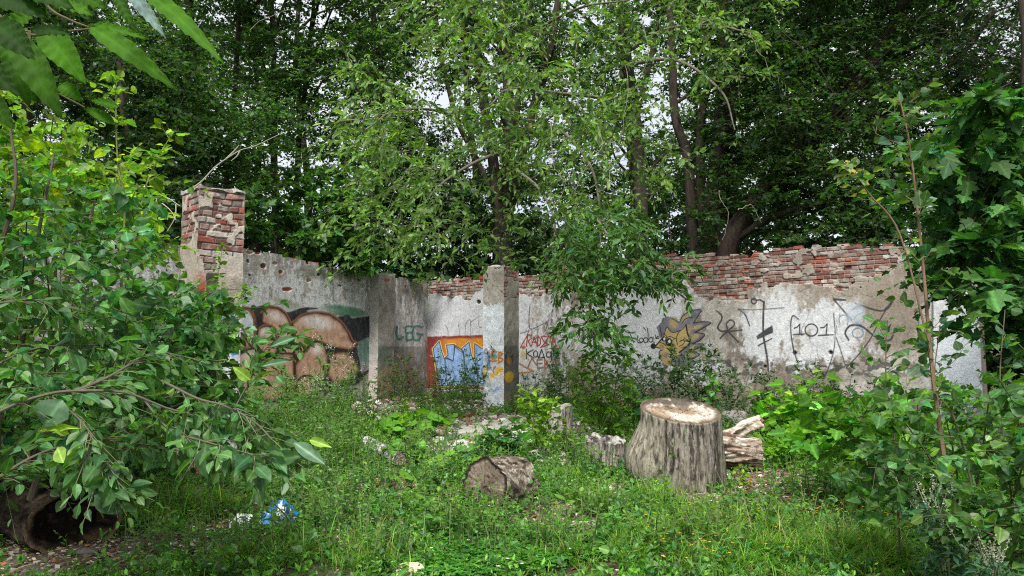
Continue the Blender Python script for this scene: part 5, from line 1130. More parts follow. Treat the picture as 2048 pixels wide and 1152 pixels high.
cloud('dark_undergrowth_bush', 'dark shaded bush low behind the sallow branch at lower left', 'bush', [(-300, 780, 120, 985, 5.6, 7.6), (60, 780, 330, 975, 5.8, 8.0), (280, 800, 440, 950, 6.4, 8.2, .7)], 420, 8, .36, T_HEX, .085, (.040, .105, .030), M_LEAF, gap=.27, seed=87, root=G(100, 985), tip=(.10, .20, .03), var=.4)
cloud('climbing_shrub', 'leafy shrub between the tall pillar and the bubble mural', 'shrub', [(380, 760, 500, 880, 8.5, 10.5), (440, 800, 560, 880, 9, 11, .6)], 90, 8, .36, T_ROUNDN, .085, (.07, .18, .035), M_LEAF, gap=.3, seed=88, root=G(440, 905), tip=(.13, .26, .04), var=.35)
# ------------------------------------------------------------------ stumps, logs, slabs, litter
def round_wood(label, name, base, r_fn, h_fn, nth=420, nz=150, z0=-.12, col_fn=None, top_fn=None, rx=1, top_label='', top_name='cut_top', smooth=True):
    """upright stump: r_fn(theta, t), h_fn(x, y) rim height; bark/side part and sawn top part"""
    th = np.linspace(0, 2 * np.pi, nth, endpoint=False); t = np.linspace(0, 1, nz)
    TH, T_ = np.meshgrid(th, t); r = r_fn(TH, T_); x = r * np.cos(TH); y = r * np.sin(TH)
    rt = r_fn(th, np.ones_like(th)); H = h_fn(rt * np.cos(th), rt * np.sin(th)); z = z0 + T_ * (H[None] - z0)
    V = np.stack([x + base[0], y + base[1], z + base[2]], -1)
    root = empty(name, base, label, 'stump')
    i = np.arange(nz - 1)[:, None] * nth; j = np.arange(nth)[None]; k = (j + 1) % nth
    mb = MB(); mb.add(V.reshape(-1, 3), [np.stack([i + j, i + k, i + nth + k, i + nth + j], -1).reshape(-1, 4)], col_fn(TH, T_, z).reshape(-1, 3))
    under(mb.build('side', M_STUMP, smooth=smooth), root)
    nr = 60; s = np.linspace(1, 0.01, nr); SS, TT = np.meshgrid(s, th, indexing='ij'); xx = SS * (rt * np.cos(th))[None]; yy = SS * (rt * np.sin(th))[None]
    zz = h_fn(xx, yy); zz = np.where(SS > .995, H[None], zz); c, dz = top_fn(SS, TT, xx, yy)
    V = np.stack([xx + base[0], yy + base[1], zz + dz * sstep(1, .97, SS) + base[2]], -1)
    i = np.arange(nr - 1)[:, None] * nth
    mb = MB(); mb.add(V.reshape(-1, 3), [np.stack([i + j, i + k, i + nth + k, i + nth + j], -1).reshape(-1, 4)], c.reshape(-1, 3))
    under(mb.build(top_name, M_TOP, label=top_label), root)
    return root

g = G(1378, 986); base = np.array([g[0] + .06, g[1] + .47, g[2]])
def r1(th, t):
    # wide-flaring buttress towards the left of the picture, straight on the right
    lf = np.clip(np.cos(th - math.radians(163)), 0, 1) ** 3
    low = (1 - t)
    r = .40 + .035 * low + .02 * np.sin(2 * th + .4) + .21 * lf * sstep(.90, .38, t) * sstep(-.1, .34, t) ** .8 + .06 * lf * t
    r = r + .03 * np.cos(th * 5 + .6) * low ** 1.5
    r = r * (1 + .035 * (fbm(np.cos(th) * 7 + 20, np.sin(th) * 7 + t * 1.2, 3, 3) - .5)) + .006 * (fbm(th * 22, t * 2.0, 5, 3) - .5) + .010 * (fbm(th * 10, t * 5.0, 6, 3) - .5)
    cr = np.exp(-((th - 4.05) / .018) ** 2) * sstep(.2, .6, t) + .8 * np.exp(-((th - 4.9) / .012) ** 2) * sstep(0, .3, 1 - t) + .8 * np.exp(-((th - 5.3) / .012) ** 2) * sstep(.3, .7, t)
    return r - .03 * cr
def h1(x, y): return .795 + .27 * y - .075 * x + .012 * (fbm(x * 6, y * 6, 9, 2) - .5)
def c1(th, t, z):
    a = fbm(th * 7, t * 1.3, 21, 4); s = .5 * fbm(th * 26, t * 9 + .3 * a, 22, 4) + .5 * fbm(th * 9, t * 1.6, 25, 3)
    c = lerp(C3(.265, .24, .205), C3(.36, .335, .29), sstep(.35, .65, a))
    c = lerp(c, C3(.36, .33, .22), .4 * sstep(.4, .6, fbm(th * 3, t * 3, 23, 3)))
    front = sstep(3.6, 4.3, th)             # greyer, darker and more streaked on the front and right
    c = lerp(c, C3(.21, .19, .16), .6 * front); c = lerp(c, C3(.045, .042, .038), sstep(.48, .58, s) * (.35 + .55 * front) * sstep(0.02, .25, t + .2))
    c = lerp(c, C3(.14, .115, .085), .5 * sstep(.45, .6, fbm(th * 50, t * 5, 24, 3)))
    c = lerp(c, C3(.035, .03, .025), .85 * (np.exp(-((th - 4.05) / .02) ** 2) + np.exp(-((th - 4.9) / .012) ** 2) + np.exp(-((th - 5.3) / .014) ** 2)) * sstep(.1, .4, t))
    c = lerp(c, C3(.09, .085, .05), .5 * sstep(.22, .0, t)); c = lerp(c, C3(.55, .50, .40), .5 * sstep(.97, 1, t))
    return c
def t1(s, th, x, y):
    rg = .5 + .5 * np.sin((s + .03 * fbm(x * 5, y * 5, 8, 3)) * 190); n = fbm(x * 5 + 3, y * 5, 31, 4); n2 = fbm(x * 14, y * 14, 32, 3)
    c = lerp(C3(.33, .275, .215), C3(.52, .47, .40), sstep(.4, .6, n)) * (.72 + .38 * rg[..., None])
    c = lerp(c, C3(.24, .165, .10), .8 * sstep(.48, .62, fbm(x * 3.5, y * 3.5 + 2, 33, 4)))
    c = lerp(c, C3(.10, .07, .045), .9 * sstep(.80, .97, s + .25 * (n - .5))); c = lerp(c, C3(.06, .045, .035), .9 * sstep(.47, .58, fbm(x * 7 + 9, y * 4, 34, 4)) * sstep(-.1, .2, y))
    ck = np.minimum(np.abs(y + .28 * x - .03 + .04 * (n - .5)), np.abs(y - 1.1 * x + .05 + .05 * (n2 - .5)) + .002); c = lerp(c, C3(.08, .055, .035), sstep(.010, .003, ck))
    saw = .006 * np.sin((x * .8 + y * .5) * 130)
    return c, saw + .015 * (n2 - .5) - .02 * sstep(.010, .003, ck)
round_wood('large pale sawn tree stump with dark streaks and a flared root, the biggest stump', 'tree_stump', base, r1, h1, col_fn=c1, top_fn=t1, top_label='sawn stump top of cream wood with a dark rim')

# small grey stump to its left
g = G(1213, 944); base2 = np.array([g[0], g[1] + .22, g[2]])
def r2(th, t): return (.205 + .035 * t + .02 * np.cos(th * 3 + 1)) * (1 + .10 * (fbm(np.cos(th) * 5 + 9, np.sin(th) * 5 + t, 43, 3) - .5)) + .012 * (fbm(th * 26, t * 3, 44, 2) - .5)
def h2(x, y): return .36 - .05 * x + .12 * y + .05 * (fbm(x * 14, y * 14, 46, 3) - .5)
def c2(th, t, z):
    c = lerp(C3(.27, .225, .20), C3(.46, .41, .38), sstep(.4, .62, fbm(th * 18, t * 2.2, 47, 4))); c = lerp(c, C3(.06, .05, .045), .8 * sstep(.55, .68, fbm(th * 26, t * 3, 48, 3)))
    return lerp(c, C3(.09, .08, .07), .7 * sstep(.82, .95, t) * sstep(.4, .6, fbm(th * 12, t * 6, 49, 2)))
def t2(s, th, x, y):
    n = fbm(x * 12, y * 12, 51, 4); c = lerp(C3(.14, .125, .115), C3(.36, .34, .32), sstep(.4, .6, n)); c = lerp(c, C3(.03, .028, .025), .9 * sstep(.5, .6, fbm(x * 18, y * 9, 52, 3))); return c, .07 * (fbm(x * 16, y * 9, 53, 3) - .5) - .05 * sstep(.6, .2, s)
round_wood('small weathered grey stump close against the left of the big stump', 'tree_stump', base2, r2, h2, 120, 50, col_fn=c2, top_fn=t2, top_label='rough broken grey top')

def log(label, c0, axis_, L, ra, rb, col_fn, end_col, nth=120, nl=60, bump_=.10, hollow=0.0, seed=0, name='log', end_label=None, ragged=.0, cat='log', both=True, stub=None, sq=1.0):
    """lying log from c0 (facing end centre) along axis_; cut face part on the facing end"""
    ax = nrm(np.array(axis_, float)); e1 = nrm(np.cross(ax, [0, 0, 1.])); e2 = np.cross(e1, ax)
    th = np.linspace(0, 2 * np.pi, nth, endpoint=False); t = np.linspace(0, 1, nl); TH, T_ = np.meshgrid(th, t)
    r = (ra + (rb - ra) * T_) * (1 + bump_ * (fbm(np.cos(TH) * 2.2 + 20 + seed, np.sin(TH) * 2.2 + T_ * 3, seed + 3, 4) - .5) * 2) + .018 * (fbm(TH * 9, T_ * L * 7, seed + 5, 3) - .5)
    rag = ragged * (fbm(TH * 3, T_ * 0, seed + 7, 3) - .5)
    S_ = T_ * L + rag * (sstep(.75, 1, T_)) - rag * sstep(.2, 0, T_) * .3
    V = np.array(c0) + S_[..., None] * ax + r[..., None] * (np.cos(TH)[..., None] * e1 + sq * np.sin(TH)[..., None] * e2)
    i = np.arange(nl - 1)[:, None] * nth; j = np.arange(nth)[None]; k = (j + 1) % nth
    gz_ = float(gh(c0[0], c0[1])); root = empty(name, (c0[0], c0[1], gz_), label, cat)
    mb = MB(); mb.add(V.reshape(-1, 3), [np.stack([i + j, i + k, i + nth + k, i + nth + j], -1).reshape(-1, 4)], col_fn(TH, T_).reshape(-1, 3))
    if stub is not None:
        for (tt, ang, ln, rr) in stub:
            a = np.array(c0) + ax * tt * L; dd = math.cos(ang) * e1 + math.sin(ang) * e2 + ax * .15; tube(mb, curve([a, a + dd * (ra + ln * .5), a + dd * (ra + ln)], 8), np.linspace(rr, rr * .7, 9), 9, (.40, .34, .28), rough=.3, colvar=.4)
    under(mb.build('bark', M_LOGB, smooth=True), root)
    for end in ((0, 1) if both else (0,)):
        nr = 26; s = np.linspace(1, .01, nr); SS, TT = np.meshgrid(s, th, indexing='ij'); row = 0 if end == 0 else nl - 1
        rim = V[row] ; ctr = rim.mean(0); q = ctr + SS[..., None] * (rim - ctr)[None]
        dep = hollow * sstep(.86, .60, SS + .10 * (fbm(np.cos(TT) * 3, np.sin(TT) * 3, seed, 3) - .5)) + .012 * fbm(SS * 9, TT * 3, seed + 11, 2) * sstep(1, .9, SS)
        q = q + dep[..., None] * ax * (1 if end == 0 else -1)
        c = end_col(SS, TT); mb = MB(); i2 = np.arange(nr - 1)[:, None] * nth
        mb.add(q.reshape(-1, 3), [np.stack([i2 + j, i2 + k, i2 + nth + k, i2 + nth + j], -1).reshape(-1, 4)], c.reshape(-1, 3))
        under(mb.build('cut_face', M_TOP, label=end_label if end == 0 else None), root)
    return root

# short log with cut face to the left
def clog(th, t):
    c = lerp(C3(.16, .125, .095), C3(.36, .31, .255), sstep(.42, .6, fbm(th * 3, t * 4, 61, 4))); c = lerp(c, C3(.045, .035, .028), .85 * sstep(.50, .60, fbm(th * 6, t * 8, 62, 4)))
    return lerp(c, C3(.50, .45, .37), sstep(.70, .74, fbm(th * 11, t * 12, 63, 3)))
def cend(s, th):
    n = fbm(s * 4 * np.cos(th) + 9, s * 4 * np.sin(th), 64, 4); rg = .5 + .5 * np.sin(s * 60 + 3 * n)
    c = lerp(C3(.13, .09, .065), C3(.27, .22, .175), n * 1.2 - .1) * (.85 + .25 * rg[..., None]); c = lerp(c, C3(.035, .025, .02), sstep(.84, .93, s)); return lerp(c, C3(.04, .03, .02), .8 * sstep(.04, .015, np.abs(np.sin(th * 1.5 + .7)) * s))
g = G(966, 1022); c0 = np.array([g[0] + .01, g[1] + .06, g[2] + .205])
log('short fallen log with crumbling bark and a round brown cut face turned left', c0, (.62, .75, -.02), .46, .255, .25, clog, cend, ragged=.16, seed=2, bump_=.16, end_label='round brown cut face with dark rim')
g = G(1052, 1008)
log('small knotted wood chunk lying against the far end of the short log', np.array([g[0] - .02, g[1] + .05, g[2] + .10]), (.35, .9, .15), .26, .11, .075, clog, cend, 50, 24, .25, ragged=.08, seed=9, name='wood_chunk', cat='wood chunk')

# pale rotten log right of the big stump
def crot(th, t):
    c = lerp(C3(.38, .30, .235), C3(.19, .125, .09), sstep(.42, .6, fbm(th * 5, t * 2.5, 71, 4))); c = lerp(c, C3(.09, .055, .04), .9 * sstep(.52, .60, fbm(th * 8, t * 5, 72, 4))); return lerp(c, C3(.70, .64, .56), sstep(.62, .68, fbm(th * 9, t * 7, 73, 3)))
g = G(1526, 944); c0 = np.array([g[0], g[1] + .10, g[2] + .18])
log('pale rotting log with peeled wood lying right of the big stump', c0, (-.97, .10, .10), .85, .185, .21, crot, lambda s, th: lerp(C3(.20, .13, .09), C3(.45, .36, .28), fbm(s * 5 * np.cos(th), s * 5 * np.sin(th), 74, 3)), ragged=.22, seed=5, bump_=.30, stub=[(.30, 1.5, .03, .035)])
Yq = c0[1] + .06
a_, b_ = P(1462, 868, Yq), P(1522, 842, Yq); mb = MB()
root = empty('branch_stub', (a_[0], a_[1], float(gh(a_[0], a_[1]))), 'thick broken white branch stub jutting up behind the rotting log', 'branch')
w_ = curve([a_ - (b_ - a_) * .4, a_, (a_ + b_) / 2 + [0, 0, .015], b_], 18); n_ = len(w_); tube(mb, w_, np.linspace(.085, .055, n_), 22, (.44, .38, .31), rough=.9, colvar=.6); under(mb.build('wood', M_WOOD, smooth=True), root)
mb = MB(); tube(mb, np.array([b_ - (b_ - a_) * .02, b_ + (b_ - a_) * .06]), [.058, .045], 16, (.16, .08, .05), rough=.5); under(mb.build('rotten_end', M_WOOD, label='dark red brown rotten end'), root)

# hollow log in the lower left corner
def chol(th, t): return lerp(C3(.035, .026, .02), C3(.11, .08, .06), sstep(.45, .65, fbm(th * 4, t * 5, 81, 4)))  # bark coloured dark to stand in for the shade over the log
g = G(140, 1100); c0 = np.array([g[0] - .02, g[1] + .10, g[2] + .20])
log('big dark hollow log lying in shade in the lower left corner', c0, (-.80, .60, .0), 1.5, .37, .35, chol, lambda s, th: lerp(lerp(C3(.16, .11, .07), C3(.014, .010, .007), sstep(.97, .86, s)), C3(.07, .04, .02), .6 * sstep(.55, .66, fbm(s * 6 * np.cos(th), s * 6 * np.sin(th), 82, 3))), hollow=.16, seed=7, bump_=.07, ragged=.06, sq=.68, end_label='dark hollow opening', nth=140)  # shallow end face coloured near black in place of the shade inside

# upright split log by the wall
g = G(1122, 872); base3 = np.array([g[0], g[1] + .15, g[2]]); sc = g[1]
W3 = 48 / FPX * g[1] / 2; H3 = 56 / FPX * g[1]
def c3_(th, t, z):
    c = lerp(C3(.42, .37, .35), C3(.60, .55, .52), sstep(.4, .6, fbm(th * 12, t * 2, 91, 4))); c = lerp(c, C3(.36, .12, .08), sstep(.25, .1, np.abs(th - 5.05)) * sstep(.75, .5, t)); c = lerp(c, C3(.06, .045, .04), .9 * sstep(.09, .03, np.abs(th - 5.15 + .15 * (fbm(th * 0, t * 5, 92, 3) - .5)))); return lerp(c, C3(.12, .09, .08), .6 * sstep(.6, .7, fbm(th * 20, t * 3, 93, 2)))
round_wood('pale split stump chunk with a red brown crack near the lone pillar', 'tree_stump', base3, lambda th, t: W3 * (1 + .12 * (1 - t) + .15 * (fbm(np.cos(th) * 3 + 4, np.sin(th) * 3, 94, 3) - .5)) - .04 * np.exp(-((th - 5.15) / .05) ** 2), lambda x, y: H3 + .25 * x + .12 * y + .04 * (fbm(x * 12, y * 12, 95, 2) - .5), 100, 40, col_fn=c3_, top_fn=lambda s, th, x, y: (lerp(C3(.35, .30, .27), C3(.60, .55, .50), fbm(x * 12, y * 12, 96, 3)), .03 * (fbm(x * 18, y * 12, 97, 2) - .5)), top_label='slanted broken top')

# other pieces of wood and stone
def rock(label, px, py, wpx, hpx, name, cat, col, col2, seed=0, mat=None, zs=0, rz=0., flat=1.0, group=None, ysc=.8):
    g = G(px, py); Wd = wpx / FPX * g[1]; Hd = hpx / FPX * g[1]; n, m = 26, 18
    a = np.linspace(0, 2 * np.pi, n, endpoint=False); b = np.linspace(-1.5, 1.5, m); A_, B_ = np.meshgrid(a, b)
    d = np.stack([np.cos(B_) * np.cos(A_), np.cos(B_) * np.sin(A_), np.sin(B_)], -1); d = np.sign(d) * np.abs(d) ** .7
    r = 1 + .35 * (vn3(d + seed * 3.1, 1.7, seed) - .5) + .12 * (vn3(d + seed, 5, seed + 2) - .5)
    q = d * r[..., None] * [Wd / 2, Wd / 2 * ysc, Hd * .62]; ca, sa = math.cos(rz), math.sin(rz)
    q = np.stack([q[..., 0] * ca - q[..., 1] * sa, q[..., 0] * sa + q[..., 1] * ca, q[..., 2]], -1) + [g[0], g[1] + Wd * .2, g[2] + Hd * .38]
    i = np.arange(m - 1)[:, None] * n; j = np.arange(n)[None]; k = (j + 1) % n
    c = lerp(np.array(col, float), np.array(col2, float), sstep(.4, .62, vn3(q, 14, seed)))
    mb = MB(); mb.add(q.reshape(-1, 3), [np.stack([i + j, i + k, i + n + k, i + n + j], -1).reshape(-1, 4), np.arange(n)[None], (np.arange(n) + (m - 1) * n)[::-1][None]], c.reshape(-1, 3))
    o = mb.build(name, mat or M_STONE, smooth=False); tag(o, label, cat, group); return o
GRYc, GRY2 = (.42, .40, .37), (.24, .22, .20)
rock('grey lump of broken concrete half hidden in leaves behind the rotting log', 1474, 862, 66, 40, 'concrete_lump', 'rubble', (.20, .18, .17), (.12, .11, .10), 3)
rock('brown wood block in the green shrub left of the big stump', 1256, 822, 44, 34, 'wood_block', 'wood chunk', (.24, .13, .09), (.36, .27, .20), 4, M_WOOD)
rock('grey wood block just behind the top of the big stump', 1395, 812, 50, 36, 'wood_block', 'wood chunk', (.26, .22, .18), (.12, .09, .07), 5, M_WOOD)
rock('grey log end peeking out above the maple seedlings at the right', 1660, 838, 70, 44, 'log_piece', 'log', (.28, .24, .20), (.16, .13, .10), 6, M_WOOD)
rock('cream chunk of limestone at the very bottom edge', 820, 1158, 60, 26, 'stone', 'stone', (.62, .52, .38), (.46, .36, .25), 7)
rock('small white plaster lump on top of the leaves beside the short log', 974, 952, 22, 24, 'plaster_lump', 'rubble', (.62, .61, .62), (.42, .41, .42), 8)
rock('black burnt chunk on the ground right of the short log', 1094, 1012, 28, 14, 'charred_chunk', 'wood chunk', (.03, .028, .026), (.06, .05, .045), 9, M_WOOD)
rock('dark lump on the ground under the grey leaf cluster at lower left', 170, 1112, 40, 12, 'stone', 'stone', (.13, .11, .10), (.08, .07, .06), 12)
# birch log piece among the weeds
def cbir(th, t): c = lerp(C3(.56, .56, .56), C3(.36, .34, .33), sstep(.45, .62, fbm(th * 3, t * 8, 101, 3))); return lerp(c, C3(.10, .08, .07), .8 * sstep(.58, .64, fbm(th * 2, t * 16, 102, 2)))
g1 = G(738, 905); g2 = G(800, 935); ax = nrm(np.array([g1[0] - g2[0], g1[1] - g2[1], .02]))
log('mottled white birch log lying among the weeds left of centre', np.array([g2[0], g2[1] + .02, g2[2] + .09]), ax, float(np.linalg.norm(g1 - g2)) + .1, .085, .10, cbir, cend, 50, 30, .08, seed=11)
# old plank
g1 = G(362, 1012); g2 = G(424, 978); mb = MB(); ctr = (g1 + g2) / 2; d_ = g2 - g1; L_ = float(np.linalg.norm(d_))
m_ = 30; xs = np.linspace(-.5, .5, m_); prof = np.array([[-.05, 0], [-.045, .035], [.045, .035], [.05, 0]])
V = np.array([[x * L_ + .02 * R.random() * (abs(x) > .49), y + .01 * (fbm(x * 9, y * 30, 5, 2) - .5), z + .015 * math.sin(x * 3)] for x in xs for y, z in prof]); an = math.atan2(d_[1], d_[0])
V = np.stack([V[:, 0] * math.cos(an) - V[:, 1] * math.sin(an), V[:, 0] * math.sin(an) + V[:, 1] * math.cos(an), V[:, 2] + .03 + V[:, 0] * 0], 1) + ctr
i = (np.arange(m_ - 1) * 4)[:, None]; j = np.arange(4)[None]; k = (j + 1) % 4
mb.add(V, [np.stack([i + j, i + k, i + 4 + k, i + 4 + j], -1).reshape(-1, 4), [[3, 2, 1, 0]], [[(m_ - 1) * 4 + q for q in range(4)]]], lerp(C3(.16, .13, .12), C3(.30, .26, .24), fbm(V[:, 0] * 9, V[:, 1] * 30, 6, 3)))
tag(mb.build('plank', M_WOOD), 'weathered grey board lying in the grass at lower left', 'plank')

# concrete slabs
def slab(label, pts_px, thick, col, lift=.05, tilt=0.0):
    q = np.array([G(*p) for p in pts_px]); zc = q[:, 2].max() + lift; n = len(q); m = []
    for a, b in zip(q, np.roll(q, -1, axis=0)):
        for t in np.linspace(0, 1, 9)[:-1]: p_ = a + (b - a) * t; m.append([p_[0] + .03 * R.normal() * (t > 0), p_[1] + .03 * R.normal() * (t > 0)])
    m = np.array(m); n = len(m); ctr = m.mean(0); rings = []
    for s in (1, .97, .75, .5, .25, .02): rr = ctr + (m - ctr) * s; rings.append(np.c_[rr, zc + thick * (1 if s < .99 else .9) + .02 * (fbm(rr[:, 0] * 5, rr[:, 1] * 5, 4, 3) - .5) + tilt * (rr[:, 0] - ctr[0])])
    bot = np.c_[m, np.full(n, zc - .10) + tilt * (m[:, 0] - ctr[0])]; V = np.vstack([bot] + rings); i = (np.arange(len(rings)) * n)[:, None]; j = np.arange(n)[None]; k = (j + 1) % n
    c = lerp(np.array(col) * .75, np.array(col) * 1.2, fbm(V[:, 0] * 6, V[:, 1] * 6, 5, 4)); mb = MB(); mb.add(V, [np.stack([i + j, i + k, i + n + k, i + n + j], -1).reshape(-1, 4)], c)
    return tag(mb.build('concrete_slab', M_STONE), label, 'slab')
slab('long flat concrete slab lying across the rubble in front of the lone pillar', [(895, 882), (1010, 868), (1050, 852), (1075, 842), (1020, 838), (925, 858)], .05, (.36, .345, .31), .0)
slab('smaller pale slab just below the long slab beside the big round leaves', [(900, 900), (950, 905), (975, 893), (915, 886)], .05, (.46, .45, .43), .01)
slab('tilted white broken slab half hidden behind the yellow sapling', [(1000, 895), (1035, 890), (1070, 868), (1030, 872)], .08, (.55, .54, .55), .01, .1)

# blue and white litter
g = G(520, 1062) - [0, 0, .035]
root = empty('food_package', g, 'crushed white package with dark stripes and bright blue film thrown in the grass', 'litter')
mb = MB(); n, m = 22, 14; A_, B_ = np.meshgrid(np.linspace(0, 1, n), np.linspace(0, 1, m))
x = g[0] - .25 + A_ * .25; y = g[1] - .02 + B_ * .20; z = g[2] + .10 + .04 * B_ - .03 * A_ + .02 * (fbm(A_ * 5, B_ * 5, 3, 2) - .5)
c = np.tile(C3(.66, .68, .66), (m, n, 1)); st_ = (np.abs(((A_ * .7 + B_ * .5) * 3) % 1 - .5) < .16) & (B_ < .75); c[st_] = C3(.02, .05, .075)
top = np.stack([x, y, z], -1); front = np.stack([x[0], y[0] - .01, z[0] - .09], -1); lf = np.stack([x[:, 0], y[:, 0], z[:, 0] - .10], -1)
i = np.arange(m - 1)[:, None] * n; j = np.arange(n - 1)[None]; mb.add(top.reshape(-1, 3), [np.stack([i + j, i + j + 1, i + j + n + 1, i + j + n], -1).reshape(-1, 4)], c.reshape(-1, 3))
k = np.arange(n - 1); mb.add(np.vstack([top[0], front]), [np.stack([k, k + 1, n + k + 1, n + k], 1)], np.where((np.arange(2 * n) % 7 < 3)[:, None], C3(.60, .62, .58), C3(.64, .64, .6)))
k = np.arange(m - 1); mb.add(np.vstack([top[:, 0], lf]), [np.stack([k, k + 1, m + k + 1, m + k], 1)], C3(.5, .5, .48))
rt = np.stack([x[:, -1], y[:, -1], z[:, -1] - .08], -1); mb.add(np.vstack([top[:, -1], rt]), [np.stack([k, k + 1, m + k + 1, m + k], 1)], C3(.5, .5, .48))
bk = np.stack([x[-1], y[-1], z[-1] - .12], -1); k = np.arange(n - 1); mb.add(np.vstack([top[-1], bk]), [np.stack([k, k + 1, n + k + 1, n + k], 1)], C3(.5, .5, .48))
M_PLAS = solid_mat('litter_plastic', .35, 20, .1, .4, 18, .02, spec=.5)
under(mb.build('carton', M_PLAS, label='white carton with dark green stripes'), root)
mb = MB(); n, m = 34, 22; A_, B_ = np.meshgrid(np.linspace(0, 1, n), np.linspace(0, 1, m)); h_ = fbm(A_ * 7, B_ * 6, 31, 3)
ed = np.minimum(np.minimum(A_, 1 - A_), np.minimum(B_, 1 - B_)); V = np.stack([g[0] - .04 + A_ * .30 + .03 * (fbm(A_ * 4, B_ * 4, 7, 2) - .5), g[1] + .0 + B_ * .24, g[2] + .09 + .20 * sstep(0, .3, ed) * h_ + .05 * B_], -1)
c = lerp(C3(.01, .17, .48), C3(.01, .05, .10), sstep(.56, .62, fbm(A_ * 6, B_ * 5, 33, 3))); c = lerp(c, C3(.65, .70, .72), sstep(.66, .70, fbm(A_ * 7 + 5, B_ * 6, 34, 2)))
i = np.arange(m - 1)[:, None] * n; j = np.arange(n - 1)[None]; mb.add(V.reshape(-1, 3), [np.stack([i + j, i + j + 1, i + j + n + 1, i + j + n], -1).reshape(-1, 4)], c.reshape(-1, 3))
under(mb.build('blue_film', M_PLAS, label='crumpled bright blue plastic film'), root)
rock('teal plastic scrap in the dark undergrowth at lower left', 252, 965, 22, 16, 'plastic_scrap', 'litter', (.02, .22, .20), (.02, .14, .12), 14, M_PLAS)

# pale dead branch sticking up over the pillar
mb = MB(); Y = 9.4
root = empty('dead_branch', (P(400, 365, Y)[0], Y, float(P(400, 372, Y)[2])), 'pale bare dead branch slanting up behind the tall pillar', 'branch')
for pts in ([(370, 385), (402, 364), (428, 336), (452, 318), (482, 300), (510, 292), (560, 268)], [(452, 318), (470, 300), (478, 290)], [(480, 301), (474, 312), (462, 322)]):
    w_ = px_stem(pts, Y); tube(mb, w_, np.linspace(.010, .004, len(w_)), 6, (.36, .33, .27), cap=False)
under(mb.build('wood', M_TWIG), root)
mb = MB(); root = empty('dead_branch', (P(300, 400, 7)[0], 7, float(gh(-4, 7))), 'tangle of pale dry twigs left of the tall pillar top', 'branch')
for pts in ([(300, 410), (330, 395), (360, 412)], [(310, 396), (340, 420), (352, 440)], [(352, 408), (350, 435), (335, 462)], [(290, 430), (320, 400), (350, 400)]):
    w_ = px_stem(pts, 7.2); tube(mb, w_, np.linspace(.006, .003, len(w_)), 5, (.46, .42, .35), cap=False)
under(mb.build('wood', M_TWIG), root)
# thin dark stick upright near the litter
mb = MB(); w_ = px_stem([(578, 1100), (585, 1060), (570, 1030), (545, 1005)], 6.0); tube(mb, w_, np.linspace(.010, .004, len(w_)), 6, (.05, .04, .035)); w_ = px_stem([(584, 1062), (560, 1050), (545, 1040)], 6.0); tube(mb, w_, np.linspace(.006, .003, len(w_)), 6, (.05, .04, .035))
tag(mb.build('stick', M_TWIG), 'thin dark forked stick standing in the grass beside the blue litter', 'stick')
# ------------------------------------------------------------------ ground cover
def scatter(n, x0, x1, y0, y1, fn):
    out = []; have = 0
    for _ in range(40):
        p = np.stack([R.uniform(x0, x1, n), R.uniform(y0, y1, n)], 1)
        # keep to what the yard is: between the walls
        uL = (p - W_L.A) @ W_L.n; uR = (p - W_R.A) @ W_R.n
        ok = (uL > .12) & ((uR > .12) | (p[:, 0] > 7.9)); ok &= np.abs(p[:, 0]) < p[:, 1] * .74 + .8
        p = p[ok]; k = R.random(len(p)) < fn(p[:, 0], p[:, 1]); p = p[k]; out.append(p); have += len(p)
        if have >= n: break
    p = np.concatenate(out)[:n]; return np.c_[p, gh(p[:, 0], p[:, 1])]

def mask(*bl):
    W_ = [(G(cx, cy), rx, ry, w) for cx, cy, rx, ry, w in bl]
    def f(x, y):
        m = np.zeros_like(x)
        for g0, rx, ry, w in W_:
            a = rx / FPX * g0[1]; b = ry; r = np.sqrt(((x - g0[0]) / a) ** 2 + ((y - g0[1]) / b) ** 2); m = np.maximum(m, w * sstep(1.3, .6, r + .5 * (fbm(x * 2, y * 2, 77, 2) - .5)))
        return m
    return f
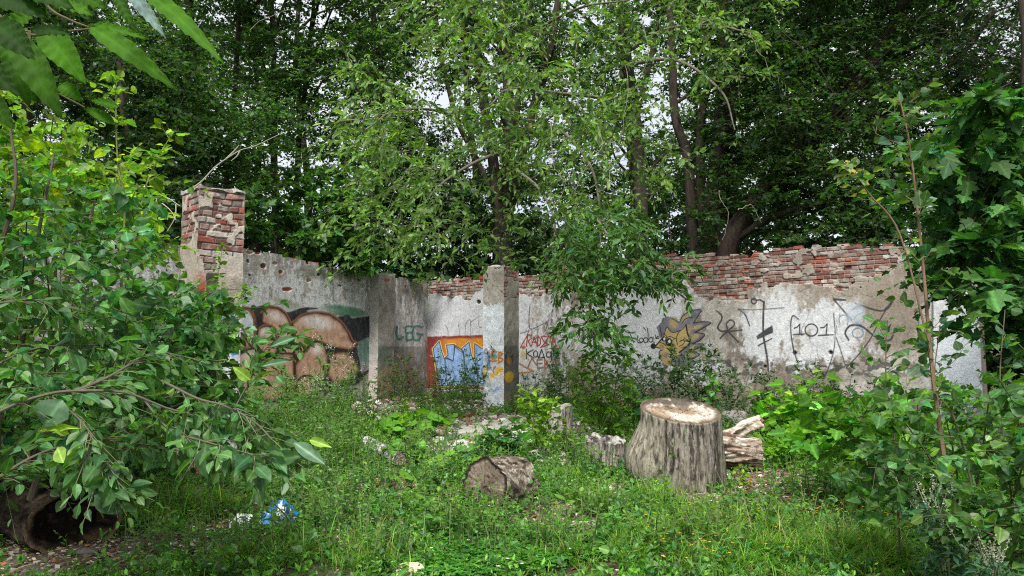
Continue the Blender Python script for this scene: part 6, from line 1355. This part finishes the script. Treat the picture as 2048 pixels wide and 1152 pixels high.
# grass blades
lush = mask((1350, 1010, 110, .35, .75), (1180, 1010, 60, .3, .8), (1450, 1080, 200, .5, .8), (1300, 1120, 300, .4, .6), (1650, 1120, 200, .5, .9), (330, 1030, 150, .5, .9), (560, 1120, 160, .4, .5), (1130, 960, 60, .4, .5), (760, 1120, 120, .4, .5), (1010, 1100, 120, .4, .3), (1500, 890, 80, .6, .5))
clov = mask((1040, 1110, 150, .45, 1), (1150, 1070, 120, .3, .9), (920, 1140, 120, .3, .8), (1250, 950, 70, .3, .5), (850, 1020, 90, .3, .5), (1230, 1000, 60, .3, .6), (1120, 990, 60, .3, .5), (980, 1080, 70, .2, .6))
M_GRASS = leaf_mat('grass_blade', .35, .5, spec=.25)
def blades(mb, p, L, wd, lean, base):
    N = len(p); a = R.random(N) * 2 * np.pi; d = np.stack([np.cos(a), np.sin(a), 0 * a], 1); s = np.stack([-d[:, 1], d[:, 0], 0 * a], 1)
    t = np.array([0, .4, .75, 1.0]); wv = np.array([.7, 1, .7, 0.06]); lean = np.broadcast_to(lean, (N,))
    ctr = p[:, None] + L[:, None, None] * (d[:, None] * (lean[:, None] * t[None] ** 2)[..., None] + np.array([0, 0, 1.]) * (t[None] - .45 * lean[:, None] * t[None] ** 2.4)[..., None])
    off = (wd[:, None] * wv[None] / 2)[..., None] * s[:, None]; V = np.stack([ctr - off, ctr + off], 2).reshape(N, 8, 3)
    b = (np.arange(N) * 8)[:, None]; f = np.concatenate([b + np.array([[0, 1, 3, 2]]), b + np.array([[2, 3, 5, 4]]), b + np.array([[4, 5, 7, 6]])])
    c = rcol(N, base, .25, .16); dry = R.random(N) < .13; c[dry] = rcol(int(dry.sum()), (.30, .25, .11), .15, .05)
    C = np.repeat(c, 8, axis=0); mb.add(V.reshape(-1, 3), [f], C)
mb = MB()
p = scatter(36000, -7, 8, 4.2, 12, lambda x, y: np.clip((.10 + .9 * lush(x, y)) * (1 - .97 * bareness(x, y)) * (1 - .6 * clov(x, y)) * sstep(.42, .60, fbm(x * 6, y * 6, 91, 3) + .12 * lush(x, y)), 0, 1) * np.clip(1.1 - (y - 5) * .06, .3, 1))
lu = lush(p[:, 0], p[:, 1]); blades(mb, p, (.07 + .13 * lu) * np.exp(R.normal(0, .4, len(p))), .004 + .005 * R.random(len(p)), .4 + .8 * R.random(len(p)), (.150, .310, .042))
p = scatter(14000, -8, 9, 10, 20, lambda x, y: np.clip(1 - .95 * bareness(x, y), 0, 1) * sstep(.4, .55, fbm(x * 2, y * 2, 92, 3))); blades(mb, p, .14 * np.exp(R.normal(0, .35, len(p))), .007 + .004 * R.random(len(p)), .3 + .7 * R.random(len(p)), (.13, .27, .042))
tag(mb.build('grass', M_GRASS), 'thin uneven grass over the yard, lushest around the big stump', 'grass', kind='stuff')
# clover
def clover(mb, p, size, base, hgt):
    N = len(p); a0 = R.random(N) * 6.28; c = rcol(N, base, .22, .10); q = p + [0, 0, 1] * (hgt * (.5 + R.random(N)))[:, None]
    for k in range(3):
        a = a0 + k * 2.094; d = np.stack([np.cos(a), np.sin(a), .15 + .35 * R.random(N)], 1); leaves(mb, T_HEX, q, d, nrm([0, 0, 1.] + R.normal(0, .25, (N, 3))), size * np.exp(R.normal(0, .2, N)), c, .95)
mb = MB(); p = scatter(9000, -4, 5, 4.2, 11, lambda x, y: clov(x, y) * (1 - .8 * bareness(x, y))); clover(mb, p, .024, (.07, .22, .030), .05)
tag(mb.build('clover', M_GRASS), 'bright green clover patch at the bottom centre', 'clover', kind='stuff')
# mixed low weeds: rosettes and leafy sprigs
def sprigs(mb, mbt, p, h, nl, size, T, base, tip=None, spread=1.0, width=1.0, lean=.25, var=.3, petiole=.1, first=.1):
    d = nrm(np.stack([R.normal(0, lean, len(p)), R.normal(0, lean, len(p)), np.ones(len(p))], 1)); sprays(mb, mbt, p - [0, 0, .02], d, h * np.exp(R.normal(0, .3, len(p))), nl, size, T, base, .05, 3, (.10, .12, .04), .0022, .001, var=var, tip=tip, spread=spread * 1.6, first=first, petiole=petiole, width=width, flat=.8)
dens = lambda x, y: np.clip(1 - (.80 + .17 * ((x < -1.2) & (y < 6.6))) * bareness(x, y), 0, 1) * (1 - .75 * clov(x, y)) * (1 - .2 * lush(x, y)) * sstep(.36, .54, .6 * fbm(x * 2.4, y * 2.4, 95, 3) + .4 * fbm(x * 7, y * 7, 98, 2))
mb = MB()
sprigs(mb, mb, scatter(6500, -7, 7, 4.3, 11, dens), .13, 9, .040, T_OVAL, (.105, .255, .044), (.19, .38, .055), width=1.0)
sprigs(mb, mb, scatter(4200, -6.5, 7, 4.3, 12, dens), .08, 6, .058, T_BROAD, (.11, .28, .040))
sprigs(mb, mb, scatter(2600, -6.5, 4.5, 4.8, 10, dens), .18, 8, .052, T_HEX, (.085, .185, .05))
sprigs(mb, mb, scatter(4200, -8, 8, 9.5, 20, lambda x, y: np.clip(1 - .85 * bareness(x, y), 0, 1) * sstep(.30, .5, fbm(x * 1.5, y * 1.5, 96, 3))), .20, 9, .065, T_OVAL, (.085, .19, .038), (.15, .28, .05), width=1.1)
sprigs(mb, mb, scatter(1800, -8, 8, 9.5, 19, lambda x, y: np.clip(1 - .95 * bareness(x, y), 0, 1)), .12, 6, .08, T_BROAD, (.09, .21, .036))
tag(mb.build('weeds', M_LEAF), 'mixed low leafy weeds covering the soil of the yard', 'weeds', kind='stuff')
# tiny flowers
mb = MB()
for n_, box_, col_, hh, sz in ((230, (1.0, 3.2, 5.0, 6.6), (.72, .50, .03), .13, .014), (70, (-3.5, 1.5, 4.6, 9), (.70, .66, .68), .12, .016), (50, (-3.0, 0, 5, 9), (.60, .36, .45), .12, .016)):
    p = scatter(n_, box_[0], box_[1], box_[2], box_[3], lambda x, y: np.clip(.2 + 1.6 * (fbm(x * 1.5, y * 1.5, 55, 2) - .4), 0, 1)); q = p + [0, 0, 1] * (hh * (.6 + .8 * R.random(len(p))))[:, None]; a0 = R.random(len(p)) * 6
    for k in range(5): leaves(mb, T_BROAD, q, np.stack([np.cos(a0 + k * 1.257), np.sin(a0 + k * 1.257), .3 + 0 * a0], 1), np.tile([0, 0, 1.], (len(p), 1)), sz, rcol(len(p), col_, .12, .04))
    tubes3(mb, np.stack([p, (p + q) / 2 + R.normal(0, .005, p.shape), q], 1), np.full(len(p), .001), np.full(len(p), .0007), (.09, .13, .04))
tag(mb.build('small_flowers', M_PETAL), 'scattered tiny yellow, white and pink flowers in the grass', 'flowers', kind='stuff')
# wood chips, rubble crumbs, dead leaves
def chips(mb, p, L, wd, th, cols):
    N = len(p); a = R.random(N) * 6.28; d = np.stack([np.cos(a), np.sin(a), R.normal(0, .18, N)], 1); s = nrm(np.cross(d, [0, 0, 1.] + R.normal(0, .2, (N, 3)))); n = np.cross(s, d)
    k = np.array([[-1, -1, -1], [1, -1, -1], [1, 1, -1], [-1, 1, -1], [-.9, -.8, 1], [.8, -.9, 1], [.9, .8, 1], [-.8, .9, 1]]) / 2; k = k[None] * (1 + R.normal(0, .18, (N, 8, 1)))
    V = p[:, None] + [0, 0, 1] * th[:, None, None] * .3 + k[..., 0:1] * (L[:, None, None] * d[:, None]) + k[..., 1:2] * (wd[:, None, None] * s[:, None]) + k[..., 2:3] * (th[:, None, None] * n[:, None])
    b = (np.arange(N) * 8)[:, None]; f = np.concatenate([b + np.array([q]) for q in ([4, 5, 6, 7], [0, 1, 5, 4], [1, 2, 6, 5], [2, 3, 7, 6], [3, 0, 4, 7])])
    c = np.array(cols)[R.integers(len(cols), size=N)] * np.exp(R.normal(0, .25, (N, 1))); mb.add(V.reshape(-1, 3), [f], np.repeat(c, 8, axis=0))
bd = lambda x, y: np.clip(bareness(x, y) + .06, 0, 1)
mb = MB(); p = scatter(9000, -6, 6, 4.2, 12, bd); N = len(p); chips(mb, p, .015 + .09 * R.random(N) ** 3, .008 + .022 * R.random(N), .003 + .006 * R.random(N), [(.26, .20, .15), (.17, .12, .085), (.44, .38, .31), (.09, .06, .045), (.30, .25, .20)])
tag(mb.build('wood_chips', M_WOOD), 'wood chips and bark crumbs on the bare soil', 'wood chips', kind='stuff')
mb = MB(); p = scatter(2600, -6, 6, 9.5, 20, bd); N = len(p); s_ = .03 + .10 * R.random(N) ** 3; chips(mb, p, s_ * 1.4, s_, s_ * .6, [(.42, .39, .36), (.30, .27, .24), (.20, .10, .075), (.50, .47, .44), (.20, .17, .15), (.25, .22, .19)])
p = scatter(500, -5, 5, 4.3, 10, bd); N = len(p); s_ = .012 + .03 * R.random(N) ** 2; chips(mb, p, s_ * 1.4, s_, s_ * .6, [(.50, .48, .45), (.34, .31, .28), (.28, .10, .07), (.50, .46, .40)])
tag(mb.build('rubble', M_STONE), 'brick and plaster crumbs strewn over the bare ground', 'rubble', kind='stuff')
mb = MB(); p = scatter(2200, -6, 6, 4.2, 12, lambda x, y: np.clip(.25 + bareness(x, y), 0, 1)); N = len(p)
leaves(mb, T_HEX, p + [0, 0, .012], np.c_[R.normal(size=(N, 2)), R.normal(0, .15, N)], nrm([0, 0, 1.] + R.normal(0, .35, (N, 3))), .03 + .035 * R.random(N), np.array([(.26, .17, .09), (.36, .28, .17), (.17, .10, .06), (.42, .30, .10), (.30, .12, .05)])[R.integers(5, size=N)] * np.exp(R.normal(0, .2, (N, 1))))
tag(mb.build('fallen_leaves', M_PETAL), 'curled brown dead leaves on the ground', 'dead leaves', kind='stuff')

# ------------------------------------------------------------------ weeds one can tell apart, each plant a thing
def weed_variant(name, label, cat, group, h, nst, nl, size, T, base, tip=None, flower=None, width=1.0, spread=1.2, fl=(.7, .66, .62), sub=True, var=.25, col=(.12, .16, .06)):
    mbt = MB(); mbl = MB(); mbf = MB(); root = empty(name, (0, 0, 0), label, cat, group)
    for k in range(nst):
        a = R.random() * 6.28; b0 = np.array([math.cos(a), math.sin(a), 0]) * .05 * nst ** .5; l_ = R.normal(0, .12, 2); hh = h * R.uniform(.75, 1.05)
        s = curve([b0 + [0, 0, -.05], b0 + [l_[0] * hh * .4, l_[1] * hh * .4, hh * .5], b0 + [l_[0] * hh * 1.3, l_[1] * hh * 1.3, hh]], 10); tube(mbt, s, np.linspace(.0045, .002, len(s)), 5, col, cap=False)
        m = nl; t = np.linspace(.08, 1, m); kk = t * (len(s) - 1); i = np.clip(kk.astype(int), 0, len(s) - 2); p = s[i] + (s[i + 1] - s[i]) * (kk - i)[:, None]; a = np.arange(m) * 2.4
        d = np.stack([np.cos(a), np.sin(a), .45 - .5 * (1 - t)], 1)
        leaves(mbl, T, p, d, nrm([0, 0, 1.] + R.normal(0, .3, (m, 3))), size * (1.1 - .6 * t) * np.exp(R.normal(0, .15, m)), rcol(m, base if tip is None else np.array(base) * 1, var, .1) if tip is None else rcol(m, base, var, .1) * (1 - t[:, None] ** 2) + rcol(m, tip, .15, .05) * t[:, None] ** 2, width)
        if sub:
            ns = 7; t = np.linspace(.25, .92, ns); kk = t * (len(s) - 1); i = kk.astype(int); p = s[i]; a = np.arange(ns) * 2.1 + 1; d = np.stack([np.cos(a), np.sin(a), .9 + 0 * a], 1)
            sprays(mbl, mbt, p, d, .28 * h * (1.15 - t), 7, size * .7, T, base, .1, 4, col, .0025, .0012, var=var, tip=tip, width=width)
        if flower:
            for q in range(flower):
                t_ = R.uniform(.72, 1.0); i = int(t_ * (len(s) - 1)); a = R.random() * 6.28; e = s[i] + np.array([math.cos(a) * .09, math.sin(a) * .09, R.uniform(.02, .14)]) * h
                tubes3(mbt, np.array([[s[i], (s[i] + e) / 2 + [0, 0, .01], e]]), np.array([.0015]), np.array([.001]), col); nf = 10
                leaves(mbf, T_BROAD, e + R.normal(0, .018, (nf, 3)), R.normal(size=(nf, 3)), R.normal(size=(nf, 3)), .016, rcol(nf, fl, .1, .03))
    mbt.build('stem', M_TWIG, root); mbl.build('leaves', M_LEAF, root)
    if flower: mbf.build('flowers', M_PETAL, root, label='tiny pale flower heads')
    return root

ORD = ['first', 'second', 'third', 'fourth', 'fifth', 'sixth', 'seventh', 'eighth']
def strew(variants, spots, labels=None, s0=.8, s1=1.2):
    variants = [(copy_tree(v) if v.get('placed') else v) for v in variants]
    for v in variants: v['placed'] = 1
    used = [False] * len(variants)
    if isinstance(labels, str): labels = [labels % ORD[sorted(spots, key=lambda q: q[0] / q[1]).index(s_)] for s_ in spots]
    for n_, (x, y, sc_) in enumerate(spots):
        k = n_ % len(variants); o = variants[k] if not used[k] else copy_tree(variants[k]); used[k] = True
        o.location = (x, y, float(gh(x, y))); o.rotation_euler = (0, 0, R.random() * 6.28); s_ = sc_ * R.uniform(s0, s1); o.scale = (s_, s_, s_)
        if labels: o['label'] = labels[n_]

def spots_px(n, box, sc_=1.0, mind=.0):
    x0, y0, x1, y1 = box; a = G(x0, y1); b = G(x1, y0); c = G(x0, y0); out = []
    g = [G(R.uniform(x0, x1), R.uniform(y0, y1)) for _ in range(n)]
    return [(q[0], q[1], sc_) for q in g if (q[:2] - W_L.A) @ W_L.n > .2 and (q[:2] - W_R.A) @ W_R.n > .2]
mug = [weed_variant('mugwort', 'leafy green weed stalk in the tall weeds before the mural', 'weed', 'tall weed stalks before the mural', 1.0, 3, 24, .10, T_OVAL, (.085, .19, .050), (.16, .29, .07), flower=f, width=.8) for f in (0, 0, 0, 0)]
strew(mug, spots_px(30, (475, 835, 740, 905), .85) + spots_px(16, (540, 890, 720, 950), .7) + [(*G(x, y)[:2], 1.25) for x, y in ((560, 850), (600, 850), (690, 848), (650, 855), (720, 842), (505, 865), (480, 880))])
flw = [weed_variant('flowering_weed', 'tall weed topped with fluffy pale flower heads in front of the mural', 'weed', 'pale flowering weeds before the mural', 1.35, 2, 22, .07, T_OVAL, (.085, .18, .05), (.14, .25, .07), flower=9, width=.7, fl=(.62, .56, .52)) for _ in range(2)]
strew(flw, [(*G(x, y)[:2], s_) for x, y, s_ in ((625, 862, .95), (665, 858, 1.12), (690, 855, .95), (645, 872, .8), (610, 880, .8), (530, 872, .8))], '%s from the left of the tall pale flowered weeds in front of the mural')
red = [weed_variant('dry_weed', 'reddish brown dried weed stalk beside the pilaster', 'weed', 'dried red brown weeds at the corner', 1.15, 3, 26, .07, T_DIAM, (.17, .095, .04), (.22, .16, .06), flower=0, var=.35, col=(.20, .11, .06)) for _ in range(2)]
strew(red, [(*G(x, 806)[:2], s_) for x, s_ in ((768, .95), (780, 1.1), (812, 1.1), (826, .9), (800, .8), (860, 1.0), (872, .7))], '%s reddish brown dried weed counting rightwards from the pilaster')
gr = [weed_variant('goldenrod', 'dark green narrow leaved weed at the foot of the corner walls', 'weed', 'green weeds at the wall corner', .95, 3, 28, .09, T_DIAM, (.052, .118, .036), (.10, .19, .05), width=.8) for _ in range(3)]
strew(gr, [(*G(x, y)[:2], s_) for x, y, s_ in [(795, 812, 1.35), (805, 808, 1.5), (835, 805, .9), (865, 806, .8), (885, 812, .9), (905, 806, .9), (922, 806, 1.2), (935, 808, .9), (950, 812, 1.3), (958, 815, 1.2), (770, 815, .7), (845, 815, .7), (900, 822, .7), (930, 825, .8), (875, 800, 1.3), (750, 830, 1.2),
                                                (1052, 815, .7), (1075, 812, .9), (1095, 815, 1.1), (1112, 815, 1.3), (1120, 822, 1.1), (1135, 815, 1.2), (1145, 825, 1.0), (1030, 832, .6), (1090, 828, .9), (912, 840, .7), (945, 838, .6)]])
dk = [weed_variant('nettle', 'dark green leafy weed in the thicket along the right wall', 'weed', 'dark weeds along the foot of the right wall', 1.15, 4, 26, .105, T_OVAL, (.036, .088, .030), (.06, .13, .035), width=.9) for _ in range(4)]
strew(dk, [(*G(x, y)[:2], s_) for x, y, s_ in [(1240, 832, 1.0), (1262, 838, 1.0), (1282, 836, 1.0), (1300, 842, 1.1), (1322, 838, 1.1), (1342, 842, 1.2), (1365, 842, 1.25), (1385, 848, 1.2), (1405, 850, 1.15), (1428, 848, 1.1), (1450, 852, 1.0), (1472, 852, .9), (1495, 858, .85), (1515, 860, .8), (1540, 860, .8), (1565, 862, .9), (1590, 862, .9), (1620, 868, .9), (1650, 868, .85), (1680, 872, .9), (1720, 872, .8), (1760, 878, .9),
                                                (1275, 865, .7), (1235, 870, .6), (1455, 880, .7), (1500, 880, .65), (1540, 885, .7), (1200, 870, .7), (1225, 850, .8), (1590, 880, .75), (1700, 890, .8)]])
mg = [weed_variant('mugwort', 'young mugwort sprig with feathery blue green leaves', 'weed', 'small feathery mugworts near the stumps', .38, 2, 22, .06, T_DIAM, (.050, .125, .062), sub=False, width=.8) for _ in range(3)]
strew(mg, [(*G(x, y)[:2], s_) for x, y, s_ in [(1165, 920, 1.2), (1150, 905, 1.3), (1180, 905, 1.2), (1110, 940, .9), (760, 955, 1), (800, 930, 1.1), (790, 990, .8), (700, 985, .9), (720, 1010, .9), (1300, 990, .8), (860, 985, .9), (905, 975, .7), (640, 985, 1), (600, 960, 1), (590, 1010, .8), (670, 1040, .8), (740, 1050, .8), (1145, 935, 1.0), (1190, 960, .8), (830, 965, .9), (815, 900, 1.1), (835, 905, 1.0)]])

lw = [weed_variant('field_weed', lb_, 'weed', gp_, .30, k_, 12, sz_, T_, c_, (.14, .27, .045), sub=False, width=w_) for lb_, gp_, k_, sz_, T_, c_, w_ in (('low weed with oval green leaves standing above the foreground grass', 'oval leaved foreground weeds', 4, .065, T_OVAL, (.075, .18, .036), 1.), ('low bushy weed with small broad leaves above the foreground grass', 'small broad leaved foreground weeds', 5, .05, T_BROAD, (.07, .17, .045), 1.),
      ('low weed with large smooth light green leaves above the foreground grass', 'large leaved foreground weeds', 3, .085, T_ELLN, (.085, .20, .036), 1.), ('low weed with narrow bluish green leaves above the foreground grass', 'narrow leaved foreground weeds', 4, .06, T_DIAM, (.06, .15, .055), .8))]
strew(lw, [s_ for s_ in spots_px(230, (260, 880, 1660, 1130)) if abs(s_[0] - base[0]) > .6 or s_[1] < 7.0 or s_[1] > 9], s0=.5, s1=1.35)

strew(lw, spots_px(34, (500, 875, 900, 960), 1.5) + spots_px(10, (1120, 900, 1190, 960), 1.3) + spots_px(14, (640, 960, 900, 1060), 1.1))
# plants with large round leaves
def coltsfoot(label, px, py, rad, n, size, col, seed):
    g = G(px, py); root = empty('butterbur', g, label, 'plant'); mbt = MB(); mbl = MB()
    a = R.random(n) * 6.28; rr = rad * np.sqrt(R.random(n)); h = size * (.9 + .9 * R.random(n)) * (1.25 - .55 * rr / rad); q = g + np.stack([rr * np.cos(a), rr * np.sin(a), h], 1); b = g + np.stack([rr * .25 * np.cos(a), rr * .25 * np.sin(a), 0 * h - .02], 1)
    tubes3(mbt, np.stack([b, (b + q) / 2 + [0, 0, .03], q], 1), np.full(n, .004), np.full(n, .003), (.16, .20, .08))
    d = np.stack([np.cos(a), np.sin(a), -.25 + 0 * a], 1); sz = size * np.exp(R.normal(0, .22, n)); leaves(mbl, T_COLT, q - nrm(d) * sz[:, None] * .35, d, nrm([0, -.25, 1.] + R.normal(0, .25, (n, 3))), sz, rcol(n, col, .16, .06))
    under(mbt.build('stem', M_TWIG), root); under(mbl.build('leaves', M_LEAF, smooth=True), root)
coltsfoot('spreading plant with large bright round leaves left of the concrete slab', 825, 882, .50, 40, .23, (.12, .30, .035), 1)
coltsfoot('small round leaved plant just below the largest one, beside the birch log', 815, 928, .28, 13, .15, (.13, .32, .035), 2)
coltsfoot('round leaved plant with yellow green leaves behind the short log', 915, 950, .28, 10, .15, (.15, .32, .035), 3)
coltsfoot('low round leaved plant beneath the birch log', 785, 985, .22, 7, .12, (.13, .28, .035), 4)
coltsfoot('round leaved plant at the foot of the blue letter panel', 880, 850, .35, 14, .15, (.11, .26, .035), 5)

# saplings and shrubs standing in the yard
def stem_at(px, py0, py1, lean=0, Y=None):
    g = G(px, py0); Y = g[1]; top = P(px + lean, py1, Y); return curve([g - [0, 0, .05], (g + top) / 2 + [.02, 0, 0], top], 14)
plant('yellow_sapling', 'yellow green sapling standing in front of the split stump chunk', 'sapling', [stem_at(1075, 915, 782, -18), stem_at(1078, 915, 800, 22)], T_ELL, .095, (.15, .28, .030), nside=18, nl=6, L=.30, t0=.2, tip=(.24, .38, .035), top=8, col=(.10, .09, .05), r=(.009, .003), up=.6, taper=.3, width=1.1)
plant('leafy_shrub', 'tall yellow green shrub under the hanging willow bunch', 'shrub', [stem_at(1200, 888, 690, -15), stem_at(1210, 888, 705, 30), stem_at(1195, 888, 730, -40)], T_ELL, .088, (.13, .26, .028), nside=30, nl=8, L=.36, t0=.12, tip=(.22, .36, .035), top=10, col=(.09, .07, .04), r=(.012, .003), up=.5, taper=.35)
plant('leafy_shrub', 'light green seedling with paired leaves rising behind the big stump', 'sapling', [stem_at(1424, 868, 748, 0)], T_ROUND, .12, (.10, .24, .06), nside=12, nl=3, L=.12, t0=.3, top=14, r=(.007, .003), up=.5)
plant('leafy_shrub', 'green seedling between the tall yellow shrub and the big stump', 'sapling', [stem_at(1268, 868, 768, -8), stem_at(1275, 868, 800, 20)], T_ROUND, .10, (.09, .21, .05), nside=12, nl=4, L=.16, t0=.3, top=10, r=(.007, .003), up=.5)
plant('leafy_shrub', 'small yellow sprig at the foot of the rotting log', 'plant', [stem_at(1478, 968, 936, 0)], T_ROUND, .055, (.18, .30, .03), nside=8, nl=3, L=.12, t0=.2, top=6, r=(.004, .002), up=.3, col=(.1, .12, .05))
plant('leafy_shrub', 'sapling with two tone leaves in front of the long slab', 'sapling', [stem_at(805 + 0, 898, 800, 0), ], T_ROUND, .08, (.14, .26, .03), nside=8, nl=3, L=.12, t0=.5, top=6, r=(.005, .002), up=.4, col=(.16, .12, .06))
ms = [('maple seedling with bright star leaves right of the rotting log', 1585, 900, 770, 1.0), ('maple seedling directly behind the rotting log', 1548, 885, 780, 1.0), ('taller maple seedling beside the white painted part of the wall', 1625, 900, 745, 1.1), ('low maple seedling at the edge of the bare soil', 1560, 935, 870, .8), ('maple seedling left of the round leaved thicket', 1660, 935, 815, 1.0),
      ('dark green maple seedling between the slab and the short log', 980, 925, 865, .8), ('maple seedling touching the yellow sapling', 1015, 925, 850, .8)]
for lab, x, y0, y1, s_ in ms:
    dkk = x < 1100; g_ = G(x, y0); h_ = (y0 - y1) / FPX * g_[1]
    plant('maple_seedling', lab, 'seedling', [stem_at(x, y0, y1, 0), stem_at(x + 8, y0, y1 + (y0 - y1) * .3, 18), stem_at(x - 6, y0, y1 + (y0 - y1) * .35, -20)], T_MAPLE, .155 * s_, (.055, .145, .04) if dkk else (.10, .25, .022), nside=8, nl=3, L=.22, t0=.25, tip=None if dkk else (.20, .38, .03), top=6, col=(.12, .11, .05), r=(.007, .003), up=.3, petiole=.5, droop=.2, flat=.35, taper=.2)
# mugwort with white flower spikes, lower right
def spike_weed(label, px, py0, h, n, Y):
    g = P(px, 1150, Y); g[2] = float(gh(g[0], g[1])); root = empty('mugwort', g, label, 'weed'); mbt = MB(); mbl = MB(); mbf = MB()
    for k in range(n):
        l_ = R.normal(0, .16, 2) + [-.08, 0]; s = curve([g, g + [l_[0] * h * .4, l_[1] * h * .4, h * .55], g + [l_[0] * h * 1.4, l_[1] * h, h * R.uniform(.85, 1.08)]], 14); tube(mbt, s, np.linspace(.006, .002, len(s)), 5, (.16, .17, .10), cap=False)
        m = 26; t = np.linspace(.15, .85, m); kk = t * (len(s) - 1); i = kk.astype(int); p = s[i]; a = np.arange(m) * 2.4; d = np.stack([np.cos(a), np.sin(a), .3 + 0 * a], 1)
        sprays(mbl, None, p, d, .11, 5, .055, T_DIAM, (.050, .12, .060), .3, width=.7, first=.2)
        for b in range(4):
            i = int((.6 + .12 * b) * (len(s) - 1)); a = R.random() * 6.28; e = s[i] + np.array([math.cos(a) * .07, math.sin(a) * .04, .16]) if b < 3 else s[-1] + (s[-1] - s[-3]) * .8
            tubes3(mbt, np.array([[s[i], (s[i] + e) / 2, e]]), np.array([.0015]), np.array([.001]), (.2, .2, .13)); q = s[i] + (e - s[i]) * R.uniform(.3, 1.05, (30, 1)) + R.normal(0, .004, (30, 3)); leaves(mbf, T_BROAD, q, R.normal(size=(30, 3)) + [0, 0, 1], R.normal(size=(30, 3)), .010, rcol(30, (.42, .46, .34), .15, .04))
    under(mbt.build('stem', M_TWIG), root); under(mbl.build('leaves', M_LEAFD), root); under(mbf.build('flower_spikes', M_PETAL, label='pale silvery flower spikes'), root)
spike_weed('silvery flowering mugwort in the lower right corner thicket', 1900, 1000, .78, 5, 4.2)
spike_weed('shorter silvery mugwort at the far lower right', 1990, 1100, .50, 4, 3.9)
# long arching dry grass stems
mb = MB()
for x, y, ex, ey, Yd in ((1520, 905, 1605, 1010, 0), (1700, 940, 1640, 830, 0), (1560, 1060, 1500, 935, 0), (1480, 1010, 1430, 935, 0), (1860, 1090, 1720, 995, 0), (1950, 1080, 1820, 905, 0), (1640, 1080, 1600, 960, 0), (950, 900, 955, 820, 0), (1340, 1010, 1415, 985, 0)):
    Y = G(x, max(y, ey, 900))[1] - .1; w_ = curve([P(x, max(y, ey) + 40, Y), P((x + ex) / 2 - 8, (y + ey) / 2, Y), P(ex, min(y, ey), Y)], 12); w_[0, 2] = min(w_[0, 2], .05); tube(mb, w_, np.linspace(.0025, .001, len(w_)), 4, (.38, .32, .18), cap=False)
    q = w_[-1] + (w_[-2] - w_[-1]) * R.uniform(0, 1.6, (16, 1)) + R.normal(0, .004, (16, 3)); leaves(mb, T_DIAM, q, (w_[-1] - w_[-2])[None] / .05 + R.normal(0, .4, (16, 3)), R.normal(size=(16, 3)), .016, rcol(16, (.42, .36, .20), .1, .04))
tag(mb.build('dry_grass', M_TWIG), 'thin dry arching grass stems with seed heads', 'dry grass', kind='stuff')
for o_ in bpy.data.objects:
    if 'placed' in o_: del o_['placed']
